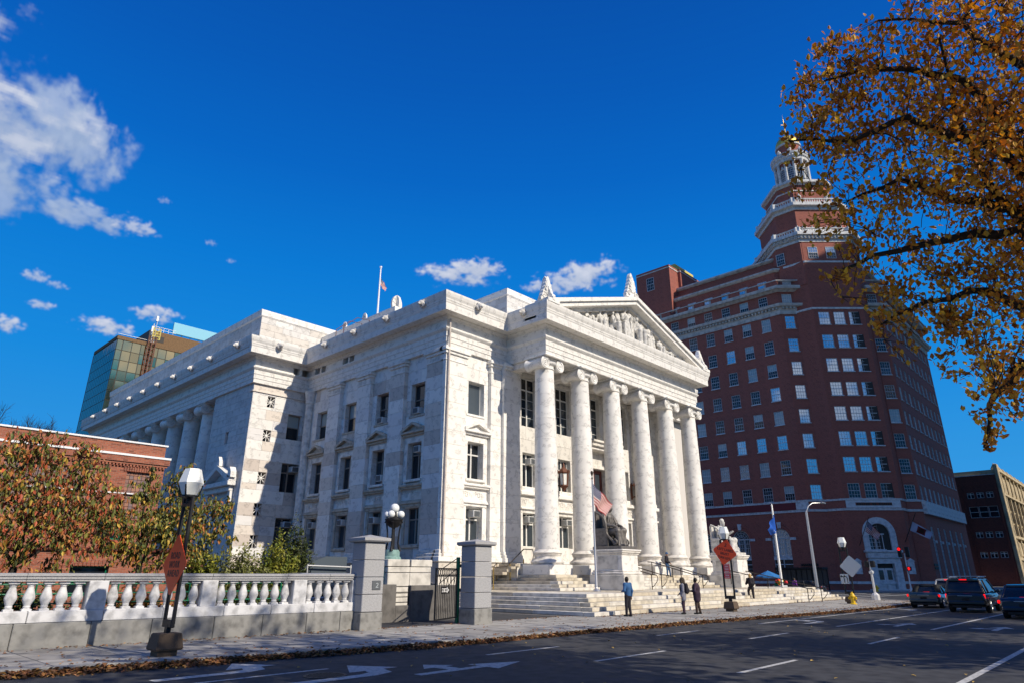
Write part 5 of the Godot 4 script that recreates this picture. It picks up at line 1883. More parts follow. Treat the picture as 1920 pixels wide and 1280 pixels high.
	for q in [wing, wing2]:
		st.sweep(q, [Vector2(-0.2, 39.6), Vector2(0.12, 39.6), Vector2(0.14, 40.2), Vector2(0.2, 40.4), Vector2(0.2, 40.7), Vector2(0.75, 40.75), Vector2(0.85, 41.0), Vector2(0.9, 41.15), Vector2(-0.2, 41.2)])
		st.sweep(q, [Vector2(-0.2, 43.35), Vector2(0.2, 43.35), Vector2(0.5, 43.55), Vector2(0.9, 43.65), Vector2(1.0, 44.1), Vector2(-0.4, 44.2)])
	dentils(st, Fl, zb, P1.z, 40.55, 0.4)
	dentils(st, Fn, 41.4, 43.7, 40.55, 0.4)
	dentils(st, Fr, Q1.x, xe, 40.55, 0.4)
	obj("dentil_cornice", st, M.hotel_stone, H)
	var bal := MB.new()
	for q in [wing, wing2]:
		bal.sweep(q, [Vector2(0.3, 44.95), Vector2(0.75, 44.95), Vector2(0.78, 45.1), Vector2(0.3, 45.12)])
	for k in 8:
		bal.x = Fl
		for n in 8:
			bal.box(Vector3(-34.9 - 3.12 * k + 0.17 * n - 0.6, 44.55, 0.55), Vector3(0.1, 0.8, 0.1))
	bal.x = Fn
	for n in 8:
		bal.box(Vector3(42.2 + 0.17 * n, 44.55, 0.55), Vector3(0.1, 0.8, 0.1))
	bal.x = Transform3D()
	obj("balustrade", bal, M.hotel_stone, H)
	var bp := MB.new()
	bp.x = Fl
	for k in 9:
		bp.ab(Vector3(-34.2 - 3.12 * k - 1.0, 44.15, 0.35), Vector3(-34.2 - 3.12 * k + 0.75, 44.95, 0.7))
	bp.x = Transform3D()
	bp.x = Fr
	bp.ab(Vector3(108, 44.15, 0.35), Vector3(134, 44.95, 0.7))
	bp.x = Transform3D()
	# upper storeys, each set back
	var tier := func(ins: float) -> Array:
		return [[X + ins, zb], [X + ins, P1.z - 0.4 * ins], [P0.x + 0.7 * ins, P0.z - 0.5 * ins], [A.x + 4.0, A.z - 4.5], [B.x, B.z - 4.0], [Q1.x + 0.2, ZR - ins], [xe - ins, ZR - ins], [xe - ins, -46.0], [X + 18, zb]]
	var t1: Array = tier.call(1.5)
	var t2: Array = tier.call(3.0)
	for q in [[t1, 44.1, 48.4], [t2, 48.0, 50.2]]:
		var s := slab(q[0], q[1], q[2])
		bp.v.append_array(s.v)
		bp.n.append_array(s.n)
	bp.ab(Vector3(100.0, 44, -59.2), Vector3(112, 54.6, -51.8))
	bp.ab(Vector3(X + 0.5, 44, -59.2), Vector3(100.1, 54.6, -52.3))
	obj("upper_storeys", bp, M.hotel_brick, H)
	st = MB.new()
	for q in [[t1, 47.4, 0.45], [t2, 49.9, 0.5]]:
		var pth := []
		for k in [2, 1, 0]:
			pth.append(Vector2(q[0][k][0], q[0][k][1]))
		st.sweep(pth, [Vector2(-0.2, q[1]), Vector2(0.15, q[1] + 0.05), Vector2(q[2], q[1] + 0.3), Vector2(q[2], q[1] + 0.55), Vector2(-0.2, q[1] + 0.6)])
		pth = []
		for k in [6, 5, 4]:
			pth.append(Vector2(q[0][k][0], q[0][k][1]))
		st.sweep(pth, [Vector2(-0.2, q[1]), Vector2(0.15, q[1] + 0.05), Vector2(q[2], q[1] + 0.3), Vector2(q[2], q[1] + 0.55), Vector2(-0.2, q[1] + 0.6)])
	st.sweep([Vector2(112, -51.8), Vector2(100.0, -51.8), Vector2(100.0, -52.3), Vector2(X + 0.5, -52.3), Vector2(X + 0.5, -59.2)], [Vector2(-0.2, 54.0), Vector2(0.08, 54.0), Vector2(0.08, 54.2), Vector2(-0.2, 54.2)])
	obj("parapet_coping", st, M.hotel_stone, H)
	for z in lz:
		window(H, frame(Vector3(X + 1.5, 0, 0), Vector3.LEFT), z - 0.3, 44.2, 1.5, 2.1, 3, -0.02, M.hotel_white, [M.pane_dim, M.pane_sky])
		var dm := MB.new()
		dm.x = frame(Vector3(X + 3.0, 0, 0), Vector3.LEFT)
		dm.ab(Vector3(z - 1.2, 48.0, 0), Vector3(z + 1.0, 48.75, 0.06))
		obj("louvre", dm, M.hotel_white, H)
	window(H, frame(Vector3(X + 0.5, 0, 0), Vector3.LEFT), -56.3, 50.6, 1.5, 2.5, 3, -0.02, M.hotel_white, [M.pane_dark, M.pane_dark])
	var tarp := MB.new()
	tarp.ab(Vector3(102, 52, -57), Vector3(109, 57.3, -53.5), 0.5)
	obj("roof_tarpaulin", tarp, M.yellow_tarp, H)
	# entrance
	arch_window(H, Fc, 49.46, 5.0, 2.9, 2.1)
	var en := MB.new()
	en.x = Fc
	for k in 16:
		var a0 := PI * k / 16.0
		var a1 := PI * (k + 1) / 16.0
		en.prism(PackedVector2Array([Vector2(49.46 + cos(a0) * 1.45, 7.05 + sin(a0) * 1.45), Vector2(49.46 + cos(a0) * 2.25, 7.05 + sin(a0) * 2.25), Vector2(49.46 + cos(a1) * 2.25, 7.05 + sin(a1) * 2.25), Vector2(49.46 + cos(a1) * 1.45, 7.05 + sin(a1) * 1.45)]), -0.2, 0.12)
	for sg in [-1.0, 1.0]:
		en.ab(Vector3(49.46 + sg * 1.45, 4.4, -0.2), Vector3(49.46 + sg * 2.25, 7.05, 0.12))
		en.ab(Vector3(49.46 + sg * 1.15, 0.15, -0.2), Vector3(49.46 + sg * 2.1, 3.6, 0.45), 0.04)
	en.ab(Vector3(47.2, 4.0, -0.2), Vector3(51.7, 4.7, 0.6), 0.05)
	en.ab(Vector3(47.0, 4.7, -0.2), Vector3(51.9, 5.0, 0.75), 0.05)
	en.ab(Vector3(47.4, 3.3, -0.2), Vector3(51.5, 4.0, 0.4), 0.04)
	en.ab(Vector3(47.0, 0.0, 0.0), Vector3(51.9, 0.15, 1.2))
	obj("entrance_surround", en, M.hotel_white, H)
	en = MB.new()
	en.x = Fc
	for sg in [-1.0, 1.0]:
		for k in 10:
			var a0 := PI / 2 * k / 10.0
			var a1 := PI / 2 * (k + 1) / 10.0
			en.prism(PackedVector2Array([Vector2(49.46 + sg * cos(a0) * 1.85, 7.05 + sin(a0) * 1.7), Vector2(49.46 + sg * 1.86, 7.05 + sin(a0) * 1.7), Vector2(49.46 + sg * 1.86, 7.05 + sin(a1) * 1.7), Vector2(49.46 + sg * cos(a1) * 1.85, 7.05 + sin(a1) * 1.7)]), -0.34, 0.0)
	obj("arch_infill", en, M.hotel_brick, H)
	for sg in [-1.0, 1.0]:
		var dr := MB.new()
		dr.x = Fc
		dr.ab(Vector3(49.46 + sg * 0.02, 0.15, -0.2), Vector3(49.46 + sg * 1.1, 2.75, -0.1), 0.02)
		var dn := obj("door", dr, M.hotel_white, H)
		var gl := MB.new()
		gl.x = Fc
		gl.ab(Vector3(49.46 + sg * 0.25, 1.3, -0.12), Vector3(49.46 + sg * 0.85, 2.5, -0.085))
		obj("glass", gl, M.pane_dark, dn)
	for s in [45.95, 53.0]:
		var tb := MB.new()
		tb.x = Fc
		tb.ab(Vector3(s - 0.45, 2.0, 0), Vector3(s + 0.45, 3.6, 0.1), 0.02)
		tb.prism(PackedVector2Array([Vector2(s - 0.6, 3.6), Vector2(s + 0.6, 3.6), Vector2(s, 4.0)]), 0.0, 0.14)
		obj("notice_case", tb, M.hotel_white, H)
	for s in [[Fl, -34.9], [Fr, 108.2]]:
		var sg := MB.new()
		sg.x = s[0]
		for k in 9:
			sg.ab(Vector3(s[1] - 1.1 + k * 0.26, 3.05, 0.02), Vector3(s[1] - 0.92 + k * 0.26, 3.35, 0.1))
			sg.ab(Vector3(s[1] - 1.0 + k * 0.25, 2.6, 0.02), Vector3(s[1] - 0.83 + k * 0.25, 2.9, 0.1))
		obj("metal_letters", sg, M.black_iron, H)
	cupola(H, Fc, fw, rt)

func octa(b: MB, F: Transform3D, half: float, cut: float, y0: float, y1: float) -> void:
	var p := PackedVector2Array()
	for s in [[1, -1], [1, 1], [-1, 1], [-1, -1]]:
		var a := Vector2(s[0] * half, s[1] * (half - cut))
		var c := Vector2(s[0] * (half - cut), s[1] * half)
		if s[0] * s[1] > 0:
			p.append(a)
			p.append(c)
		else:
			p.append(c)
			p.append(a)
	b.x = F * Transform3D(Basis(Vector3(1, 0, 0), Vector3(0, 0, 1), Vector3(0, -1, 0)), Vector3.ZERO)
	b.prism(p, -y1, -y0)
	b.x = Transform3D()

func cupola(H: Node3D, Fc: Transform3D, fw: Vector3, rt: Vector3) -> void:
	var F := Transform3D(Fc.basis, fw * 98.5 + rt * 49.3)
	var br := MB.new()
	octa(br, F, 6.66, 2.7, 44, 51.3)
	octa(br, F, 5.8, 2.3, 52.7, 57.6)
	octa(br, F, 4.4, 1.8, 58.6, 63.2)
	br.x = F
	br.lathe([Vector2(2.42, 64.0), Vector2(2.42, 69.6)], 32)
	br.lathe([Vector2(2.0, 70.9), Vector2(1.95, 73.3)], 32)
	br.x = Transform3D()
	obj("tower_walls", br, M.hotel_brick, H)
	var wt := MB.new()
	for q in [[6.8, 2.75, 51.2, 51.7], [7.1, 2.85, 51.7, 52.2], [7.45, 3.0, 52.2, 52.75], [6.0, 2.4, 57.5, 58.1], [6.5, 2.6, 58.1, 58.65], [4.55, 1.85, 63.1, 63.4], [5.0, 2.05, 63.4, 63.85], [4.5, 1.85, 61.9, 62.1]]:
		octa(wt, F, q[0], q[1], q[2], q[3])
	# concave white roof over the front of the first stage
	wt.x = F
	var pr := []
	for k in 9:
		var t := k / 8.0
		pr.append([52.8 + 4.6 * t, 6.6 - 1.3 * (1.0 - pow(1.0 - t, 2.4))])
	for k in 8:
		var a: float = 3.6 - 0.25 * k / 8.0
		wt.q(Vector3(-a, pr[k][0], pr[k][1]), Vector3(a, pr[k][0], pr[k][1]), Vector3(a, pr[k + 1][0], pr[k + 1][1]), Vector3(-a, pr[k + 1][0], pr[k + 1][1]))
		for s in 7:
			var u: float = -a + 2 * a * s / 6.0
			wt.box(Vector3(u, (pr[k][0] + pr[k + 1][0]) / 2, (pr[k][1] + pr[k + 1][1]) / 2), Vector3(0.1, 0.62, 0.25))
	# drum: columns, entablature, attic rings
	for k in 12:
		var a := TAU * (k + 0.5) / 12.0
		wt.lathe([Vector2(0.34, 64.0), Vector2(0.34, 64.3), Vector2(0.27, 64.4), Vector2(0.23, 69.2), Vector2(0.33, 69.4), Vector2(0.33, 69.6)], 10, Vector3(sin(a) * 2.68, 0, cos(a) * 2.68))
		var c := Vector3(sin(TAU * k / 12.0) * 2.45, 0, cos(TAU * k / 12.0) * 2.45)
		var side := Vector3(cos(TAU * k / 12.0), 0, -sin(TAU * k / 12.0))
		var arc := [c - side * 0.6 + Vector3(0, 65.0, 0)]
		for s in 9:
			var w := PI - PI * s / 8.0
			arc.append(c + side * cos(w) * 0.6 + Vector3(0, 67.7 + sin(w) * 0.6, 0))
		arc.append(c + side * 0.6 + Vector3(0, 65.0, 0))
		wt.tube(arc, 0.14, 5)
		wt.box(c + Vector3(0, 68.5, 0), Vector3(0.3, 0.5, 0.3))
		for s in 5:
			wt.box(c * 1.12 + side * (s - 2) * 0.22 + Vector3(0, 64.5, 0), Vector3(0.09, 0.8, 0.09))
	wt.lathe([Vector2(2.4, 69.5), Vector2(2.85, 69.55), Vector2(2.9, 70.0), Vector2(3.05, 70.1), Vector2(3.1, 70.5), Vector2(3.22, 70.6), Vector2(3.27, 70.95), Vector2(1.9, 71.1)], 40)
	for k in 44:
		var a := TAU * k / 44.0
		wt.box(Vector3(sin(a) * 3.06, 70.3, cos(a) * 3.06), Vector3(0.2, 0.25, 0.2))
	wt.lathe([Vector2(2.0, 73.2), Vector2(2.15, 73.3), Vector2(2.15, 73.55), Vector2(1.9, 73.6)], 32)
	# urns
	var urn := [Vector2(0.22, 0), Vector2(0.3, 0.15), Vector2(0.12, 0.3), Vector2(0.34, 0.7), Vector2(0.36, 0.95), Vector2(0.16, 1.15), Vector2(0.12, 1.3), Vector2(0.0, 1.55)]
	for q in [[6.3, 2.5, 53.4], [5.5, 2.2, 59.4], [2.4, -1, 71.0]]:
		for k in 8:
			var a := TAU * (k + 0.5) / 8.0
			var rr: float = q[0] * 1.05 if q[1] > 0 else q[0]
			wt.lathe(urn, 8, Vector3(sin(a) * rr, q[2], cos(a) * rr))
	wt.x = Transform3D()
	# balustrades of the two stages
	for q in [[6.9, 2.8, 52.75], [6.1, 2.45, 58.65]]:
		for k in 8:
			wt.x = F * Transform3D(Basis(Vector3.UP, TAU * k / 8.0), Vector3.ZERO)
			var half: float = (q[0] - q[1]) if k % 2 == 0 else q[1] * 0.7071
			var out: float = q[0] if k % 2 == 0 else (q[0] - q[1] * 0.5) * 1.41421
			wt.box(Vector3(0, q[2] + 0.9, out - 0.25), Vector3(half * 2, 0.14, 0.3))
			wt.box(Vector3(0, q[2] + 0.08, out - 0.25), Vector3(half * 2, 0.14, 0.3))
			var n := int(half * 2 / 0.38)
			for s in n:
				wt.box(Vector3(-half + 2 * half * (s + 0.5) / n, q[2] + 0.5, out - 0.25), Vector3(0.14, 0.75, 0.14))
			for sg in [-1.0, 1.0]:
				wt.box(Vector3(sg * half, q[2] + 0.5, out - 0.25), Vector3(0.6, 1.0, 0.5))
	wt.x = Transform3D()
	obj("white_stonework", wt, M.hotel_white, H)
	dentils_ring(H, F)
	var win := MB.new()
	win.x = F
	for k in 12:
		win.x = F * Transform3D(Basis(Vector3.UP, TAU * k / 12.0), Vector3(sin(TAU * k / 12.0) * 2.37, 0, cos(TAU * k / 12.0) * 2.37))
		var poly := PackedVector2Array([Vector2(-0.55, 65.0), Vector2(0.55, 65.0)])
		for s in 9:
			var w := PI * s / 8.0
			poly.append(Vector2(cos(w) * 0.55, 67.7 + sin(w) * 0.55))
		win.prism(poly, 0.0, 0.09)
	obj("cupola_window", win, M.pane_dim, H)
	var bars := MB.new()
	for k in 12:
		bars.x = F * Transform3D(Basis(Vector3.UP, TAU * k / 12.0), Vector3(sin(TAU * k / 12.0) * 2.46, 0, cos(TAU * k / 12.0) * 2.46))
		for s in 3:
			bars.box(Vector3(-0.28 + 0.28 * s, 66.5, 0.02), Vector3(0.04, 3.2, 0.04))
		for s in 7:
			bars.box(Vector3(0, 65.3 + 0.42 * s, 0.02), Vector3(1.1, 0.04, 0.04))
	obj("glazing_bars", bars, M.hotel_white, H)
	window(H, F * Transform3D(Basis(), Vector3(0, 0, 6.7)), -2.2, 48.3, 1.5, 2.0, 3, -0.03, M.hotel_white, [M.pane_dim, M.pane_sky])
	window(H, F * Transform3D(Basis(), Vector3(0, 0, 6.7)), 0.6, 48.3, 1.5, 2.0, 3, -0.03, M.hotel_white, [M.pane_dim, M.pane_sky])
	window(H, F * Transform3D(Basis(Vector3.UP, -PI / 4), Vector3.ZERO) * Transform3D(Basis(), Vector3(0, 0, 7.57)), -1.4, 48.2, 1.3, 2.0, 3, -0.03, M.hotel_white, [M.pane_dark, M.pane_dim])
	var dome := MB.new()
	dome.x = F
	var dp := []
	for k in 13:
		var a := PI / 2 * k / 12.0
		dp.append(Vector2(cos(a) * 2.08, 73.6 + sin(a) * 2.35))
	dome.lathe(dp, 32)
	dome.lathe([Vector2(0.3, 75.8), Vector2(0.3, 76.1), Vector2(0.1, 76.3), Vector2(0.28, 76.7), Vector2(0.1, 77.1), Vector2(0.06, 79.4), Vector2(0.0, 80.9)], 10)
	dome.box(Vector3(0, 78.6, 0), Vector3(1.1, 0.12, 0.06))
	dome.x = Transform3D()
	obj("gold_dome", dome, M.gold, H)

func dentils_ring(H: Node3D, F: Transform3D) -> void:
	var d := MB.new()
	for k in 8:
		var half := 4.1 if k % 2 == 0 else 2.0
		var out := 7.0 if k % 2 == 0 else 8.0
		var n := int(half * 2 / 0.55)
		for s in n:
			d.x = F * Transform3D(Basis(Vector3.UP, TAU * k / 8.0), Vector3.ZERO)
			d.box(Vector3(-half + 2 * half * (s + 0.5) / n, 52.0, out), Vector3(0.28, 0.3, 0.5))
	obj("tower_dentils", d, M.hotel_stone, H)

# ------------------------------------------------------------------ buildings behind
func far_buildings() -> void:
	var G := thing("glass_tower", "gold mirrored glass office tower with a lift mast up its front, behind the courthouse", "building", Vector3(53, 0, -190))
	var X := 43.46
	var Z := -172.84
	var core := MB.new()
	core.ab(Vector3(X + 0.15, 0, -192), Vector3(82, 56.3, Z - 0.15))
	core.ab(Vector3(X + 8.5, 56, -190), Vector3(X + 8.9, 62.4, Z - 6))
	obj("mullion_grid", core, M.mullion, G)
	var pm := [M.gold_glass, M.gold_glass_b, M.gold_glass]
	for r in 14:
		for c in 14:
			var w := 1.3 if c == 0 else 2.02
			var x0 := X + (0.1 if c == 0 else 1.45 + 2.02 * (c - 1))
			var o := obj("glass_pane", bm(Vector3(w - 0.14, 2.42, 0.1), 0.02), pm[rng.randi() % 3], G)
			o.global_transform = Transform3D(Basis.from_euler(Vector3((rng.randf() - 0.5) * 0.02, (rng.randf() - 0.5) * 0.02, 0)), Vector3(x0 + w / 2, 54.9 - 2.52 * r, Z - 0.12))
	for r in 14:
		for c in 12:
			var o := obj("glass_pane", bm(Vector3(0.1, 2.42, 1.36), 0.02), M.dark_glass, G)
			o.global_transform = Transform3D(Basis.from_euler(Vector3(0, (rng.randf() - 0.5) * 0.02, (rng.randf() - 0.5) * 0.02)), Vector3(X + 0.12, 54.9 - 2.52 * r, Z - 0.95 - 1.5 * c))
	var pp := MB.new()
	pp.ab(Vector3(X - 0.05, 56.2, -191), Vector3(82, 57.1, Z + 0.05))
	obj("parapet", pp, M.tan_panel, G)
	pp = MB.new()
	pp.ab(Vector3(X + 9, 57, -196), Vector3(84, 62.4, Z - 6), 0.1)
	obj("plant_room", pp, M.tan_panel, G)
	pp = MB.new()
	pp.ab(Vector3(X + 9.8, 59.6, Z - 6.1), Vector3(X + 12.3, 61.2, Z - 5.96))
	obj("vent_opening", pp, M.mullion, G)
	pp = MB.new()
	pp.ab(Vector3(57.6, 63.0, Z - 6.6), Vector3(84, 66.1, Z - 6.2), 0.05)
	for k in 12:
		pp.box(Vector3(58 + k * 2.2, 62.7, Z - 6.8), Vector3(0.15, 1.0, 0.15))
	obj("roof_screen", pp, M.blue_panel, G)
	pp = MB.new()
	for k in 5:
		pp.box(Vector3(X + 9.5 + k * 1.2, 63.1, Z - 6.2), Vector3(0.08, 1.3, 0.08))
	for y in [63.0, 63.7]:
		pp.box(Vector3(X + 12, y, Z - 6.2), Vector3(6.0, 0.08, 0.08))
	pp.box(Vector3(X + 4, 57.6, Z - 0.2), Vector3(8.0, 0.08, 0.08))
	pp.tube([Vector3(X + 7.8, 57, Z - 1), Vector3(X + 7.8, 62.5, Z - 1)], 0.12, 5)
	pp.tube([Vector3(X + 8.4, 57, Z - 1), Vector3(X + 8.4, 64.5, Z - 1)], 0.08, 5)
	pp.box(Vector3(X + 8.3, 64, Z - 1), Vector3(0.5, 1.4, 0.3))
	pp.box(Vector3(X + 7.6, 60.5, Z - 1), Vector3(0.5, 2.4, 0.3))
	obj("roof_rail", pp, M.light_steel, G)
	pp = MB.new()
	for x in [50.2, 51.0, 51.9]:
		pp.box(Vector3(x, 40, Z + 0.6), Vector3(0.22, 37, 0.22))
	for k in 26:
		pp.tube([Vector3(50.2, 22 + k * 1.4, Z + 0.6), Vector3(51.9, 23.4 + k * 1.4, Z + 0.6)], 0.07, 4)
		pp.box(Vector3(51.05, 22 + k * 1.4, Z + 0.6), Vector3(1.7, 0.12, 0.12))
	obj("lift_mast", pp, M.rust, G)
	pp = MB.new()
	for x in [51.0, 52.7]:
		pp.box(Vector3(x, 59.6, Z + 0.3), Vector3(0.18, 3.0, 0.18))
	for k in 5:
		pp.box(Vector3(51.85, 58.2 + k * 0.7, Z + 0.3), Vector3(1.7, 0.14, 0.14))
	pp.tube([Vector3(51, 58.2, Z + 0.3), Vector3(52.7, 61, Z + 0.3)], 0.08, 4)
	pp.tube([Vector3(52.7, 58.2, Z + 0.3), Vector3(51, 61, Z + 0.3)], 0.08, 4)
	obj("mast_head", pp, M.yellow_tarp, G)

	var Bn := thing("brown_brick_building", "dark brown brick building with small white framed windows at the far right", "building", Vector3(165, 0, -30))
	var F := frame(Vector3(150, 0, 0), Vector3.LEFT)
	var holes := []
	for z in [-23.0, -21.5, -20.0]:
		for t in [16.45, 9.4, 5.9]:
			holes.append([z - 0.55, z + 0.55, t - 1.05, t])
		holes.append([z * 1.0 - 0.7, z + 0.7, 11.9, 13.9])
	var w := MB.new()
	brick_wall(w, F, -45.0, -18.6, 0, 19.5, holes, 0.4)
	w.ab(Vector3(150.41, 0, -45), Vector3(165, 19.3, -18.6))
	w.x = F
	for z in [-24.2, -18.95]:
		w.ab(Vector3(z - 0.08, 0, 0), Vector3(z + 0.08, 17.6, 0.12))
	for z in [-22.4, -20.8]:
		w.ab(Vector3(z - 0.05, 13.9, 0), Vector3(z + 0.05, 17.6, 0.06))
	obj("wall", w, M.brown_brick, Bn)
	for z in [-23.0, -21.5, -20.0]:
		for t in [16.45, 9.4, 5.9]:
			window(Bn, F, z, t - 1.05, 1.1, 1.05, 0, 0.15, M.window_paint, [M.pane_dark])
		window(Bn, F, z, 11.9, 1.4, 2.0, 1, 0.15, M.window_paint, [M.pane_dark])
	var cp := MB.new()
	cp.x = F
	cp.ab(Vector3(-45, 19.5, -0.5), Vector3(-18.6, 19.62, 0.08))
	obj("coping", cp, M.hotel_white, Bn)

	var T := thing("tan_stone_building", "sunlit tan stone office front with relief panels beside the brown brick wall", "building", Vector3(180, 0, -22))
	var t := MB.new()
	t.ab(Vector3(150.2, 0, -40), Vector3(230, 20.4, -18.58))
	t.ab(Vector3(150.0, 0, -18.58), Vector3(151.6, 21.4, -17.9), 0.1)
	for x in range(0, 14):
		t.ab(Vector3(155 + x * 5.0, 0, -18.58), Vector3(155.5 + x * 5.0, 20.6, -18.2), 0.05)
		t.ab(Vector3(152.2 + x * 5.0, 16.6, -18.58), Vector3(154.4 + x * 5.0, 19.4, -18.35), 0.05)
		t.ab(Vector3(152.2 + x * 5.0, 5.2, -18.58), Vector3(154.4 + x * 5.0, 7.6, -18.3), 0.05)
		t.lathe([Vector2(0.5, 20.4), Vector2(0.6, 21), Vector2(0.25, 21.6), Vector2(0.0, 22.0)], 8, Vector3(153.3 + x * 5.0, 0, -18.8))
	for y in [4.4, 8.2, 15.8, 20.2]:
		t.ab(Vector3(150.2, y, -18.58), Vector3(230, y + 0.5, -18.0), 0.06)
	obj("front", t, M.tan_stone, T)
	for x in 12:
		for y in 3:
			obj("window", bm(Vector3(2.6, 2.0, 0.1), 0.0), M.pane_dark, T).global_transform = Transform3D(Basis(), Vector3(153.4 + x * 5.0, 9.9 + y * 2.3, -18.55))
		obj("shop_window", bm(Vector3(3.6, 3.4, 0.1), 0.0), M.pane_dark, T).global_transform = Transform3D(Basis(), Vector3(153.4 + x * 5.0, 2.2, -18.55))

	# the tall block across the side street whose shadow lies on the brick tower
	var S := thing("office_block", "tall plain office block on the far side of the street crossing", "building", Vector3(125, 0, 56))
	var s := MB.new()
	s.ab(Vector3(100, 0, 42), Vector3(152, 102, 74))
	obj("wall", s, M.concrete_c, S)
	for k in 24:
		obj("window_band", bm(Vector3(50.0, 1.9, 0.2), 0.0), M.pane_dim, S).global_transform = Transform3D(Basis(), Vector3(126, 5.0 + k * 3.8, 41.95))

	var sh := thing("bus_shelter", "dark metal bus shelter on the kerb in front of the brick tower", "bus shelter", Vector3(90.6, 0, -34))
	var b := MB.new()
	b.ab(Vector3(-1.0, 2.55, -3.0), Vector3(1.1, 2.8, 3.0), 0.03)
	for z in [-2.9, -1.0, 1.0, 2.9]:
		b.ab(Vector3(0.9, 0, z - 0.06), Vector3(1.0, 2.6, z + 0.06))
		b.ab(Vector3(-0.9, 0, z - 0.05), Vector3(-0.8, 2.6, z + 0.05))
	b.ab(Vector3(0.9, 0.5, -2.9), Vector3(1.0, 0.6, 2.9))
	b.ab(Vector3(0.3, 0.4, -2.0), Vector3(0.8, 0.48, 1.0))
	obj("frame", b, M.black_iron, sh, Vector3.ZERO)
	obj("glass", bm(Vector3(0.03, 1.9, 5.7), 0.0), M.pane_dim, sh, Vector3(0.95, 1.6, 0))

func annex() -> void:
	var A := thing("brick_annex", "low red brick building with tiled blind windows behind the balustrade", "building", Vector3(6, 0, -34))
	var F := frame(Vector3(0, 0, -34), Vector3.BACK)
	var holes := [[8.95, 10.3, 3.3, 4.7], [10.1, 11.15, 4.0, 6.3], [5.4, 8.9, 4.0, 6.3], [-2.0, 2.4, 4.0, 6.3], [8.6, 10.1, 1.0, 2.12]]
	var w := MB.new()
	brick_wall(w, F, -9.0, 11.7, 2.9, 7.0, [[10.1, 11.15, 4.2, 6.3], [5.4, 8.9, 4.2, 6.3], [-2.0, 2.4, 4.2, 6.3], [9.3, 10.35, 3.25, 4.1]], 0.3)
	brick_wall(w, frame(Vector3(0, 0, -33.9), Vector3.BACK), -9.0, 14.2, 0, 2.75, [[8.6, 10.1, 0.9, 2.12]], 0.3)
	w.ab(Vector3(-9, 0, -46), Vector3(11.65, 6.95, -34.31))
	w.ab(Vector3(11.65, 0, -44), Vector3(14.15, 2.74, -34.25))
	w.x = F
	w.ab(Vector3(-9, 7.0, -0.4), Vector3(11.62, 7.62, -0.02))
	w.ab(Vector3(-9, 6.62, -0.1), Vector3(11.78, 6.72, 0.1))
	w.ab(Vector3(-9, 6.72, -0.1), Vector3(11.85, 6.98, 0.16))
	w.x = Transform3D()
	obj("wall", w, M.annex_brick, A)
	# dentil courses under the band and soldier arches are real headers
	var d := MB.new()
	d.x = F
	for k in 95:
		d.box(Vector3(-2.0 + k * 0.145, 6.57, 0.03), Vector3(0.085, 0.1, 0.12), 0.004)
	for k in 12:
		d.box(Vector3(8.5 + k * 0.15, 2.26, 0.115), Vector3(0.11, 0.26, 0.06), 0.006)
		d.box(Vector3(10.0 + k * 0.107, 6.42, 0.02), Vector3(0.085, 0.22, 0.06), 0.006)
	stuff(obj("header_bricks", d, M.annex_brick, A))
	var t := MB.new()
	t.x = F
	t.ab(Vector3(-9, 6.98, -0.2), Vector3(11.88, 7.08, 0.2), 0.01)
	t.ab(Vector3(-9, 7.62, -0.45), Vector3(11.7, 7.7, 0.05), 0.01)
	obj("flashing", t, M.white_paint, A)
	t = MB.new()
	t.x = F
	t.ab(Vector3(-9, 2.75, -0.3), Vector3(14.3, 2.9, 0.24), 0.02)
	t.ab(Vector3(9.2, 3.12, -0.1), Vector3(10.45, 3.25, 0.12), 0.02)
	obj("brownstone_course", t, M.brown_brick, A)
	t = MB.new()
	t.x = F
	t.ab(Vector3(-9, 5.28, -0.1), Vector3(11.72, 5.33, 0.012))
	obj("pale_band", t, M.white_paint, A)
	for p in [[10.1, 1.05], [5.4, 3.5], [-2.0, 4.4]]:
		var n := int(p[1] / 0.175)
		for i in n:
			for k in 12:
				var o := obj("tile", bm(Vector3(p[1] / n - 0.012, 0.163, 0.06), 0.006), [M.tile_a, M.tile_b, M.tile_c][(i + k + rng.randi() % 2) % 3], A)
				o.global_transform = F * Transform3D(Basis(), Vector3(p[0] + (i + 0.5) * p[1] / n, 4.29 + k * 0.175, -0.13))
	window(A, F, 9.82, 3.25, 1.05, 0.85, 1, 0.15, M.green_paint, [M.pane_dark])
	window(A, F, 9.35, 0.9, 1.5, 1.22, 1, 0.15, M.green_paint, [M.pane_dark])
	for x in [3.0, 9.3]:
		var dp := MB.new()
		dp.x = F
		dp.ab(Vector3(x - 0.04, 2.9, 0.0), Vector3(x + 0.04, 6.6, 0.07))
		obj("downpipe", dp, M.rust, A)
	var sg := thing("notice_plate", "small white notice plate on the right end of the brick annex wall", "sign", Vector3(13.1, 1.9, -33.86))
	obj("plate", bm(Vector3(0.62, 0.42, 0.03), 0.01), M.white_paint, sg, Vector3.ZERO)
	for k in 4:
		obj("print_line", bm(Vector3(0.46, 0.03, 0.006), 0.0), M.sign_back, sg, Vector3(0, 0.12 - 0.08 * k, 0.02))

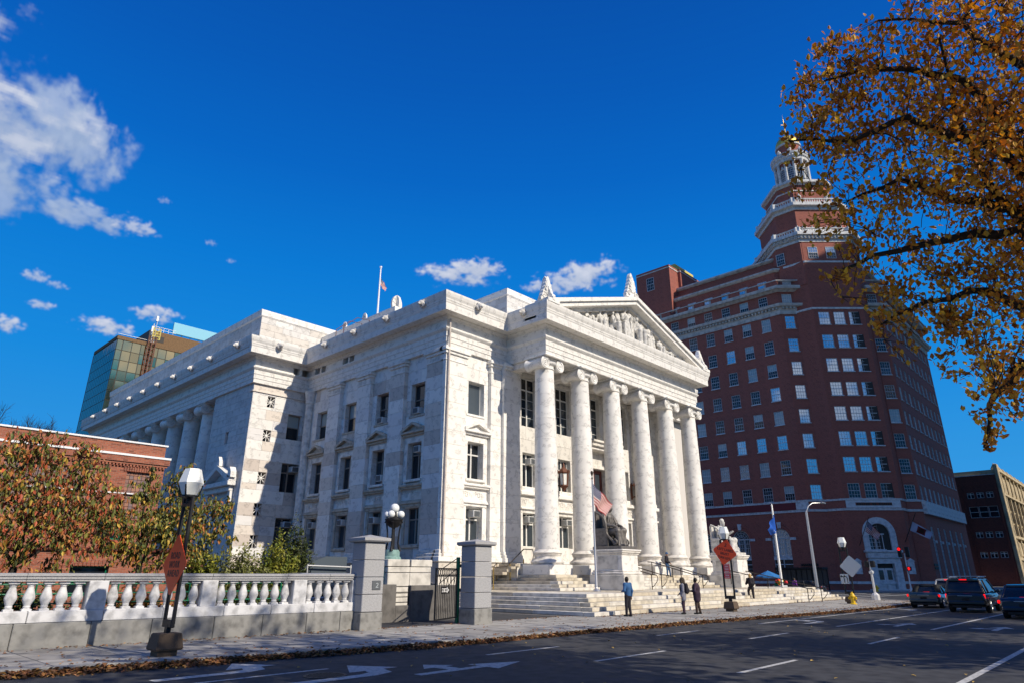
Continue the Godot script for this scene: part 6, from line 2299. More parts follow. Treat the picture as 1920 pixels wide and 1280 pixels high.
# ------------------------------------------------------------------ balustrade, gate piers, gate
func balustrade_and_gate() -> void:
	var B := thing("balustrade", "pale stone balustrade with urn shaped balusters on a granite base along the pavement", "balustrade", Vector3(6, 0, -21))
	var ang := 0.067
	var F := Transform3D(Basis(), Vector3(0, 0, -21.27))
	F.basis = Basis(Vector3(cos(ang), 0, sin(ang)), Vector3.UP, Vector3(-sin(ang), 0, cos(ang)))
	# local x along the wall, z towards the street; the face is z = 0
	var put := func(called: String, m: Mesh, mm: Material, at: Vector3) -> void:
		obj(called, m, mm, B).global_transform = F * Transform3D(Basis(), at)
	var cuts := [-9.0, -7.2, -5.4, -3.6, -1.8, 0.0, 1.5, 2.9, 4.38, 6.07, 7.55, 9.24, 10.7, 12.15, 13.35, 13.98]
	for k in cuts.size() - 1:
		var w: float = cuts[k + 1] - cuts[k]
		put.call("base_stone", bm(Vector3(w - 0.014, 0.72, 0.62), 0.015), M.granite_dark, Vector3((cuts[k] + cuts[k + 1]) / 2, 0.23, -0.31))
		var sh := 0.25
		put.call("plinth_stone", bm(Vector3(w - 0.012, 0.28, 0.5), 0.015), M.baluster, Vector3(minf((cuts[k] + cuts[k + 1]) / 2 + sh, 13.6), 0.735, -0.29 + 0.002 * (k % 2)))
	var rail := MB.new()
	var rp := [Vector2(-0.22, 1.58), Vector2(0.17, 1.58), Vector2(0.17, 1.62), Vector2(0.2, 1.64), Vector2(0.2, 1.69), Vector2(0.23, 1.71), Vector2(0.23, 1.765), Vector2(0.16, 1.785), Vector2(-0.22, 1.785)]
	var rails := [-9.0, -6.0, -3.0, 0.0, 2.0, 4.45, 6.2, 9.05, 11.4, 12.9, 13.98]
	for k in rails.size() - 1:
		var r := MB.new()
		r.x = F
		r.sweep([Vector2(rails[k + 1] - 0.006, -0.29), Vector2(rails[k] + 0.006, -0.29)], rp)
		obj("rail_stone", r, M.granite, B)
	var bal := MB.new()
	var pr := [Vector2(0.075, 0.07), Vector2(0.085, 0.10), Vector2(0.075, 0.13), Vector2(0.105, 0.20), Vector2(0.135, 0.27), Vector2(0.138, 0.32), Vector2(0.12, 0.40), Vector2(0.088, 0.50), Vector2(0.07, 0.56), Vector2(0.068, 0.575), Vector2(0.085, 0.59), Vector2(0.072, 0.61), Vector2(0.095, 0.64)]
	bal.lathe(pr, 18)
	bal.lathe([Vector2(0.15, 0.0), Vector2(0.15, 0.045), Vector2(0.075, 0.075)], 4, Vector3.ZERO, PI / 4, TAU + PI / 4)
	bal.box(Vector3(0, 0.67, 0), Vector3(0.24, 0.06, 0.24), 0.01)
	var bmesh := bal.mesh()
	var xs := [4.23, 4.61, 4.98, 5.32, 5.67, 6.51, 6.87, 7.22, 7.57, 7.92, 8.28, 8.63, 9.42, 9.75, 10.09, 10.43, 10.77, 11.11, 11.45, 12.28, 12.61, 12.95, 13.28, 13.61]
	for x in xs:
		put.call("baluster", bmesh, M.baluster, Vector3(x, 0.875, -0.29))
	for k in 28:
		if k % 7 != 3:
			put.call("baluster", bmesh, M.baluster, Vector3(3.85 - 0.36 * k, 0.875, -0.29))
	for p in [[5.86, 6.33], [8.79, 9.24], [11.65, 12.1], [13.78, 13.98], [2.65, 3.0], [0.1, 0.5]]:
		put.call("post", bm(Vector3(p[1] - p[0], 0.72, 0.42), 0.015), M.baluster, Vector3((p[0] + p[1]) / 2, 1.23, -0.29))
	# two gate piers
	for q in [[14.25, -20.32, 0.82, "gate_pier", "granite gate pier joined to the right end of the balustrade, with a small plate"], [18.85, -19.62, 0.86, "gate_pier", "granite gate pier standing alone beside the green gate post"]]:
		var p := thing(q[3], q[4], "gate pier", Vector3(q[0], 0, q[1]), -0.04, "gate piers")
		var y := -0.1
		for h in [0.66, 0.56, 0.56, 0.56, 0.6]:
			obj("stone", bm(Vector3(q[2] + (0.05 if y < 0.2 else 0.0), h - 0.012, q[2] + (0.05 if y < 0.2 else 0.0)), 0.02), M.granite_dark if y < 0.2 else M.granite, p, Vector3(0, y + h / 2, 0))
			y += h
		var c := MB.new()
		var e: float = q[2] / 2 + 0.13
		c.lathe([Vector2((e - 0.05) * 1.414, y), Vector2(e * 1.414, y + 0.05), Vector2(e * 1.414, y + 0.14), Vector2(0.0, y + 0.26)], 4, Vector3.ZERO, PI / 4, TAU + PI / 4)
		obj("cap", c, M.granite, p, Vector3.ZERO)
		if q[0] < 15.0:
			obj("plate", bm(Vector3(0.34, 0.3, 0.03), 0.008), M.ac_grille, p, Vector3(0.12, 1.42, 0.42))
			var tm := TextMesh.new()
			tm.text = "2"
			tm.font_size = 24
			tm.pixel_size = 0.009
			tm.depth = 0.006
			obj("plate_number", tm, M.sign_back, p, Vector3(0.14, 1.42, 0.438))
	# low concrete wall inside the drive
	var L := thing("concrete_wall", "low stained concrete wall with a barred gap, inside the gate", "wall", Vector3(17, 0, -22.4))
	var lw := frame(Vector3(15.2, 0, -22.9), Vector3(-0.06, 0, 1).normalized())
	for s in [[-0.9, 2.15, 1.4, "wall_panel"], [2.85, 5.2, 1.36, "wall_panel"], [2.15, 2.85, 0.6, "wall_panel"]]:
		obj(s[3], bm(Vector3(s[1] - s[0], s[2] + 0.1, 0.25), 0.02), M.concrete_old, L).global_transform = lw * Transform3D(Basis(), Vector3((s[0] + s[1]) / 2, s[2] / 2 - 0.05, 0.002 * s[2]))
	var b := MB.new()
	b.x = lw
	for y in [0.72, 0.92, 1.1, 1.32]:
		b.tube([Vector3(2.15, y, 0), Vector3(2.85, y, 0)], 0.02, 6)
	for x in [2.17, 2.83]:
		b.tube([Vector3(x, 0.6, 0), Vector3(x, 1.32, 0)], 0.022, 6)
	obj("gap_bars", b, M.black_iron, L)
	# wrought iron gate hung on a green post, standing half open
	var gp := thing("gate_post", "tall bright green steel gate post in front of the lone pier", "post", Vector3(18.55, 0, -20.35))
	obj("post", bm(Vector3(0.13, 2.45, 0.13), 0.02), M.green_paint, gp, Vector3(0, 1.2, 0))
	for y in [0.4, 1.2, 2.1]:
		obj("bracket", bm(Vector3(0.22, 0.12, 0.08), 0.01), M.black_iron, gp, Vector3(0.12, y, -0.05))
	var G := thing("iron_gate", "black iron gate of upright bars with a row of rings on top", "gate", Vector3(18.45, 0, -20.3), 0.42)
	var f := MB.new()
	for q in [[Vector3(-1.9, 0.22, 0), Vector3(0, 0.22, 0)], [Vector3(-1.9, 1.72, 0), Vector3(0, 1.72, 0)], [Vector3(-1.9, 1.98, 0), Vector3(0, 1.98, 0)]]:
		f.ab(q[0] - Vector3(0, 0.025, 0.02), q[1] + Vector3(0, 0.025, 0.02))
	for x in [-1.9, 0.0]:
		f.ab(Vector3(x - 0.03, 0.2, -0.025), Vector3(x + 0.03, 2.0, 0.025))
	f.tube([Vector3(-0.1, 2.35, 0), Vector3(-1.3, 2.0, 0)], 0.018, 5)
	f.tube([Vector3(-1.6, 1.45, 0), Vector3(-0.2, 1.95, 0.02)], 0.015, 5)
	f.tube([Vector3(-0.9, 1.3, 0), Vector3(-0.1, 1.75, 0.02)], 0.015, 5)
	obj("gate_frame", f, M.black_iron, G, Vector3.ZERO)
	for k in 11:
		var bb := MB.new()
		var x := -1.9 + 1.9 * (k + 1) / 12.0
		bb.tube([Vector3(x, 0.22, 0), Vector3(x, 1.4, 0), Vector3(x + (0.05 if k % 2 else -0.05), 1.55, 0), Vector3(x, 1.72, 0)], 0.014, 5)
		obj("bar", bb, M.black_iron, G, Vector3.ZERO)
	for k in 10:
		var bb := MB.new()
		var pts := []
		for s in 13:
			pts.append(Vector3(-1.9 + 1.9 * (k + 0.5) / 10.0 + cos(TAU * s / 12.0) * 0.085, 1.85 + sin(TAU * s / 12.0) * 0.105, 0))
		bb.tube(pts, 0.016, 5)
		obj("ring", bb, M.black_iron, G, Vector3.ZERO)
	var ow := thing("one_way_sign", "black and white arrow sign fixed to the iron gate", "sign", Vector3(17.42, 1.22, -19.8), 0.42)
	obj("plate", bm(Vector3(0.72, 0.26, 0.015), 0.005), M.black_print, ow, Vector3.ZERO)
	var ar := MB.new()
	ar.prism(PackedVector2Array([Vector2(-0.31, -0.065), Vector2(0.14, -0.065), Vector2(0.14, -0.11), Vector2(0.32, 0.0), Vector2(0.14, 0.11), Vector2(0.14, 0.065), Vector2(-0.31, 0.065)]), 0.006, 0.012)
	obj("arrow", ar, M.white_print, ow, Vector3.ZERO)
	text(ow, "ONE WAY", Vector3(-0.09, 0.0, 0.014), 0.1, M.black_print)
	# green railing behind the balusters
	var gr := thing("green_railing", "low green iron railing among the shrubs behind the balustrade", "railing", Vector3(9, 0, -22.6))
	var rb := MB.new()
	for y in [0.75, 1.0, 1.25, 1.5]:
		rb.tube([Vector3(-8, y, 0), Vector3(3.0, y, 0.5)], 0.022, 5)
	for k in 12:
		rb.tube([Vector3(-8 + k, 0, 0.045 * k), Vector3(-8 + k, 1.55, 0.045 * k)], 0.025, 5)
	obj("rails", rb, M.green_paint, gr, Vector3.ZERO)

func text(parent: Node3D, s: String, at: Vector3, height: float, m: Material, squeeze := 1.0) -> MeshInstance3D:
	var tm := TextMesh.new()
	var sf := SystemFont.new()
	sf.font_names = PackedStringArray(["Droid Sans"])
	sf.font_weight = 700
	tm.font = sf
	tm.text = s
	tm.font_size = 32
	tm.pixel_size = height / 23.0
	tm.depth = 0.004
	tm.curve_step = 2.0
	var o := obj("lettering", tm, m, parent, at)
	o.scale = Vector3(squeeze, 1, 1)
	return o

# ------------------------------------------------------------------ lamps, signs, flags, hydrants, signals
func twin_lamp(label: String, at: Vector3) -> Node3D:
	var o := thing("street_lamp", label, "street lamp", at, 0.0, "twin post street lamps with six sided lanterns")
	var b := MB.new()
	b.lathe([Vector2(0.30, -0.02), Vector2(0.30, 0.11), Vector2(0.27, 0.13)], 4, Vector3.ZERO, PI / 4, TAU + PI / 4)
	b.lathe([Vector2(0.38, 0.12), Vector2(0.42, 0.16), Vector2(0.35, 0.46), Vector2(0.32, 0.48), Vector2(0.0, 0.48)], 4, Vector3.ZERO, PI / 4, TAU + PI / 4)
	obj("footing", b, M.aggregate, o, Vector3.ZERO)
	for s in [-1.0, 1.0]:
		obj("post", bm(Vector3(0.07, 2.95, 0.09), 0.012), M.black_iron, o, Vector3(0, 2.07, s * 0.25))
	b = MB.new()
	b.box(Vector3(0, 0.52, 0), Vector3(0.1, 0.3, 0.16), 0.01)
	b.box(Vector3(0, 0.68, 0), Vector3(0.09, 0.16, 0.5), 0.01)
	b.box(Vector3(0, 3.36, 0), Vector3(0.08, 0.08, 0.5), 0.01)
	b.lathe([Vector2(0.05, 3.36), Vector2(0.07, 3.5), Vector2(0.2, 3.54), Vector2(0.2, 3.58), Vector2(0, 3.58)], 12)
	for k in 4:
		var a := TAU * (k + 0.5) / 4.0
		b.tube([Vector3(0, 3.54, 0), Vector3(sin(a) * 0.22, 3.55, cos(a) * 0.22), Vector3(sin(a) * 0.29, 3.82, cos(a) * 0.29)], 0.018, 5)
	obj("bracket", b, M.black_iron, o, Vector3.ZERO)
	b = MB.new()
	b.lathe([Vector2(0.0, 3.585), Vector2(0.17, 3.59), Vector2(0.29, 3.88), Vector2(0.19, 4.22), Vector2(0.0, 4.24)], 6, Vector3.ZERO, 0.3, TAU + 0.3)
	obj("lantern_glass", b, M.lamp_glass, o, Vector3.ZERO)
	return o

func diamond(called: String, label: String, at: Vector3, size: float, roll: float, m: Material) -> Node3D:
	var o := thing(called, label, "road sign", at)
	o.transform = frame(at, Vector3.LEFT) * Transform3D(Basis(Vector3.BACK, roll), Vector3.ZERO)
	var b := MB.new()
	var h := size * 0.7071
	var p := PackedVector2Array()
	for k in 4:
		for s in [-0.06, 0.06]:
			var a: float = TAU * k / 4.0 + s
			p.append(Vector2(cos(a), sin(a)) * h)
	b.prism(p, -0.006, 0.006)
	obj("panel", b, m, o, Vector3.ZERO)
	return o

func flag_cloth(parent: Node3D, c: Array, m: Material, waves := 0.12) -> void:  # hoist top, hoist bottom, fly bottom, fly top
	var b := MB.new()
	var n := 14
	var g := []
	var nrm: Vector3 = ((c[3] as Vector3) - c[0]).cross((c[1] as Vector3) - c[0]).normalized()
	for i in n + 1:
		var row := []
		for j in 9:
			var u := float(i) / n
			var v := j / 8.0
			var p: Vector3 = (c[0] as Vector3).lerp(c[3], u).lerp((c[1] as Vector3).lerp(c[2], u), v)
			p += nrm * (sin(u * 9.0 + v * 3.5) * waves * minf(1.0, u * 3.0) + sin(u * 4.0 - v * 5.0) * waves * 0.5 * u)
			row.append(p)
		g.append(row)
	for i in n:
		for j in 8:
			b.quv(g[i][j + 1], g[i + 1][j + 1], g[i + 1][j], g[i][j])
			var u0 := float(i) / n
			var u1 := float(i + 1) / n
			var v0 := j / 8.0
			var v1 := (j + 1) / 8.0
			var k := b.u.size() - 6
			b.u[k] = Vector2(u0, v1); b.u[k + 1] = Vector2(u1, v0); b.u[k + 2] = Vector2(u1, v1)
			b.u[k + 3] = Vector2(u0, v1); b.u[k + 4] = Vector2(u0, v0); b.u[k + 5] = Vector2(u1, v0)
	obj("flag", b, m, parent)

func picture_mat(key: String, im: Image, rough := 0.8) -> StandardMaterial3D:
	var m := mat(key, Color(1, 1, 1), rough)
	m.albedo_texture = ImageTexture.create_from_image(im)
	m.backlight_enabled = true
	m.backlight = Color(0.08, 0.08, 0.08)
	return m

func street_things() -> void:
	# flags' pictures
	var us := Image.create(380, 200, false, Image.FORMAT_RGB8)
	us.fill(Color(0.82, 0.80, 0.78))
	for k in 7:
		us.fill_rect(Rect2i(0, int(k * 30.8), 380, 16), Color(0.60, 0.03, 0.08))
	us.fill_rect(Rect2i(0, 0, 152, 108), Color(0.10, 0.12, 0.30))
	for r in 9:
		for c in (6 if r % 2 == 0 else 5):
			us.fill_rect(Rect2i(10 + c * 25 + (12 if r % 2 else 0), 6 + r * 11, 7, 7), Color(0.85, 0.85, 0.85))
	var usm := picture_mat("us_flag", us)
	var bl := Image.create(128, 96, false, Image.FORMAT_RGB8)
	bl.fill(Color(0.02, 0.30, 0.66))
	bl.fill_rect(Rect2i(54, 30, 20, 30), Color(0.75, 0.75, 0.78))
	bl.fill_rect(Rect2i(46, 66, 36, 6), Color(0.75, 0.75, 0.78))
	var blm := picture_mat("blue_flag", bl)
	var wr := Image.create(128, 96, false, Image.FORMAT_RGB8)
	wr.fill(Color(0.62, 0.64, 0.72))
	wr.fill_rect(Rect2i(36, 12, 56, 72), Color(0.36, 0.03, 0.05))
	wr.fill_rect(Rect2i(46, 28, 38, 40), Color(0.24, 0.12, 0.06))
	var wrm := picture_mat("white_red_flag", wr)

	twin_lamp("twin post street lamp with the tall orange diamond sign, in front of the balustrade", Vector3(6.55, 0, -17.05))
	twin_lamp("twin post street lamp carrying a tilted orange sign, in front of the white seated statue", Vector3(34.45, 0, -16.75))
	twin_lamp("twin post street lamp behind the yellow hydrant, with a grey diamond sign back", Vector3(49.6, 0, -15.6))

	var s := diamond("road_work_sign", "orange diamond sign reading ROAD WORK AHEAD on the left lamp", Vector3(6.47, 1.97, -17.05), 0.95, 0.0, M.orange_sign)
	text(s, "ROAD", Vector3(0, 0.20, 0.007), 0.15, M.black_print)
	text(s, "WORK", Vector3(0, 0.0, 0.007), 0.15, M.black_print)
	text(s, "AHEAD", Vector3(0, -0.2, 0.007), 0.15, M.black_print)
	s = diamond("lane_sign", "tilted orange diamond sign reading 2 LEFT LANES MUST TURN LEFT", Vector3(34.36, 2.92, -16.75), 0.92, -0.24, M.orange_sign)
	text(s, "2", Vector3(0, 0.36, 0.007), 0.17, M.black_print)
	text(s, "LEFT LANES", Vector3(0, 0.12, 0.007), 0.13, M.black_print, 0.9)
	text(s, "MUST", Vector3(0, -0.09, 0.007), 0.13, M.black_print)
	text(s, "TURN LEFT", Vector3(0, -0.29, 0.007), 0.12, M.black_print, 0.8)
	for p in [[2.12, 0.42, "upper red parking sign between the two posts of the middle lamp"], [1.74, 0.28, "lower red parking sign between the two posts of the middle lamp"]]:
		var r := thing("red_sign", p[2], "parking sign", Vector3(34.38, p[0], -16.75))
		r.transform = frame(Vector3(34.38, p[0], -16.75), Vector3.LEFT)
		obj("panel", bm(Vector3(0.34, p[1], 0.012), 0.004), M.red_sign, r, Vector3.ZERO)
		for k in int(p[1] / 0.08):
			obj("print_line", bm(Vector3(0.26 - 0.04 * (k % 2), 0.022, 0.004), 0.0), M.white_print, r, Vector3(0, p[1] / 2 - 0.05 - 0.08 * k, 0.007))
	s = diamond("sign_back", "grey metal back of a diamond road sign on the corner lamp", Vector3(49.5, 2.35, -15.25), 0.95, 0.0, M.sign_back)
	var bar := thing("lane_plate", "small white plate with two curved black arrows under the grey sign back", "road sign")
	bar.transform = frame(Vector3(49.5, 1.55, -15.75), Vector3.LEFT)
	obj("panel", bm(Vector3(0.52, 0.62, 0.012), 0.004), M.sign_back, bar, Vector3.ZERO)
	for x in [-0.08, 0.12]:
		var b := MB.new()
		b.tube([Vector3(x + 0.06, -0.24, 0.01), Vector3(x + 0.06, 0.02, 0.01), Vector3(x, 0.14, 0.01), Vector3(x - 0.1, 0.17, 0.01)], 0.025, 4)
		b.prism(PackedVector2Array([Vector2(x - 0.08, 0.26), Vector2(x - 0.08, 0.08), Vector2(x - 0.18, 0.17)]), 0.006, 0.014)
		obj("arrow", b, M.black_print, bar, Vector3.ZERO)

	# five globe lamp on a weathered pedestal
	var P := thing("lamp_pedestal", "weathered pale stone block with green copper stains, carrying the five globe lamp", "pedestal", Vector3(19.5, 0, -25.8))
	var st := [[0.0, 1.0], [1.0, 1.85], [1.86, 2.1], [2.11, 2.42]]
	for k in 4:
		var q: Array = st[k]
		var g := 0.04 if k == 3 else 0.0
		obj("stone", bm(Vector3(1.2, q[1] - q[0] - 0.012, 2.6 + g), 0.02), M.verdigris if k > 9 else M.step_b, P, Vector3(-0.66 - g, (q[0] + q[1]) / 2, 0))
		obj("stone", bm(Vector3(1.22, q[1] - q[0] - 0.012, 2.6 + g), 0.02), M.step_b, P, Vector3(0.56 + g, (q[0] + q[1]) / 2, 0))
	obj("copper_stain", bm(Vector3(0.02, 2.36, 2.0), 0.0), M.verdigris, P, Vector3(-1.27, 1.2, 0.1))
	var L := thing("globe_lamp", "bronze tripod lamp with five white globes on the stained stone block", "lamp", Vector3(19.0, 2.42, -25.3))
	var b := MB.new()
	b.lathe([Vector2(0.42, 0), Vector2(0.40, 0.1), Vector2(0.34, 0.14), Vector2(0.34, 0.34), Vector2(0.30, 0.42), Vector2(0.0, 0.42)], 20)
	obj("foot", b, M.verdigris, L, Vector3.ZERO)
	for k in 4:
		b = MB.new()
		var a := TAU * (k + 0.5) / 4.0
		b.tube([Vector3(sin(a) * 0.33, 0.36, cos(a) * 0.33), Vector3(sin(a) * 0.24, 0.7, cos(a) * 0.24), Vector3(sin(a) * 0.27, 1.2, cos(a) * 0.27), Vector3(sin(a) * 0.33, 1.6, cos(a) * 0.33), Vector3(sin(a) * 0.40, 1.66, cos(a) * 0.40)], [0.07, 0.04, 0.035, 0.04, 0.06], 6)
		obj("leg", b, M.black_iron, L, Vector3.ZERO)
	b = MB.new()
	b.tube([Vector3(0, 0.4, 0), Vector3(0, 1.5, 0)], [0.1, 0.07], 8)
	b.lathe([Vector2(0.05, 1.36), Vector2(0.2, 1.42), Vector2(0.34, 1.56), Vector2(0.37, 1.68), Vector2(0.42, 1.72), Vector2(0.42, 1.78), Vector2(0.34, 1.8), Vector2(0.12, 1.9), Vector2(0.1, 2.1), Vector2(0, 2.1)], 20)
	obj("bowl", b, M.black_iron, L, Vector3.ZERO)
	for k in 5:
		var a := TAU * k / 4.0 + 0.5
		var sp := SphereMesh.new()
		sp.radius = 0.21 if k == 4 else 0.165
		sp.height = sp.radius * 2.0
		sp.radial_segments = 28
		sp.rings = 14
		obj("globe", sp, M.lamp_glass, L, Vector3(0, 2.26, 0) if k == 4 else Vector3(sin(a) * 0.33, 1.97, cos(a) * 0.33))

	# flagpoles
	var f := thing("flagpole", "tall steel flagpole with the Stars and Stripes hanging limp, beside the bronze statue", "flagpole", Vector3(32.57, 0.9, -23.93))
	b = MB.new()
	b.lathe([Vector2(0.26, 0), Vector2(0.22, 0.06), Vector2(0.1, 0.16), Vector2(0.075, 0.22), Vector2(0.05, 6.3), Vector2(0.0, 6.32)], 14)
	obj("pole", b, M.silver, f, Vector3.ZERO)
	b = MB.new()
	b.lathe([Vector2(0.02, 6.3), Vector2(0.06, 6.42), Vector2(0.02, 6.5), Vector2(0.07, 6.66), Vector2(0.09, 6.74), Vector2(0.06, 6.83), Vector2(0, 6.86)], 10)
	obj("finial", b, M.dark_rail, f, Vector3.ZERO)
	flag_cloth(f, [Vector3(32.63, 7.0, -23.93), Vector3(32.68, 5.75, -23.93), Vector3(33.45, 5.1, -23.75), Vector3(34.2, 5.85, -23.65)], usm, 0.09)
	f = thing("flagpole", "pale flagpole with a limp blue flag, right of the white statue", "flagpole", Vector3(60.0, 0, -24.3))
	b = MB.new()
	b.lathe([Vector2(0.2, 0), Vector2(0.12, 0.2), Vector2(0.07, 7.75), Vector2(0, 7.9)], 12)
	obj("pole", b, M.light_steel, f, Vector3.ZERO)
	flag_cloth(f, [Vector3(60.1, 7.0, -24.25), Vector3(60.05, 5.5, -24.2), Vector3(58.9, 5.05, -24.1), Vector3(57.7, 5.5, -24.0)], blm, 0.14)
	f = thing("roof_flagpole", "slim white flagpole with a small flag on the courthouse roof", "flagpole", Vector3(34.1, 22, -50))
	b = MB.new()
	b.lathe([Vector2(0.12, 0), Vector2(0.06, 8.6), Vector2(0.12, 8.65), Vector2(0.12, 8.8), Vector2(0, 8.85)], 8)
	obj("pole", b, M.white_paint, f, Vector3.ZERO)
	flag_cloth(f, [Vector3(34.2, 29.6, -50), Vector3(34.2, 28.8, -50), Vector3(34.7, 28.2, -49.9), Vector3(34.9, 28.7, -49.9)], usm, 0.08)
	for q in [[Vector3(98.4, 5.6, -28.75), Vector3(96.6, 9.1, -26.5), usm, [Vector3(96.75, 8.55, -26.75), Vector3(97.05, 7.3, -27.35), Vector3(97.6, 6.2, -26.2), Vector3(97.5, 6.9, -25.7)], "Stars and Stripes on a slanting pole left of the arched entrance of the brick tower"], [Vector3(102.7, 6.05, -24.25), Vector3(101.1, 9.6, -22.0), wrm, [Vector3(100.8, 8.5, -22.5), Vector3(100.95, 7.4, -23.0), Vector3(102.6, 6.3, -21.3), Vector3(102.7, 7.1, -20.8)], "white flag with a red centre on a slanting pole right of the arched entrance"]]:
		f = thing("wall_flag", q[4], "flag", q[0])
		b = MB.new()
		b.tube([q[0], q[1]], 0.045, 6)
		obj("pole", b, M.dark_rail, f)
		flag_cloth(f, q[3], q[2], 0.1)

	# tall street light, pedestrian signal, traffic signal
	f = thing("street_light", "tall silver street light with a short curved arm, beyond the end of the steps", "street light", Vector3(63.2, 0, -22.5))
	b = MB.new()
	b.lathe([Vector2(0.16, 0), Vector2(0.15, 0.4), Vector2(0.1, 7.2), Vector2(0.09, 7.3)], 12)
	b.tube([Vector3(0, 7.25, 0), Vector3(0.25, 7.75, 0.15), Vector3(0.7, 8.05, 0.4), Vector3(1.6, 8.1, 0.9)], 0.06, 6)
	b.box(Vector3(1.75, 8.1, 1.0), Vector3(0.8, 0.12, 0.3), 0.05)
	obj("pole", b, M.silver, f, Vector3.ZERO)
	f = thing("crossing_signal", "silver post on an octagonal foot with dark signal heads, at the kerb corner", "traffic signal", Vector3(58.6, 0, -16.6))
	b = MB.new()
	b.lathe([Vector2(0.32, 0), Vector2(0.3, 0.35), Vector2(0.16, 0.5), Vector2(0.09, 0.55), Vector2(0.075, 2.75)], 8)
	b.box(Vector3(0, 2.0, 0), Vector3(0.3, 0.22, 0.3), 0.04)
	obj("post", b, M.light_steel, f, Vector3.ZERO)
	for z in [-0.22, 0.2]:
		obj("signal_head", bm(Vector3(0.3, 0.5, 0.34), 0.06), M.black_iron, f, Vector3(0, 2.62, z))
	f = thing("traffic_signal", "traffic signal showing red beside the entrance of the brick tower", "traffic signal", Vector3(95.1, 0, -22.8))
	b = MB.new()
	b.lathe([Vector2(0.2, 0), Vector2(0.16, 0.3), Vector2(0.09, 0.5), Vector2(0.08, 4.4)], 10)
	obj("post", b, M.light_steel, f, Vector3.ZERO)
	mat("signal_red", Color(0.8, 0.01, 0.01), 0.3, 0, null, 1, {"emission_enabled": true, "emission": Color(1.0, 0.05, 0.03), "emission_energy_multiplier": 2.0})
	mat("signal_amber", Color(0.8, 0.25, 0.02), 0.3, 0, null, 1, {"emission_enabled": true, "emission": Color(1.0, 0.45, 0.05), "emission_energy_multiplier": 2.0})
	for z in [-0.5, 0.35]:
		obj("signal_head", bm(Vector3(0.35, 1.2, 0.42), 0.05), M.black_iron, f, Vector3(0, 4.55, z))
		for k in 3:
			var d := MB.new()
			d.x = frame(Vector3(-0.18, 4.9 - 0.37 * k, z), Vector3.LEFT) * Transform3D(Basis(Vector3.RIGHT, PI / 2), Vector3.ZERO)
			d.lathe([Vector2(0.17, 0), Vector2(0.15, 0.04), Vector2(0, 0.06)], 14)
			obj("signal_lens", d, M.signal_red if k == 0 and z < 0.0 else M.rubber, f, Vector3.ZERO)
	obj("walk_box", bm(Vector3(0.3, 0.5, 0.5), 0.04), M.black_iron, f, Vector3(-0.15, 2.6, 0.25))
	b = MB.new()
	b.x = frame(Vector3(-0.31, 2.6, 0.25), Vector3.LEFT)
	b.prism(PackedVector2Array([Vector2(-0.1, -0.15), Vector2(0.08, -0.15), Vector2(0.14, 0.05), Vector2(0.08, 0.03), Vector2(0.07, 0.16), Vector2(-0.1, 0.16)]), 0, 0.02)
	obj("red_hand", b, M.signal_red, f, Vector3.ZERO)
	# hydrants
	var hyd := thing("fire_hydrant", "yellow fire hydrant on the pavement corner in front of the steps", "fire hydrant", Vector3(48.4, 0, -15.1), 0.0, "yellow fire hydrants")
	b = MB.new()
	b.lathe([Vector2(0.2, 0), Vector2(0.2, 0.05), Vector2(0.13, 0.08), Vector2(0.125, 0.45), Vector2(0.17, 0.46), Vector2(0.17, 0.52), Vector2(0.14, 0.56), Vector2(0.11, 0.66), Vector2(0.05, 0.7), Vector2(0.045, 0.77), Vector2(0, 0.77)], 16)
	obj("barrel", b, M.yellow_iron, hyd, Vector3.ZERO)
	for a in [0.0, PI / 2, PI]:
		b = MB.new()
		b.x = Transform3D(Basis(Vector3.UP, a) * Basis(Vector3.RIGHT, PI / 2), Vector3(0, 0.38, 0))
		b.lathe([Vector2(0.07, 0.1), Vector2(0.07, 0.17), Vector2(0.09, 0.18), Vector2(0.09, 0.23), Vector2(0.03, 0.24), Vector2(0.03, 0.28), Vector2(0, 0.28)], 10)
		obj("hose_cap", b, M.yellow_iron, hyd, Vector3.ZERO)
	copy(hyd, "fire_hydrant", "distant yellow fire hydrant across the side street by the tower entrance", Vector3(91.5, 0, -25.6), 0.5, "yellow fire hydrants")
	# vendor's umbrella and cart past the steps
	var u := thing("parasol", "blue and white vendor's parasol past the right end of the steps", "parasol", Vector3(68.0, -0.13, -28.8))
	b = MB.new()
	b.tinted = true
	for k in 8:
		b.col = Color(0.02, 0.16, 0.42) if k in [0, 6, 7, 5] else Color(0.66, 0.68, 0.7)
		var a0 := TAU * k / 8.0
		var a1 := TAU * (k + 1) / 8.0
		b.t(Vector3(sin(a0) * 1.3, 1.75, cos(a0) * 1.3), Vector3(sin(a1) * 1.3, 1.75, cos(a1) * 1.3), Vector3(0, 2.3, 0))
		b.q(Vector3(sin(a0) * 1.3, 1.58, cos(a0) * 1.3), Vector3(sin(a1) * 1.3, 1.58, cos(a1) * 1.3), Vector3(sin(a1) * 1.3, 1.75, cos(a1) * 1.3), Vector3(sin(a0) * 1.3, 1.75, cos(a0) * 1.3))
	obj("canopy", b, M.tint, u, Vector3(0, 0.1, 0))
	b = MB.new()
	b.tube([Vector3(0, 0, 0), Vector3(0, 2.4, 0)], 0.03, 6)
	obj("pole", b, M.light_steel, u, Vector3.ZERO)
	var cart := thing("flower_cart", "street cart heaped with orange, red and green goods beside the parasol", "cart", Vector3(69.6, -0.13, -28.4))
	obj("body", bm(Vector3(1.4, 0.7, 1.0), 0.05), M.light_steel, cart, Vector3(0, 0.65, 0))
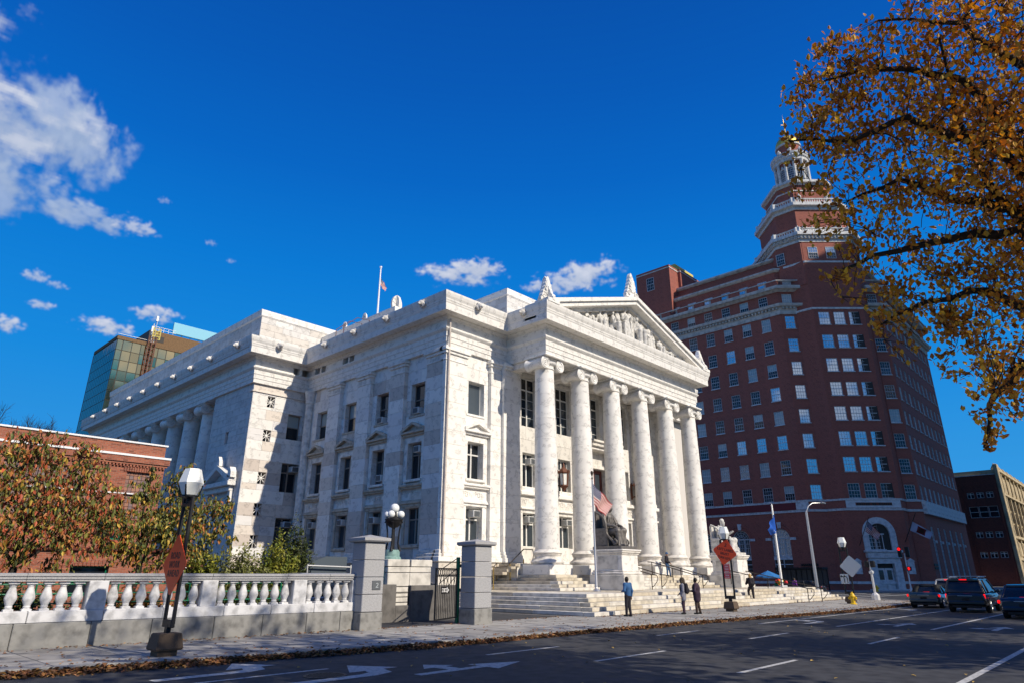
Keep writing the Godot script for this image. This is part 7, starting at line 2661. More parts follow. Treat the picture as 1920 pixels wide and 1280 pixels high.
	for k in 4:
		b = MB.new()
		b.x = Transform3D(Basis(Vector3.RIGHT, PI / 2), Vector3(-0.5 + (k % 2), 0.25, -0.5 + (k / 2)))
		b.lathe([Vector2(0.25, -0.05), Vector2(0.25, 0.05), Vector2(0, 0.05)], 12)
		obj("wheel", b, M.rubber, cart, Vector3.ZERO)
	for k in 14:
		var sp := SphereMesh.new()
		sp.radius = 0.16 + 0.06 * rng.randf()
		sp.height = sp.radius * 2
		sp.radial_segments = 10
		sp.rings = 6
		obj("bundle", sp, [M.yellow_iron, M.red_sign, M.green_paint, M.orange_sign][k % 4], cart, Vector3(rng.randf_range(-0.7, 0.7), rng.randf_range(1.0, 1.5), rng.randf_range(-0.4, 0.4)))
	# amber arrow board far down the street
	var ab := thing("arrow_board", "black arrow board with lit amber bulbs at the far right", "sign", Vector3(143, -0.13, -10.5))
	obj("board", bm(Vector3(0.2, 2.4, 4.2), 0.05), M.black_iron, ab, Vector3(0, 3.2, 0))
	obj("trailer", bm(Vector3(1.6, 0.6, 2.0), 0.05), M.rust, ab, Vector3(0.3, 0.7, 0))
	obj("mast", bm(Vector3(0.15, 2.4, 0.15), 0.0), M.black_iron, ab, Vector3(0.1, 1.6, 0))
	for k in 5:
		var sp := SphereMesh.new()
		sp.radius = 0.15
		sp.height = 0.3
		sp.radial_segments = 10
		sp.rings = 6
		obj("amber_bulb", sp, M.signal_amber, ab, Vector3(-0.16, 4.1 - 0.48 * k, -1.5 + 0.45 * (2 - absi(k - 2))))

# ------------------------------------------------------------------ vehicles; a car heads along its own x
func ring(x: float, hw: float, y0: float, y1: float, tuck := 0.86, r := 0.10) -> Array:
	var p := []
	var q := [Vector2(hw * tuck, y0), Vector2(hw * 0.97, y0 + r * 1.2), Vector2(hw, lerpf(y0, y1, 0.45)), Vector2(hw * 0.985, y1 - r), Vector2(hw * 0.93, y1 - r * 0.25), Vector2(hw * 0.55, y1 + 0.005), Vector2(0, y1 + 0.012)]
	for e in q:
		p.append(Vector3(x, e.y, e.x))
	for k in range(q.size() - 2, -1, -1):
		p.append(Vector3(x, q[k].y, -q[k].x))
	return p

func car(called: String, label: String, kind: String, at: Vector3, turn: float, paint: Material, L: float, W: float, H: float, opt := {}) -> Node3D:
	var o := thing(called, label, kind, at, turn)
	var suv: bool = opt.get("suv", false)
	var hw := W / 2
	var belt: float = 1.02 if suv else 0.86
	var tail: float = belt if suv else 0.93
	var hood: float = belt - 0.02 if suv else 0.80
	var x0 := -L / 2
	var b := MB.new()
	var c := 0.26 if suv else 0.2
	b.loft([ring(x0, hw * 0.86, c + 0.22, tail - 0.16), ring(x0 + 0.05, hw * 0.95, c + 0.1, tail - 0.05), ring(x0 + 0.25, hw * 0.99, c + 0.03, tail), ring(x0 + L * 0.25, hw, c, belt), ring(0, hw, c, belt), ring(L * 0.22, hw, c, belt - 0.01), ring(L * 0.33, hw * 0.98, c, hood), ring(L * 0.45, hw * 0.93, c + 0.02, hood - 0.10), ring(L * 0.49, hw * 0.85, c + 0.06, hood - 0.18), ring(L * 0.5, hw * 0.72, c + 0.16, hood - 0.28)])
	obj("body", b, paint, o, Vector3.ZERO)
	# glasshouse
	var r0: float = x0 + (0.16 if suv else 0.72 if not opt.has("soft") else 0.95)
	var r1: float = x0 + (0.42 if suv else 1.35)
	var f1: float = L * (0.10 if not opt.has("soft") else 0.04)
	var f0: float = L * 0.25
	var top := H - 0.05
	var g := MB.new()
	var gr := func(x: float, k: float, y: float) -> Array:
		var p := []
		for e in [Vector2(hw * 0.94, belt - 0.06), Vector2(hw * 0.93, belt), Vector2(lerpf(hw * 0.93, hw * 0.74, k), lerpf(belt, y, 0.98)), Vector2(lerpf(hw * 0.93, hw * 0.66, k), y), Vector2(0, y + 0.01)]:
			p.append(Vector3(x, e.y, e.x))
		for e in [Vector2(lerpf(hw * 0.93, hw * 0.66, k), y), Vector2(lerpf(hw * 0.93, hw * 0.74, k), lerpf(belt, y, 0.98)), Vector2(hw * 0.93, belt), Vector2(hw * 0.94, belt - 0.06)]:
			p.append(Vector3(x, e.y, -e.x))
		return p
	g.loft([gr.call(r0, 0.1, belt + 0.02), gr.call(lerpf(r0, r1, 0.5), 0.55, lerpf(belt, top, 0.55)), gr.call(r1, 1.0, top - 0.02), gr.call(lerpf(r1, f1, 0.5), 1.0, top), gr.call(f1, 1.0, top - 0.03), gr.call(lerpf(f1, f0, 0.5), 0.6, lerpf(top, belt, 0.45)), gr.call(f0 + 0.1, 0.1, belt - 0.02)])
	obj("windows", g, M.pane_dark, o, Vector3.ZERO)
	var rf := MB.new()
	var rp: Material = M.rubber if opt.has("soft") else paint
	rf.loft([ring(r1 - 0.06, hw * 0.72, top - 0.09, top - 0.01, 1.0, 0.03), ring(r1 + 0.1, hw * 0.76, top - 0.08, top + 0.03, 1.0, 0.03), ring(f1 - 0.1, hw * 0.76, top - 0.08, top + 0.03, 1.0, 0.03), ring(f1 + 0.05, hw * 0.72, top - 0.09, top - 0.01, 1.0, 0.03)])
	for s in [-1.0, 1.0]:
		var e := hw * 0.95
		rf.tube([Vector3(r0 - 0.02, belt, s * e * 0.96), Vector3(r1, top - 0.04, s * hw * 0.74)], 0.055, 6)
		rf.tube([Vector3(f0 + 0.1, belt - 0.02, s * e * 0.96), Vector3(f1, top - 0.04, s * hw * 0.74)], 0.045, 6)
		for x in [lerpf(r1, f1, 0.38)] + ([lerpf(r1, f1, 0.02)] if suv else []):
			rf.tube([Vector3(x - 0.05, belt, s * e), Vector3(x, top - 0.04, s * hw * 0.75)], 0.045, 5)
		if opt.has("soft"):
			rf.tube([Vector3(r0 + 0.1, belt, s * hw * 0.7), Vector3(r1, top - 0.03, s * hw * 0.6)], 0.16, 6)
	obj("roof", rf, rp, o, Vector3.ZERO)
	for s in [-1.0, 1.0]:
		obj("mirror", bm(Vector3(0.16, 0.13, 0.2), 0.04), paint, o, Vector3(f0 - 0.1, belt + 0.06, s * (hw + 0.09)))
		for x in [x0 + L * 0.19, L * 0.31]:
			var rr: float = 0.36 if suv else 0.32
			var wn := part(o, "wheel", Vector3(x, rr, s * (hw - 0.12)))
			wn.rotation.x = PI / 2 * s
			var t := MB.new()
			t.lathe([Vector2(rr * 0.6, -0.11), Vector2(rr * 0.94, -0.11), Vector2(rr, -0.07), Vector2(rr, 0.08), Vector2(rr * 0.94, 0.13), Vector2(rr * 0.66, 0.13)], 22)
			obj("tyre", t, M.rubber, wn, Vector3.ZERO)
			t = MB.new()
			t.lathe([Vector2(rr * 0.68, 0.10), Vector2(rr * 0.62, 0.135), Vector2(rr * 0.5, 0.09), Vector2(rr * 0.2, 0.11), Vector2(0.0, 0.12)], 16)
			for k in 5:
				var a := TAU * k / 5.0
				t.tube([Vector3(0, 0.115, 0), Vector3(sin(a) * rr * 0.62, 0.12, cos(a) * rr * 0.62)], 0.03, 4)
			obj("rim", t, M.silver, wn, Vector3.ZERO)
			t = MB.new()
			t.lathe([Vector2(rr * 1.15, -0.05), Vector2(rr * 1.15, 0.105), Vector2(rr * 1.02, 0.105)], 22)
			obj("wheel_arch", t, M.rubber, wn, Vector3.ZERO)
		var lit: Material = M.brake_light if opt.get("brake", true) else M.red_lens
		obj("tail_light", bm(Vector3(0.12, 0.26 if suv else 0.15, 0.2 if suv else 0.34), 0.03), lit, o, Vector3(x0 + 0.1, tail - 0.2, s * (hw - 0.14)))
		obj("tail_lens", bm(Vector3(0.10, 0.12, 0.16), 0.03), M.sign_back, o, Vector3(x0 + 0.09, tail - 0.38, s * (hw - 0.15)))
		obj("headlight", bm(Vector3(0.2, 0.14, 0.34), 0.04), M.light_steel, o, Vector3(L / 2 - 0.18, hood - 0.2, s * (hw - 0.26)))
	var tr := MB.new()
	tr.box(Vector3(x0 + 0.02, c + 0.24, 0), Vector3(0.14, 0.2, W * 0.9), 0.05)
	obj("bumper", tr, opt.get("bumper", paint), o, Vector3.ZERO)
	tr = MB.new()
	tr.box(Vector3(x0 + 0.0, tail - 0.33, 0), Vector3(0.05, 0.13, 0.34), 0.01)
	tr.box(Vector3(x0 + 0.02, c + 0.05, 0), Vector3(0.1, 0.12, W * 0.7), 0.02)
	obj("plate_recess", tr, M.rubber, o, Vector3.ZERO)
	obj("trim_strip", bm(Vector3(0.03, 0.03, W * 0.36), 0.008), M.silver, o, Vector3(x0 - 0.01 + 0.02, tail - 0.17, 0))
	if opt.get("brake", true):
		obj("high_brake_light", bm(Vector3(0.06, 0.05, 0.36), 0.01), M.brake_light, o, Vector3(r1 - 0.06 if suv else r0 + 0.06, top - 0.03 if suv else belt + 0.05, 0))
	if opt.has("rack"):
		var rk := MB.new()
		for s in [-1.0, 1.0]:
			rk.tube([Vector3(r1 + 0.1, top + 0.04, s * hw * 0.68), Vector3(r1 + 0.2, top + 0.1, s * hw * 0.68), Vector3(f1 - 0.3, top + 0.1, s * hw * 0.68), Vector3(f1 - 0.2, top + 0.04, s * hw * 0.68)], 0.022, 5)
		for x in [r1 + 0.2, f1 - 0.4]:
			rk.box(Vector3(x, top + 0.14, 0), Vector3(0.08, 0.035, W * 0.8), 0.012)
		obj("roof_rack", rk, M.silver, o, Vector3.ZERO)
	return o

func vehicles() -> void:
	var pb := {"clearcoat_enabled": true, "clearcoat": 1.0, "clearcoat_roughness": 0.04}
	var p1 := mat("paint_black", Color(0.010, 0.011, 0.012), 0.3, 0.2, null, 1, pb)
	var p2 := mat("paint_teal", Color(0.02, 0.05, 0.06), 0.3, 0.3, null, 1, pb)
	var p3 := mat("paint_navy", Color(0.006, 0.012, 0.028), 0.3, 0.2, null, 1, pb)
	var p4 := mat("paint_white", Color(0.55, 0.55, 0.54), 0.35, 0.0, null, 1, pb)
	var p5 := mat("paint_blue", Color(0.015, 0.04, 0.09), 0.3, 0.3, null, 1, pb)
	var p6 := mat("paint_silver", Color(0.45, 0.46, 0.47), 0.35, 0.4, null, 1, pb)
	car("black_suv", "black sport utility car with roof rack and lit brake lights in the middle lane", "car", Vector3(46.6, -0.13, -8.1), 0, p1, 4.7, 1.92, 1.75, {"suv": true, "rack": true})
	car("convertible", "dark teal convertible with a closed black soft top in the left lane", "car", Vector3(50.9, -0.13, -11.1), 0, p2, 4.4, 1.75, 1.36, {"soft": true})
	car("navy_sedan", "dark navy saloon cut off by the right edge, nearest of the waiting cars", "car", Vector3(41.5, -0.13, -4.95), 0, p3, 4.9, 1.88, 1.5, {})
	car("white_car", "white estate car ahead of the teal convertible", "car", Vector3(58.5, -0.13, -11.2), 0, p4, 4.6, 1.8, 1.7, {"suv": true})
	car("blue_car", "blue saloon ahead of the navy one, mostly hidden by the black sport utility car", "car", Vector3(51.5, -0.13, -5.3), 0, p5, 4.7, 1.8, 1.45, {})
	car("parked_sedan", "dark saloon standing in the side street beyond the end of the steps", "car", Vector3(80.0, -0.13, -30.2), PI / 2 + 0.1, p1, 4.8, 1.8, 1.45, {"brake": false})
	car("silver_van", "silver car parked behind the stone pier, its windscreen and mirror showing", "car", Vector3(15.4, 0, -24.3), 0.0, p6, 4.5, 1.8, 1.85, {"suv": true, "brake": false})
	car("yard_car", "dark car parked behind the barred gap of the low concrete wall", "car", Vector3(21.6, 0, -26.6), 0.12, p1, 4.5, 1.75, 1.45, {"brake": false})
	car("far_car", "dark car at the kerb by the brick tower, farthest down the side street", "car", Vector3(85.5, -0.13, -46.0), PI / 2, p3, 4.6, 1.8, 1.45, {"brake": false})
	var t := thing("box_truck", "white truck with a dark slate coloured box on its back, parked behind the balustrade", "truck", Vector3(16.4, 0, -28.2))
	obj("bed", bm(Vector3(2.6, 1.5, 1.8), 0.05), M.white_paint, t, Vector3(-0.9, 1.2, 0))
	var b := MB.new()
	b.x = Transform3D(Basis(), Vector3(0.6, 0, 0))
	b.prism(PackedVector2Array([Vector2(-0.9, 0.8), Vector2(0.9, 0.8), Vector2(0.9, 2.55), Vector2(-0.2, 2.55), Vector2(-1.6, 2.05), Vector2(-1.6, 1.9), Vector2(-0.9, 1.9)]), -1.0, 1.0)
	obj("box", b, mat("slate", Color(0.06, 0.08, 0.10), 0.6), t, Vector3.ZERO)
	b = MB.new()
	for x in [-0.6, 1.6]:
		b.tube([Vector3(x, 1.6, 1.2), Vector3(x, 2.2, 1.2)], 0.03, 5)
	b.tube([Vector3(-0.6, 2.15, 1.2), Vector3(2.4, 2.08, 1.2)], 0.035, 5)
	obj("ladder_rack", b, M.light_steel, t, Vector3.ZERO)
	for x in [-1.6, 0.9]:
		for z in [-0.8, 0.8]:
			b = MB.new()
			b.x = Transform3D(Basis(Vector3.RIGHT, PI / 2), Vector3(x, 0.4, z))
			b.lathe([Vector2(0.15, -0.12), Vector2(0.4, -0.12), Vector2(0.4, 0.12), Vector2(0.15, 0.12)], 16)
			obj("wheel", b, M.rubber, t, Vector3.ZERO)

# ------------------------------------------------------------------ statues and people
func pedestal(label: String, at: Vector3) -> void:
	var o := thing("pedestal", label, "pedestal", at, 0.0, "statue pedestals")
	var m := [M.marble_b, M.step_b, M.marble_trim]
	obj("stone", bm(Vector3(2.2, 0.9, 2.6), 0.03), m[1], o, Vector3(0, 0.45, -1.1))
	obj("moulding", bm(Vector3(2.08, 0.16, 2.45), 0.05), m[2], o, Vector3(0, 0.98, -1.1))
	obj("moulding", bm(Vector3(1.95, 0.12, 2.3), 0.04), m[2], o, Vector3(0, 1.11, -1.1))
	obj("stone", bm(Vector3(1.76, 0.92, 2.1), 0.02), m[0], o, Vector3(0, 1.62, -1.1))
	for x in [-0.89, 0.89]:
		obj("panel", bm(Vector3(0.03, 0.74, 1.5), 0.01), m[1], o, Vector3(x, 1.62, -1.1))
	obj("moulding", bm(Vector3(1.9, 0.1, 2.24), 0.03), m[2], o, Vector3(0, 2.12, -1.1))
	obj("moulding", bm(Vector3(2.05, 0.12, 2.4), 0.04), m[2], o, Vector3(0, 2.23, -1.1))
	obj("moulding", bm(Vector3(2.14, 0.1, 2.5), 0.03), m[0], o, Vector3(0, 2.34, -1.1))

func seated(label: String, at: Vector3, stone: Material, beard: bool) -> void:
	# a draped figure on a scrolled throne, facing the street (+z), about one and a half times life size
	var o := thing("seated_statue", label, "statue", at)
	var b := MB.new()
	b.box(Vector3(0, 0.1, -0.3), Vector3(1.75, 0.2, 2.2), 0.03)
	b.box(Vector3(0, 0.75, -0.85), Vector3(1.35, 1.15, 0.95), 0.05)
	b.box(Vector3(0, 1.3, -1.3), Vector3(1.35, 2.0, 0.16), 0.05)
	obj("throne", b, stone, o, Vector3.ZERO)
	b = MB.new()
	for s in [-1.0, 1.0]:
		var pts := []
		for k in 22:
			var t := k / 21.0
			pts.append(Vector3(s * 0.66, lerpf(2.35, 0.3, t) + 0.06 * sin(t * 9.0), lerpf(-1.25, 0.28, pow(t, 0.9)) + 0.24 * sin(t * TAU)))
		b.tube(pts, 0.075, 7)
		pts = []
		for k in 18:
			var t := k / 17.0
			pts.append(Vector3(s * 0.66, 0.42 + cos(t * 9.0) * 0.2 * (1 - t), 0.18 + sin(t * 9.0) * 0.2 * (1 - t)))
		b.tube(pts, 0.06, 6)
	obj("throne_scroll", b, stone, o, Vector3.ZERO)
	var bones := [
		[Vector3(0, 1.15, -0.75), Vector3(0, 1.5, -0.78), 0.36, 0.34], [Vector3(0, 1.5, -0.78), Vector3(0, 1.98, -0.72), 0.34, 0.33], [Vector3(-0.34, 2.08, -0.7), Vector3(0.34, 2.08, -0.7), 0.17, 0.17],
		[Vector3(0, 2.15, -0.68), Vector3(0, 2.4, -0.6), 0.13, 0.12], [Vector3(0, 2.56, -0.55), Vector3(0, 2.68, -0.57), 0.17, 0.185], [Vector3(0, 2.47, -0.48), Vector3(0, 2.5, -0.44), 0.11, 0.09], [Vector3(0, 2.57, -0.37), Vector3(0, 2.54, -0.35), 0.035, 0.035],
		[Vector3(-0.2, 1.1, -0.6), Vector3(-0.3, 1.12, 0.18), 0.27, 0.22], [Vector3(0.2, 1.1, -0.6), Vector3(0.3, 1.15, 0.22), 0.27, 0.22],
		[Vector3(-0.3, 1.12, 0.18), Vector3(-0.27, 0.3, 0.3), 0.21, 0.17], [Vector3(0.3, 1.15, 0.22), Vector3(0.26, 0.3, 0.08), 0.21, 0.17],
		[Vector3(-0.27, 0.27, 0.3), Vector3(-0.3, 0.25, 0.7), 0.1, 0.08], [Vector3(0.26, 0.27, 0.1), Vector3(0.3, 0.25, 0.5), 0.1, 0.08],
		[Vector3(-0.46, 2.05, -0.7), Vector3(-0.58, 1.55, -0.55), 0.15, 0.12], [Vector3(-0.58, 1.55, -0.55), Vector3(-0.4, 1.42, 0.02), 0.12, 0.08], [Vector3(-0.4, 1.42, 0.02), Vector3(-0.33, 1.38, 0.18), 0.08, 0.055],
		[Vector3(0.46, 2.05, -0.7), Vector3(0.6, 1.6, -0.5), 0.15, 0.12], [Vector3(0.6, 1.6, -0.5), Vector3(0.44, 1.78 if beard else 1.45, -0.05), 0.12, 0.08], [Vector3(0.44, 1.78 if beard else 1.45, -0.05), Vector3(0.4, 1.84 if beard else 1.4, 0.1), 0.085, 0.07]]
	if beard:
		bones.append([Vector3(0, 2.42, -0.44), Vector3(0, 2.28, -0.42), 0.09, 0.05])
	for k in 9:
		var x := -0.36 + 0.09 * k
		bones.append([Vector3(x, 1.2, 0.3 - absf(x) * 0.1), Vector3(x * 1.25, 0.24, 0.34 + 0.12 * sin(k * 2.1)), 0.04, 0.075])
	for k in 5:
		bones.append([Vector3(-0.3 + 0.14 * k, 2.1, -0.5), Vector3(-0.42 + 0.22 * k, 1.35, -0.32), 0.035, 0.05])
	bones.append([Vector3(0.5, 1.2, -0.5), Vector3(0.5, 0.35, -0.1), 0.14, 0.18])
	b = MB.new()
	blob(b, bones, 0.035, 0.05)
	obj("figure", b, stone, o, Vector3.ZERO)

func statues() -> void:
	pedestal("pale stone pedestal under the dark bronze seated figure", Vector3(36.2, 0.9, -23.9))
	pedestal("pale stone pedestal under the white seated figure", Vector3(51.95, 0.9, -23.9))
	seated("dark bronze seated figure in robes on a scrolled throne, beside the flagpole", Vector3(36.2, 3.29, -24.75), M.bronze, false)
	seated("white marble seated figure in robes on a throne, at the right end of the columns", Vector3(51.95, 3.29, -24.75), M.white_statue, true)

func person(label: String, at: Vector3, turn: float, h: float, look: Dictionary) -> Node3D:
	# joints for a height of 1.75, facing +z; then scaled to h
	var o := thing("person", label, "person", at, turn)
	var k := h / 1.75
	var j := {"hip": Vector3(0, 0.93, 0), "chest": Vector3(0, 1.30, 0.0), "neck": Vector3(0, 1.48, 0), "head": Vector3(0, 1.64, 0.02)}
	for s in [[-1.0, "r"], [1.0, "l"]]:
		j["hip" + s[1]] = Vector3(s[0] * 0.09, 0.90, 0)
		j["knee" + s[1]] = Vector3(s[0] * 0.10, 0.49, 0.02)
		j["foot" + s[1]] = Vector3(s[0] * 0.11, 0.08, 0)
		j["sh" + s[1]] = Vector3(s[0] * 0.19, 1.43, -0.01)
		j["el" + s[1]] = Vector3(s[0] * 0.25, 1.14, -0.03)
		j["wr" + s[1]] = Vector3(s[0] * 0.25, 0.88, 0.06)
	for e in look.get("pose", {}):
		j[e] = look.pose[e]
	var fat: float = look.get("girth", 1.0)
	var xf := Transform3D(Basis().scaled(Vector3.ONE * k), Vector3.ZERO)
	# body: skin
	var hd: Vector3 = j.head
	var face: Vector3 = look.get("face", Vector3(0, 0, 1))
	var side := Vector3.UP.cross(face).normalized()
	var bones := [[j.neck, hd - Vector3(0, 0.06, 0), 0.055, 0.05], [hd - Vector3(0, 0.03, 0) + face * 0.01, hd + Vector3(0, 0.05, 0) - face * 0.01, 0.082, 0.088], [hd + Vector3(0, -0.07, 0) + face * 0.045, hd + Vector3(0, -0.06, 0) + face * 0.05, 0.05, 0.045], [hd + Vector3(0, -0.02, 0) + face * 0.095, hd + Vector3(0, -0.035, 0) + face * 0.105, 0.016, 0.014], [hd + side * 0.085, hd + side * 0.088 + Vector3(0, -0.02, 0), 0.02, 0.015], [hd - side * 0.085, hd - side * 0.088 + Vector3(0, -0.02, 0), 0.02, 0.015], [j.hip, j.chest, 0.1, 0.11], [j.chest, j.neck, 0.1, 0.07], [j.shr, j.shl, 0.05, 0.05]]
	for s in ["r", "l"]:
		bones.append([j["sh" + s], j["el" + s], 0.045, 0.038])
		bones.append([j["el" + s], j["wr" + s], 0.038, 0.028])
		bones.append([j.hip, j["hip" + s], 0.09, 0.08])
		bones.append([j["hip" + s], j["knee" + s], 0.075, 0.05])
		bones.append([j["knee" + s], j["foot" + s], 0.05, 0.035])
	var b := MB.new()
	b.x = xf
	blob(b, bones, 0.024, 0.03)
	for s in ["r", "l"]:
		var w: Vector3 = j["wr" + s]
		var d := (w - (j["el" + s] as Vector3)).normalized()
		var sg := -1.0 if s == "r" else 1.0
		var across := d.cross(Vector3.UP if absf(d.y) < 0.8 else Vector3.BACK).normalized()
		var palm := d.cross(across)
		var hand := [[w, w + d * 0.07, 0.026, 0.03], [w + d * 0.07 - across * 0.022, w + d * 0.07 + across * 0.022, 0.016, 0.016]]
		var len := [0.058, 0.07, 0.075, 0.065]
		for f in 4:
			var a: Vector3 = w + d * 0.078 + across * (-0.03 + 0.02 * f)
			var m: Vector3 = a + d * len[f] * 0.55 + palm * 0.006
			hand.append([a, m, 0.0095, 0.009])
			hand.append([m, m + (d * 0.8 + palm * 0.6).normalized() * len[f] * 0.5, 0.009, 0.0075])
		hand.append([w + d * 0.02 + across * 0.02, w + d * 0.06 + across * 0.05 + palm * 0.01, 0.012, 0.01])
		hand.append([w + d * 0.06 + across * 0.05 + palm * 0.01, w + d * 0.09 + across * 0.045 + palm * 0.02, 0.01, 0.008])
		blob(b, hand, 0.009, 0.008)
	obj("body", b, look.get("skin", M.skin), o, Vector3.ZERO)
	# clothes
	b = MB.new()
	b.x = xf
	var jk := [[j.hip + Vector3(0, 0.03, 0), j.chest, 0.145 * fat, 0.16 * fat], [j.chest, j.neck - Vector3(0, 0.05, 0), 0.155 * fat, 0.10], [j.shr, j.shl, 0.085, 0.085]]
	for s in ["r", "l"]:
		jk.append([j["sh" + s], j["el" + s], 0.078, 0.066])
		jk.append([j["el" + s], (j["el" + s] as Vector3).lerp(j["wr" + s], 0.92), 0.065, 0.05])
		jk.append([j.chest, j["sh" + s], 0.1, 0.08])
	if look.has("coat"):
		var low: float = look.coat
		for x in [-0.1, 0.0, 0.1]:
			jk.append([Vector3(x, 0.98, -0.02), Vector3(x * 1.35, low + 0.06, -0.02), 0.13 * fat, 0.12 * fat])
	blob(b, jk, 0.022, 0.04)
	obj(look.get("top_name", "jacket"), b, look.top, o, Vector3.ZERO)
	b = MB.new()
	b.x = xf
	var tr := [[j.hip - Vector3(0, 0.02, 0), j.hip + Vector3(0, 0.06, 0), 0.14 * fat, 0.13 * fat]]
	for s in ["r", "l"]:
		tr.append([j["hip" + s], j["knee" + s], 0.105, 0.08])
		tr.append([j["knee" + s], (j["foot" + s] as Vector3) + Vector3(0, 0.03, 0), 0.078, 0.06])
	blob(b, tr, 0.022, 0.03)
	obj("trousers", b, look.legs, o, Vector3.ZERO)
	b = MB.new()
	b.x = xf
	for s in ["r", "l"]:
		var f: Vector3 = j["foot" + s]
		var dir: Vector3 = look.get("toe_" + s, Vector3(0.25 if s == "l" else -0.25, 0, 1)).normalized()
		blob(b, [[f - Vector3(0, 0.035, 0) - dir * 0.05, f - Vector3(0, 0.04, 0) + dir * 0.13, 0.045, 0.038]], 0.018, 0.02)
	obj("shoes", b, look.get("shoes", M.rubber), o, Vector3.ZERO)
	b = MB.new()
	b.x = xf
	var hair := []
	match look.get("hair", "short"):
		"short": hair = [[hd + Vector3(0, 0.045, 0) - face * 0.02, hd + Vector3(0, 0.06, 0) - face * 0.02, 0.098, 0.09], [hd - face * 0.05, hd - face * 0.05 + Vector3(0, 0.04, 0), 0.07, 0.08]]
		"bushy": hair = [[hd + Vector3(0, 0.05, 0) - face * 0.03, hd + Vector3(0, 0.07, 0) - face * 0.03, 0.125, 0.12], [hd - face * 0.08 + Vector3(0, -0.08, 0), hd - face * 0.06 + Vector3(0, 0.04, 0), 0.11, 0.12], [hd - side * 0.08 - face * 0.03 + Vector3(0, -0.06, 0), hd - side * 0.07 + Vector3(0, 0.03, 0), 0.08, 0.08], [hd + side * 0.08 - face * 0.03 + Vector3(0, -0.06, 0), hd + side * 0.07 + Vector3(0, 0.03, 0), 0.08, 0.08]]
		"long": hair = [[hd + Vector3(0, 0.05, 0) - face * 0.02, hd + Vector3(0, 0.06, 0) - face * 0.02, 0.105, 0.1], [hd - face * 0.07, hd - face * 0.16 + Vector3(0, -0.42, 0), 0.09, 0.07], [hd - face * 0.09 + Vector3(0.05, -0.1, 0), hd - face * 0.15 + Vector3(0.08, -0.36, 0), 0.06, 0.05]]
		"cap": hair = [[hd + Vector3(0, 0.055, 0), hd + Vector3(0, 0.07, 0), 0.106, 0.1], [hd + Vector3(0, 0.05, 0) + face * 0.08, hd + Vector3(0, 0.045, 0) + face * 0.15, 0.03, 0.02]]
	blob(b, hair, 0.02, 0.03)
	obj("cap" if look.get("hair", "") == "cap" else "hair", b, look.hair_mat, o, Vector3.ZERO)
	if look.has("pack"):
		b = MB.new()
		b.x = xf
		var back: Vector3 = (j.chest as Vector3) - Vector3(0, 0, 0.22)
		blob(b, [[back + Vector3(-0.08, -0.2, 0), back + Vector3(-0.07, 0.14, 0.02), 0.11, 0.09], [back + Vector3(0.08, -0.2, 0), back + Vector3(0.07, 0.14, 0.02), 0.11, 0.09], [back + Vector3(-0.05, -0.14, -0.07), back + Vector3(0.05, -0.14, -0.07), 0.09, 0.09]], 0.025, 0.05)
		for s in [-1.0, 1.0]:
			b.tube([back + Vector3(s * 0.1, 0.2, 0.05), Vector3(s * 0.12, 1.53, -0.02), Vector3(s * 0.14, 1.42, 0.13), Vector3(s * 0.16, 1.15, 0.1), back + Vector3(s * 0.14, -0.18, 0.05)], 0.025, 5)
		obj("backpack", b, look.pack, o, Vector3.ZERO)
	return o

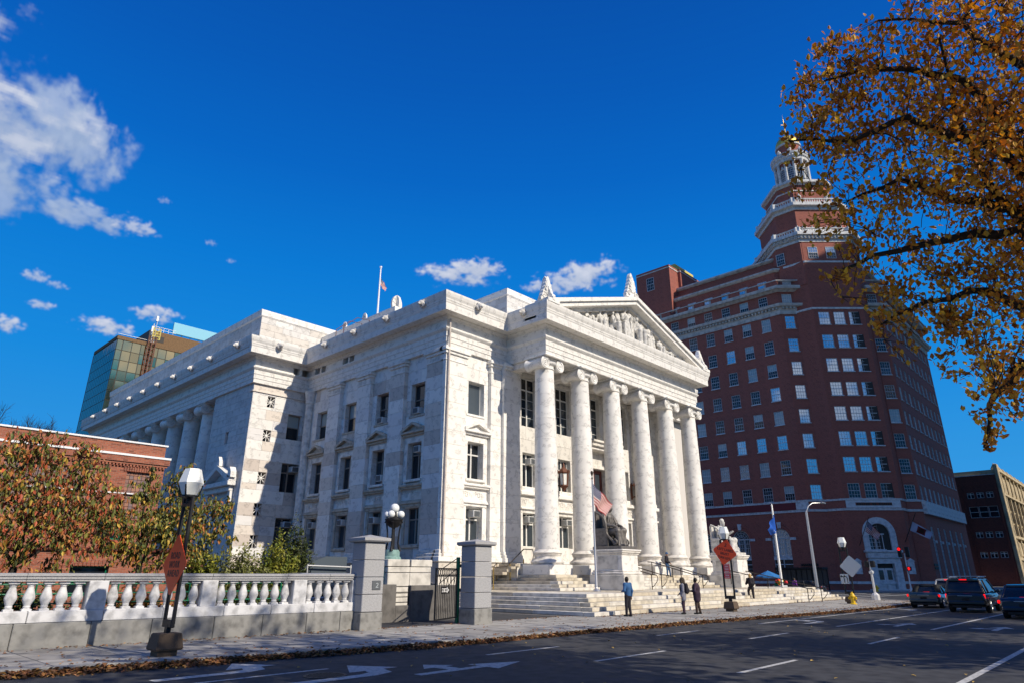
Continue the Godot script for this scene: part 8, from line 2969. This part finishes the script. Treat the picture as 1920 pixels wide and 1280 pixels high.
func people() -> void:
	var denim := mat("denim", Color(0.03, 0.10, 0.24), 0.9)
	var denim_d := mat("denim_jeans", Color(0.035, 0.09, 0.19), 0.9)
	var dark := mat("dark_cloth", Color(0.018, 0.016, 0.022), 0.95)
	var plum := mat("plum_cloth", Color(0.040, 0.022, 0.040), 0.95)
	var grey := mat("grey_cloth", Color(0.20, 0.20, 0.24), 0.95)
	var brown := mat("brown_cloth", Color(0.055, 0.035, 0.028), 0.95)
	var hair_d := mat("hair_dark", Color(0.015, 0.011, 0.008), 0.7)
	var hair_b := mat("hair_brown", Color(0.05, 0.035, 0.02), 0.8)
	var fair := mat("hair_fair", Color(0.46, 0.28, 0.09), 0.6)
	var skin_d := mat("skin_dark", Color(0.10, 0.05, 0.035), 0.6)
	var violet := mat("violet_cloth", Color(0.20, 0.04, 0.28), 0.9)
	var vest := mat("lime_vest", Color(0.22, 0.62, 0.05), 0.8)
	var away := PI + 0.25
	person("person in a blue denim jacket, seen from behind at the foot of the steps", Vector3(27.0, 0, -18.1), away - 0.35, 1.66, {"top": denim, "legs": dark, "hair_mat": hair_d, "hair": "short", "girth": 1.08, "skin": skin_d, "pose": {"ell": Vector3(0.29, 1.16, -0.05), "wrl": Vector3(0.14, 1.12, 0.2), "elr": Vector3(-0.28, 1.14, -0.04), "wrr": Vector3(-0.27, 0.88, 0.0), "footr": Vector3(-0.06, 0.08, -0.08), "footl": Vector3(0.08, 0.08, 0.06)}, "face": Vector3(-0.5, 0, 0.86)})
	person("person with bushy hair, grey hooded coat and dark backpack, at the foot of the steps", Vector3(30.4, 0, -17.2), away + 0.2, 1.6, {"top": grey, "top_name": "coat", "coat": 0.68, "legs": plum, "hair_mat": hair_b, "hair": "bushy", "pack": dark, "face": Vector3(-0.4, 0.1, 0.9), "pose": {"wrr": Vector3(-0.2, 0.98, 0.2)}})
	person("broad person in a long plum coat and brown trousers beside the backpacker", Vector3(30.9, 0, -16.75), away, 1.62, {"top": plum, "top_name": "coat", "coat": 0.66, "legs": brown, "hair_mat": hair_d, "hair": "short", "girth": 1.28, "skin": skin_d, "face": Vector3(-0.55, 0.0, 0.83), "pose": {"footr": Vector3(-0.26, 0.08, -0.06), "kneer": Vector3(-0.19, 0.49, 0.0), "footl": Vector3(0.14, 0.08, 0.02), "ell": Vector3(0.36, 1.12, -0.02), "elr": Vector3(-0.36, 1.12, -0.02), "wrl": Vector3(0.2, 1.12, 0.24), "wrr": Vector3(-0.2, 1.12, 0.24), "shl": Vector3(0.21, 1.42, -0.01), "shr": Vector3(-0.21, 1.42, -0.01)}})
	person("person in a blue cap and jeans coming down the upper steps by a hand rail", Vector3(45.9, 1.74, -27.1), 0.3, 1.66, {"top": dark, "legs": denim_d, "hair_mat": denim, "hair": "cap", "face": Vector3(0.35, -0.15, 0.92), "pose": {"wrl": Vector3(0.26, 0.95, 0.22), "ell": Vector3(0.3, 1.15, 0.02), "wrr": Vector3(-0.1, 0.95, 0.25), "footl": Vector3(0.08, 0.02, 0.2), "kneel": Vector3(0.12, 0.48, 0.14)}})
	person("person with long fair hair, dark jacket and backpack stepping up the lower flight", Vector3(43.6, 0.18, -19.7), 2.3, 1.66, {"top": dark, "legs": dark, "hair_mat": fair, "hair": "long", "pack": dark, "pose": {"kneel": Vector3(0.11, 0.68, 0.3), "footl": Vector3(0.11, 0.3, 0.25), "wrr": Vector3(-0.2, 1.1, 0.34), "elr": Vector3(-0.27, 1.15, 0.08), "wrl": Vector3(0.22, 1.12, 0.34), "ell": Vector3(0.27, 1.15, 0.08)}})
	person("person in a violet jacket standing past the right end of the steps", Vector3(66.2, 0, -25.6), 1.2, 1.55, {"top": violet, "legs": dark, "hair_mat": hair_b, "hair": "short"})
	person("person in a lime safety vest far down the road beyond the navy saloon", Vector3(70.5, -0.13, -4.6), 0.6, 1.75, {"top": vest, "top_name": "vest", "legs": dark, "hair_mat": hair_d, "hair": "short"})

# ------------------------------------------------------------------ trees and shrubs
func bend(a: Vector3, b: Vector3, r: RandomNumberGenerator, n: int, wob: float) -> Array:
	var pts := []
	var off := Vector3(r.randf_range(-1, 1), r.randf_range(-0.3, 1), r.randf_range(-1, 1)) * a.distance_to(b) * wob
	for k in n + 1:
		var t := float(k) / n
		pts.append(a.lerp(b, t) + off * sin(t * PI) + Vector3(r.randf_range(-1, 1), r.randf_range(-1, 1), r.randf_range(-1, 1)) * a.distance_to(b) * 0.025)
	return pts

func taper(n: int, a: float, b: float) -> Array:
	var o := []
	for k in n:
		o.append(lerpf(a, b, float(k) / maxf(1.0, n - 1)))
	return o

func leaf_at(r: RandomNumberGenerator, p: Vector3, droop: float, s: float) -> Transform3D:
	var b := Basis.from_euler(Vector3(droop + r.randf_range(-0.7, 0.7), r.randf() * TAU, r.randf_range(-0.9, 0.9)))
	return Transform3D(b.scaled(Vector3.ONE * s), p)

func crowned_tree(called: String, label: String, base: Vector3, fork: Vector3, limbs: Array, blobs: Array, leaves: int, mesh: Mesh, m: Material, cols: Array, seed_: int, radius: float, droop: float, size: float, singles := 0) -> void:
	var r := RandomNumberGenerator.new()
	r.seed = seed_
	var o := thing(called, label, "tree", base)
	var wood := MB.new()
	var tr := bend(base - Vector3(0, 0.2, 0), fork, r, 6, 0.04)
	wood.tube(tr, taper(7, radius * 1.25, radius * 0.8), 10)
	obj("trunk", wood, M.bark, o)
	var br := MB.new()
	var nodes := []
	for l in limbs:
		var pts := [fork]
		for k in l.size():
			var prev: Vector3 = pts[-1]
			var nx := Vector3(l[k][0], l[k][1], l[k][2])
			if prev.distance_to(nx) < 0.05:
				continue
			for s in range(1, 4):
				pts.append(prev.lerp(nx, s / 3.0) + Vector3(r.randf_range(-1, 1), r.randf_range(-1, 1), r.randf_range(-1, 1)) * 0.03)
		br.tube(pts, taper(pts.size(), radius * 0.42, 0.010), 7)
		for p in pts.slice(3):
			nodes.append(p)
	var places := []
	var tints := []
	var vol := 0.0
	for b in blobs:
		vol += pow(b[3], 2.2)
	for b in blobs:
		var c := Vector3(b[0], b[1], b[2])
		var want := int(leaves * pow(b[3], 2.2) / vol)
		var twigs := maxi(3, want / 11)
		for k in twigs:
			var d: Vector3 = Vector3(r.randfn(), r.randfn(), r.randfn()).normalized() * pow(r.randf(), 0.45) * b[3]
			if b.size() > 4:
				d *= Vector3(b[4], b[5], b[6])
			var tip: Vector3 = c + d
			var best := 1e9
			var from: Vector3 = fork
			for n in nodes:
				var q: float = tip.distance_squared_to(n) * (1.0 + 0.3 * r.randf())
				if q < best:
					best = q
					from = n
			var pts := bend(from, tip, r, 4, 0.10)
			br.tube(pts, taper(5, clampf(sqrt(best) * 0.011, 0.004, 0.016), 0.003), 4)
			if r.randf() < 0.3:
				nodes.append(pts[3])
			for s in 11:
				var t := 0.45 + 0.6 * r.randf()
				var at: Vector3 = from.lerp(tip, minf(t, 1.0)) + Vector3(r.randfn(), r.randfn(), r.randfn()) * b[3] * 0.10
				places.append(leaf_at(r, at, droop, size * r.randf_range(0.7, 1.2)))
				tints.append((cols[r.randi() % cols.size()] as Color) * r.randf_range(0.75, 1.2))
	obj("branches", br, M.bark, o)
	if singles > 0:
		# the nearest leaves one by one
		var order := range(places.size())
		var eye := Vector3(0, 1.7, 0)
		var ahead := Vector3(0.686, 0.337, -0.644)
		var key := []
		for i in places.size():
			var v: Vector3 = places[i].origin - eye
			key.append(v.length() + (0.0 if v.normalized().dot(ahead) > 0.80 else 50.0))
		order.sort_custom(func(a, b): return key[a] < key[b])
		var rest := []
		var restc := []
		var mats := []
		for c in cols:
			var lm := StandardMaterial3D.new()
			lm.albedo_color = (c as Color).linear_to_srgb()
			lm.roughness = 0.6
			lm.backlight_enabled = true
			lm.backlight = m.backlight
			mats.append(lm)
		for k in order.size():
			if k < singles:
				var lo := obj("leaf", mesh, mats[r.randi() % mats.size()], o)
				lo.global_transform = places[order[k]]
			else:
				rest.append(places[order[k]])
				restc.append(tints[order[k]])
		places = rest
		tints = restc
	scatter("crown", mesh, m, places, tints, o)

func grow(b: MB, r: RandomNumberGenerator, a: Vector3, d: Vector3, l: float, rad: float, depth: int) -> void:
	var e := a + d * l
	b.tube(bend(a, e, r, 3, 0.06), taper(4, rad, rad * 0.62), 5 if rad > 0.04 else 4)
	if depth == 0:
		return
	var n := 3 if depth > 2 else 4
	for k in n:
		var nd := (d + Vector3(r.randfn(), r.randfn() * 0.6 + 0.12, r.randfn()) * 0.42).normalized()
		grow(b, r, a.lerp(e, r.randf_range(0.6, 1.0)), nd, l * r.randf_range(0.62, 0.82), rad * 0.58, depth - 1)

func shrub(label: String, at: Vector3, s: Vector3, n: int, cols: Array, seed_: int, size: float, group := "") -> void:
	var r := RandomNumberGenerator.new()
	r.seed = seed_
	var o := thing("shrub", label, "shrub", at, 0.0, group)
	var b := MB.new()
	var places := []
	var tints := []
	for k in 110:
		var a := r.randf() * TAU
		var q := sqrt(r.randf())
		var tip := at + Vector3(cos(a) * q * s.x, s.y * (0.55 + 0.5 * r.randf()) * (1.15 - 0.5 * q), sin(a) * q * s.z)
		var root := at + Vector3(cos(a) * q * s.x * 0.25, -0.1, sin(a) * q * s.z * 0.25)
		var pts := bend(root, tip, r, 4, 0.08)
		b.tube(pts, taper(5, 0.014, 0.003), 4)
		var c: Color = cols[r.randi() % cols.size()]
		for i in n / 110:
			var t := 0.18 + 0.85 * r.randf()
			places.append(leaf_at(r, root.lerp(tip, t) + Vector3(r.randfn(), r.randfn(), r.randfn()) * 0.075 * s.x, -0.5, size * r.randf_range(0.7, 1.25)))
			tints.append(c.lerp(cols[r.randi() % cols.size()], 0.35) * r.randf_range(0.75, 1.2))
	obj("stems", b, M.bark, o)
	scatter("foliage", leaf_mesh(0.15, 0.075, 0.2), M.leaf_green, places, tints, o)

func trees() -> void:
	var gold := [Color(0.72, 0.38, 0.03), Color(0.62, 0.29, 0.025), Color(0.80, 0.50, 0.045), Color(0.48, 0.20, 0.025), Color(0.76, 0.45, 0.03), Color(0.38, 0.15, 0.022)]
	var bl := [[6.85, 6.73, -0.04, 0.90], [6.72, 6.87, -0.59, 0.70], [6.46, 6.80, -1.09, 0.45], [6.24, 6.48, -1.49, 0.38], [6.93, 6.49, -1.12, 0.80], [7.57, 6.54, -0.54, 0.90], [6.96, 5.65, -0.15, 0.90], [6.57, 6.01, -1.52, 0.50], [7.35, 5.82, -1.14, 0.80], [7.59, 5.48, -0.56, 0.90], [6.96, 5.31, -1.59, 0.50], [7.70, 5.08, -1.25, 0.75], [7.20, 4.74, -1.71, 0.42], [7.89, 4.77, -0.70, 0.80], [7.74, 4.40, -1.28, 0.50], [7.40, 4.28, -1.63, 0.28], [8.04, 4.28, -0.97, 0.60], [7.68, 3.85, -0.59, 0.70], [7.92, 3.60, -0.94, 0.42], [7.82, 3.17, -0.79, 0.36], [7.84, 2.93, -0.98, 0.20], [8.28, 3.50, -0.65, 0.50], [6.39, 6.18, -1.76, 0.22], [7.82, 3.77, -1.32, 0.25], [6.25, 6.75, -1.3, 0.3], [6.45, 6.15, -1.5, 0.4], [6.6, 6.45, -1.4, 0.5], [6.9, 5.6, -1.75, 0.4]]
	bl += [[7.61, 5.48, 0.27, 1.20], [8.67, 4.11, -0.12, 1.00], [7.54, 6.57, 0.72, 1.30], [8.42, 4.80, 0.63, 1.40], [9.5, 6.0, 1.2, 1.6], [10.5, 5.5, 0.4, 1.6], [9.6, 7.2, 0.6, 1.7]]
	var lm := [[[8.42, 4.87, -0.06], [7.69, 5.53, -0.42], [7.27, 6.26, -0.48], [6.76, 6.83, -0.39]], [[7.96, 5.46, 0.03], [7.38, 5.90, -0.34], [6.93, 6.19, -0.86], [6.70, 6.05, -1.34], [6.38, 6.15, -1.88]], [[8.02, 5.32, -0.19], [7.69, 5.50, -0.66], [7.29, 5.73, -1.09], [7.05, 5.57, -1.58]], [[7.92, 5.04, -0.24], [7.66, 5.05, -0.84], [7.36, 4.99, -1.50], [7.14, 4.77, -1.90]], [[8.41, 4.26, -0.28], [7.99, 4.52, -0.67], [7.74, 4.46, -1.17], [7.51, 4.27, -1.61]], [[8.50, 3.98, -0.22], [8.13, 3.69, -0.64], [7.98, 3.32, -0.92], [7.84, 2.91, -1.00]]]
	lm += [[[7.82, 5.72, 0.27], [7.18, 6.43, 0.15], [6.81, 6.95, -0.22], [6.38, 7.11, -0.81]], [[7.65, 5.63, 0.01], [7.12, 6.51, -0.36], [6.67, 6.72, -0.96], [6.28, 6.61, -1.43]], [[8.01, 5.71, 0.85], [7.47, 6.65, 0.82]], [[9.6, 5.4, 0.9], [9.7, 7.0, 1.2]], [[10.2, 5.0, 0.4], [11.0, 6.0, 0.5]]]
	crowned_tree("golden_tree", "tree with golden autumn leaves reaching in from the right over the road", Vector3(9.6, 0, 0.9), Vector3(9.05, 3.85, 0.30), lm, bl, 30000, leaf_mesh(0.066, 0.044, 0.18), M.leaf, gold, 3, 0.17, -0.9, 1.0, 300)

	# two small ornamental trees behind the balustrade
	var mixed := [Color(0.16, 0.16, 0.025), Color(0.09, 0.115, 0.02), Color(0.22, 0.20, 0.03), Color(0.36, 0.13, 0.025), Color(0.46, 0.30, 0.04), Color(0.12, 0.135, 0.02), Color(0.06, 0.07, 0.018)]
	var redder := mixed + [Color(0.42, 0.09, 0.03), Color(0.40, 0.16, 0.045), Color(0.30, 0.06, 0.025)]
	crowned_tree("ornamental_tree", "small ornamental tree turning red and orange at the far left, before the brick annex", Vector3(4.35, 0, -24.0), Vector3(4.7, 2.0, -24.1), [[[5.2, 3.2, -23.8], [5.9, 4.5, -23.9], [6.2, 5.4, -24.1]], [[4.6, 3.4, -24.2], [4.3, 4.8, -24.4], [4.2, 5.8, -24.4]], [[3.8, 3.0, -23.8], [2.9, 4.2, -23.7], [2.4, 5.0, -23.8]], [[5.8, 2.8, -24.2], [7.0, 3.6, -24.3]], [[4.9, 3.6, -24.9], [5.0, 5.0, -25.4]]],
		[[5.0, 3.7, -24.0, 1.5, 1.1, 0.9, 0.9], [6.2, 3.4, -24.0, 1.2], [3.5, 3.6, -23.8, 1.4], [4.6, 4.8, -24.2, 1.3], [5.8, 4.7, -24.0, 1.0], [3.0, 4.7, -23.9, 1.0], [4.9, 5.55, -24.2, 0.65], [4.2, 5.5, -24.4, 0.6], [5.8, 5.4, -24.0, 0.5], [6.9, 3.5, -24.2, 0.8], [6.9, 4.3, -24.2, 0.5], [2.2, 3.4, -23.8, 1.2], [5.4, 2.6, -23.8, 1.0], [3.8, 2.5, -23.6, 1.0]], 8600, leaf_mesh(0.17, 0.075, 0.2), M.leaf_green, redder, 14, 0.12, 1.1, 1.0)
	crowned_tree("ornamental_tree", "small ornamental tree with olive and orange leaves behind the left street lamp", Vector3(8.0, 0, -25.0), Vector3(8.35, 2.1, -25.0), [[[9.0, 3.2, -24.9], [9.6, 4.4, -25.0], [9.5, 5.4, -25.2]], [[8.3, 3.3, -25.2], [8.2, 4.5, -25.3], [8.3, 5.3, -25.3]], [[7.7, 3.0, -24.8], [7.0, 3.8, -24.9]], [[9.4, 2.9, -25.1], [10.6, 3.6, -25.3], [11.4, 4.3, -25.4]], [[9.0, 3.0, -25.8], [9.8, 4.2, -26.2]]],
		[[8.7, 3.5, -25.0, 1.1], [9.6, 3.9, -25.1, 1.1], [8.3, 4.5, -25.2, 0.7], [9.3, 4.9, -25.1, 0.75], [9.4, 5.4, -25.1, 0.35], [8.3, 5.1, -25.2, 0.35], [10.5, 3.9, -25.3, 0.85], [11.1, 4.3, -25.4, 0.4], [11.5, 3.9, -25.4, 0.35], [7.4, 3.3, -24.9, 0.75], [10.9, 3.2, -25.3, 0.55], [8.4, 2.5, -24.8, 0.9], [9.6, 2.8, -24.8, 0.9], [7.5, 2.5, -24.8, 0.6], [11.5, 2.8, -25.2, 0.35]], 5600, leaf_mesh(0.17, 0.075, 0.2), M.leaf_green, mixed, 15, 0.11, 1.1, 1.0)
	var lime := [Color(0.26, 0.27, 0.025), Color(0.17, 0.21, 0.025), Color(0.34, 0.31, 0.04), Color(0.10, 0.13, 0.02)]
	var dusty := [Color(0.13, 0.145, 0.045), Color(0.18, 0.18, 0.06), Color(0.10, 0.11, 0.035), Color(0.24, 0.25, 0.06)]
	var deep := [Color(0.05, 0.075, 0.015), Color(0.09, 0.11, 0.02), Color(0.035, 0.05, 0.012)]
	shrub("feathery grey green shrub right of the brick annex, before the pale wall", Vector3(12.2, 0, -26.4), Vector3(1.6, 2.6, 1.0), 14000, dusty, 21, 0.9, "shrubs behind the balustrade")
	shrub("bright lime leaved shrub behind the left street lamp sign, at the annex corner", Vector3(10.8, 0, -25.8), Vector3(0.7, 3.0, 0.6), 7000, lime, 22, 0.9, "shrubs behind the balustrade")
	shrub("bushy yellow green shrub before the shaded marble windows", Vector3(14.3, 0, -27.0), Vector3(1.0, 3.2, 0.8), 12000, lime, 23, 0.95, "shrubs behind the balustrade")
	shrub("dark green shrub at the right of the yellow green one", Vector3(15.4, 0, -27.6), Vector3(0.9, 3.7, 0.8), 11000, deep, 24, 0.95, "shrubs behind the balustrade")
	shrub("low ivy green bush showing between the balusters at the left", Vector3(4.0, 0, -22.6), Vector3(2.2, 1.5, 0.5), 5000, deep, 25, 1.0, "low bushes behind the balusters")
	shrub("low brownish bush showing between the middle balusters", Vector3(7.6, 0, -22.8), Vector3(1.2, 1.3, 0.5), 3000, redder, 26, 1.0, "low bushes behind the balusters")
	shrub("low dark bush showing between the right hand balusters", Vector3(11.2, 0, -22.9), Vector3(2.0, 1.5, 0.5), 5000, deep, 27, 1.0, "low bushes behind the balusters")

	var r := RandomNumberGenerator.new()
	r.seed = 4
	var bt := thing("bare_tree", "bare leafless tree against the sky left of the gold glass tower", "tree", Vector3(10.6, 0, -60))
	var b := MB.new()
	b.tube([Vector3(10.6, -0.2, -60), Vector3(10.5, 4, -60), Vector3(10.4, 7.5, -60)], [0.32, 0.24, 0.2], 9)
	obj("trunk", b, M.bark, bt)
	b = MB.new()
	for k in 6:
		var a := TAU * k / 6.0
		grow(b, r, Vector3(10.45, 5.2 + k * 0.45, -60), Vector3(cos(a) * 0.7, 1.0, sin(a) * 0.7).normalized(), 2.7, 0.12, 5)
	obj("branches", b, M.bark, bt)
	bt = thing("bare_tree", "second bare tree close beside the left edge of the gold glass tower", "tree", Vector3(19.0, 0, -70))
	b = MB.new()
	b.tube([Vector3(19.0, -0.2, -70), Vector3(18.8, 7.5, -70)], [0.3, 0.18], 9)
	obj("trunk", b, M.bark, bt)
	b = MB.new()
	for k in 5:
		var a := TAU * k / 5.0
		grow(b, r, Vector3(18.8, 6.0 + k * 0.4, -70), Vector3(cos(a) * 0.6, 1.0, sin(a) * 0.6).normalized(), 2.6, 0.11, 5)
	obj("branches", b, M.bark, bt)

	# the big trees of the green behind the viewer: their shade lies on the road
	var spots := [[-7, 6, 27], [2, 9, 27], [12, 7, 23], [23, 9, 19], [33, 7, 16], [43, 9, 17], [53, 7, 16], [63, 9, 17], [74, 8, 18]]
	for q in spots.size():
		var s: Array = spots[q]
		var o := thing("elm_tree", "%s elm from the left in the row on the green behind the pavement" % ["first", "second", "third", "fourth", "fifth", "sixth", "seventh", "eighth", "ninth"][q], "tree", Vector3(s[0], 0, s[1]), 0.0, "elms of the green")
		var rr := RandomNumberGenerator.new()
		rr.seed = 60 + q
		b = MB.new()
		b.tube([Vector3(s[0], -0.2, s[1]), Vector3(s[0], s[2] * 0.4, s[1])], [0.4, 0.28], 9)
		obj("trunk", b, M.bark, o)
		b = MB.new()
		var places := []
		var tints := []
		for k in (90 if q < 3 else 70):
			var d := Vector3(rr.randfn(), rr.randfn() * 0.7, rr.randfn()).normalized() * pow(rr.randf(), 0.5)
			var tip := Vector3(s[0], s[2] * 0.66, s[1]) + d * Vector3(5.2, s[2] * 0.36, 5.2)
			var pts := bend(Vector3(s[0], s[2] * (0.3 + 0.15 * rr.randf()), s[1]), tip, rr, 4, 0.12)
			b.tube(pts, taper(5, 0.11, 0.02), 5)
			for i in (95 if q < 3 else 72):
				places.append(leaf_at(rr, pts[3].lerp(tip, rr.randf() * 1.3) + Vector3(rr.randfn(), rr.randfn(), rr.randfn()) * 0.75, 0.0, rr.randf_range(0.7, 1.3)))
				tints.append(gold[rr.randi() % gold.size()])
		obj("branches", b, M.bark, o)
		scatter("crown", leaf_mesh(0.32, 0.24, 0.15), M.leaf, places, tints, o)
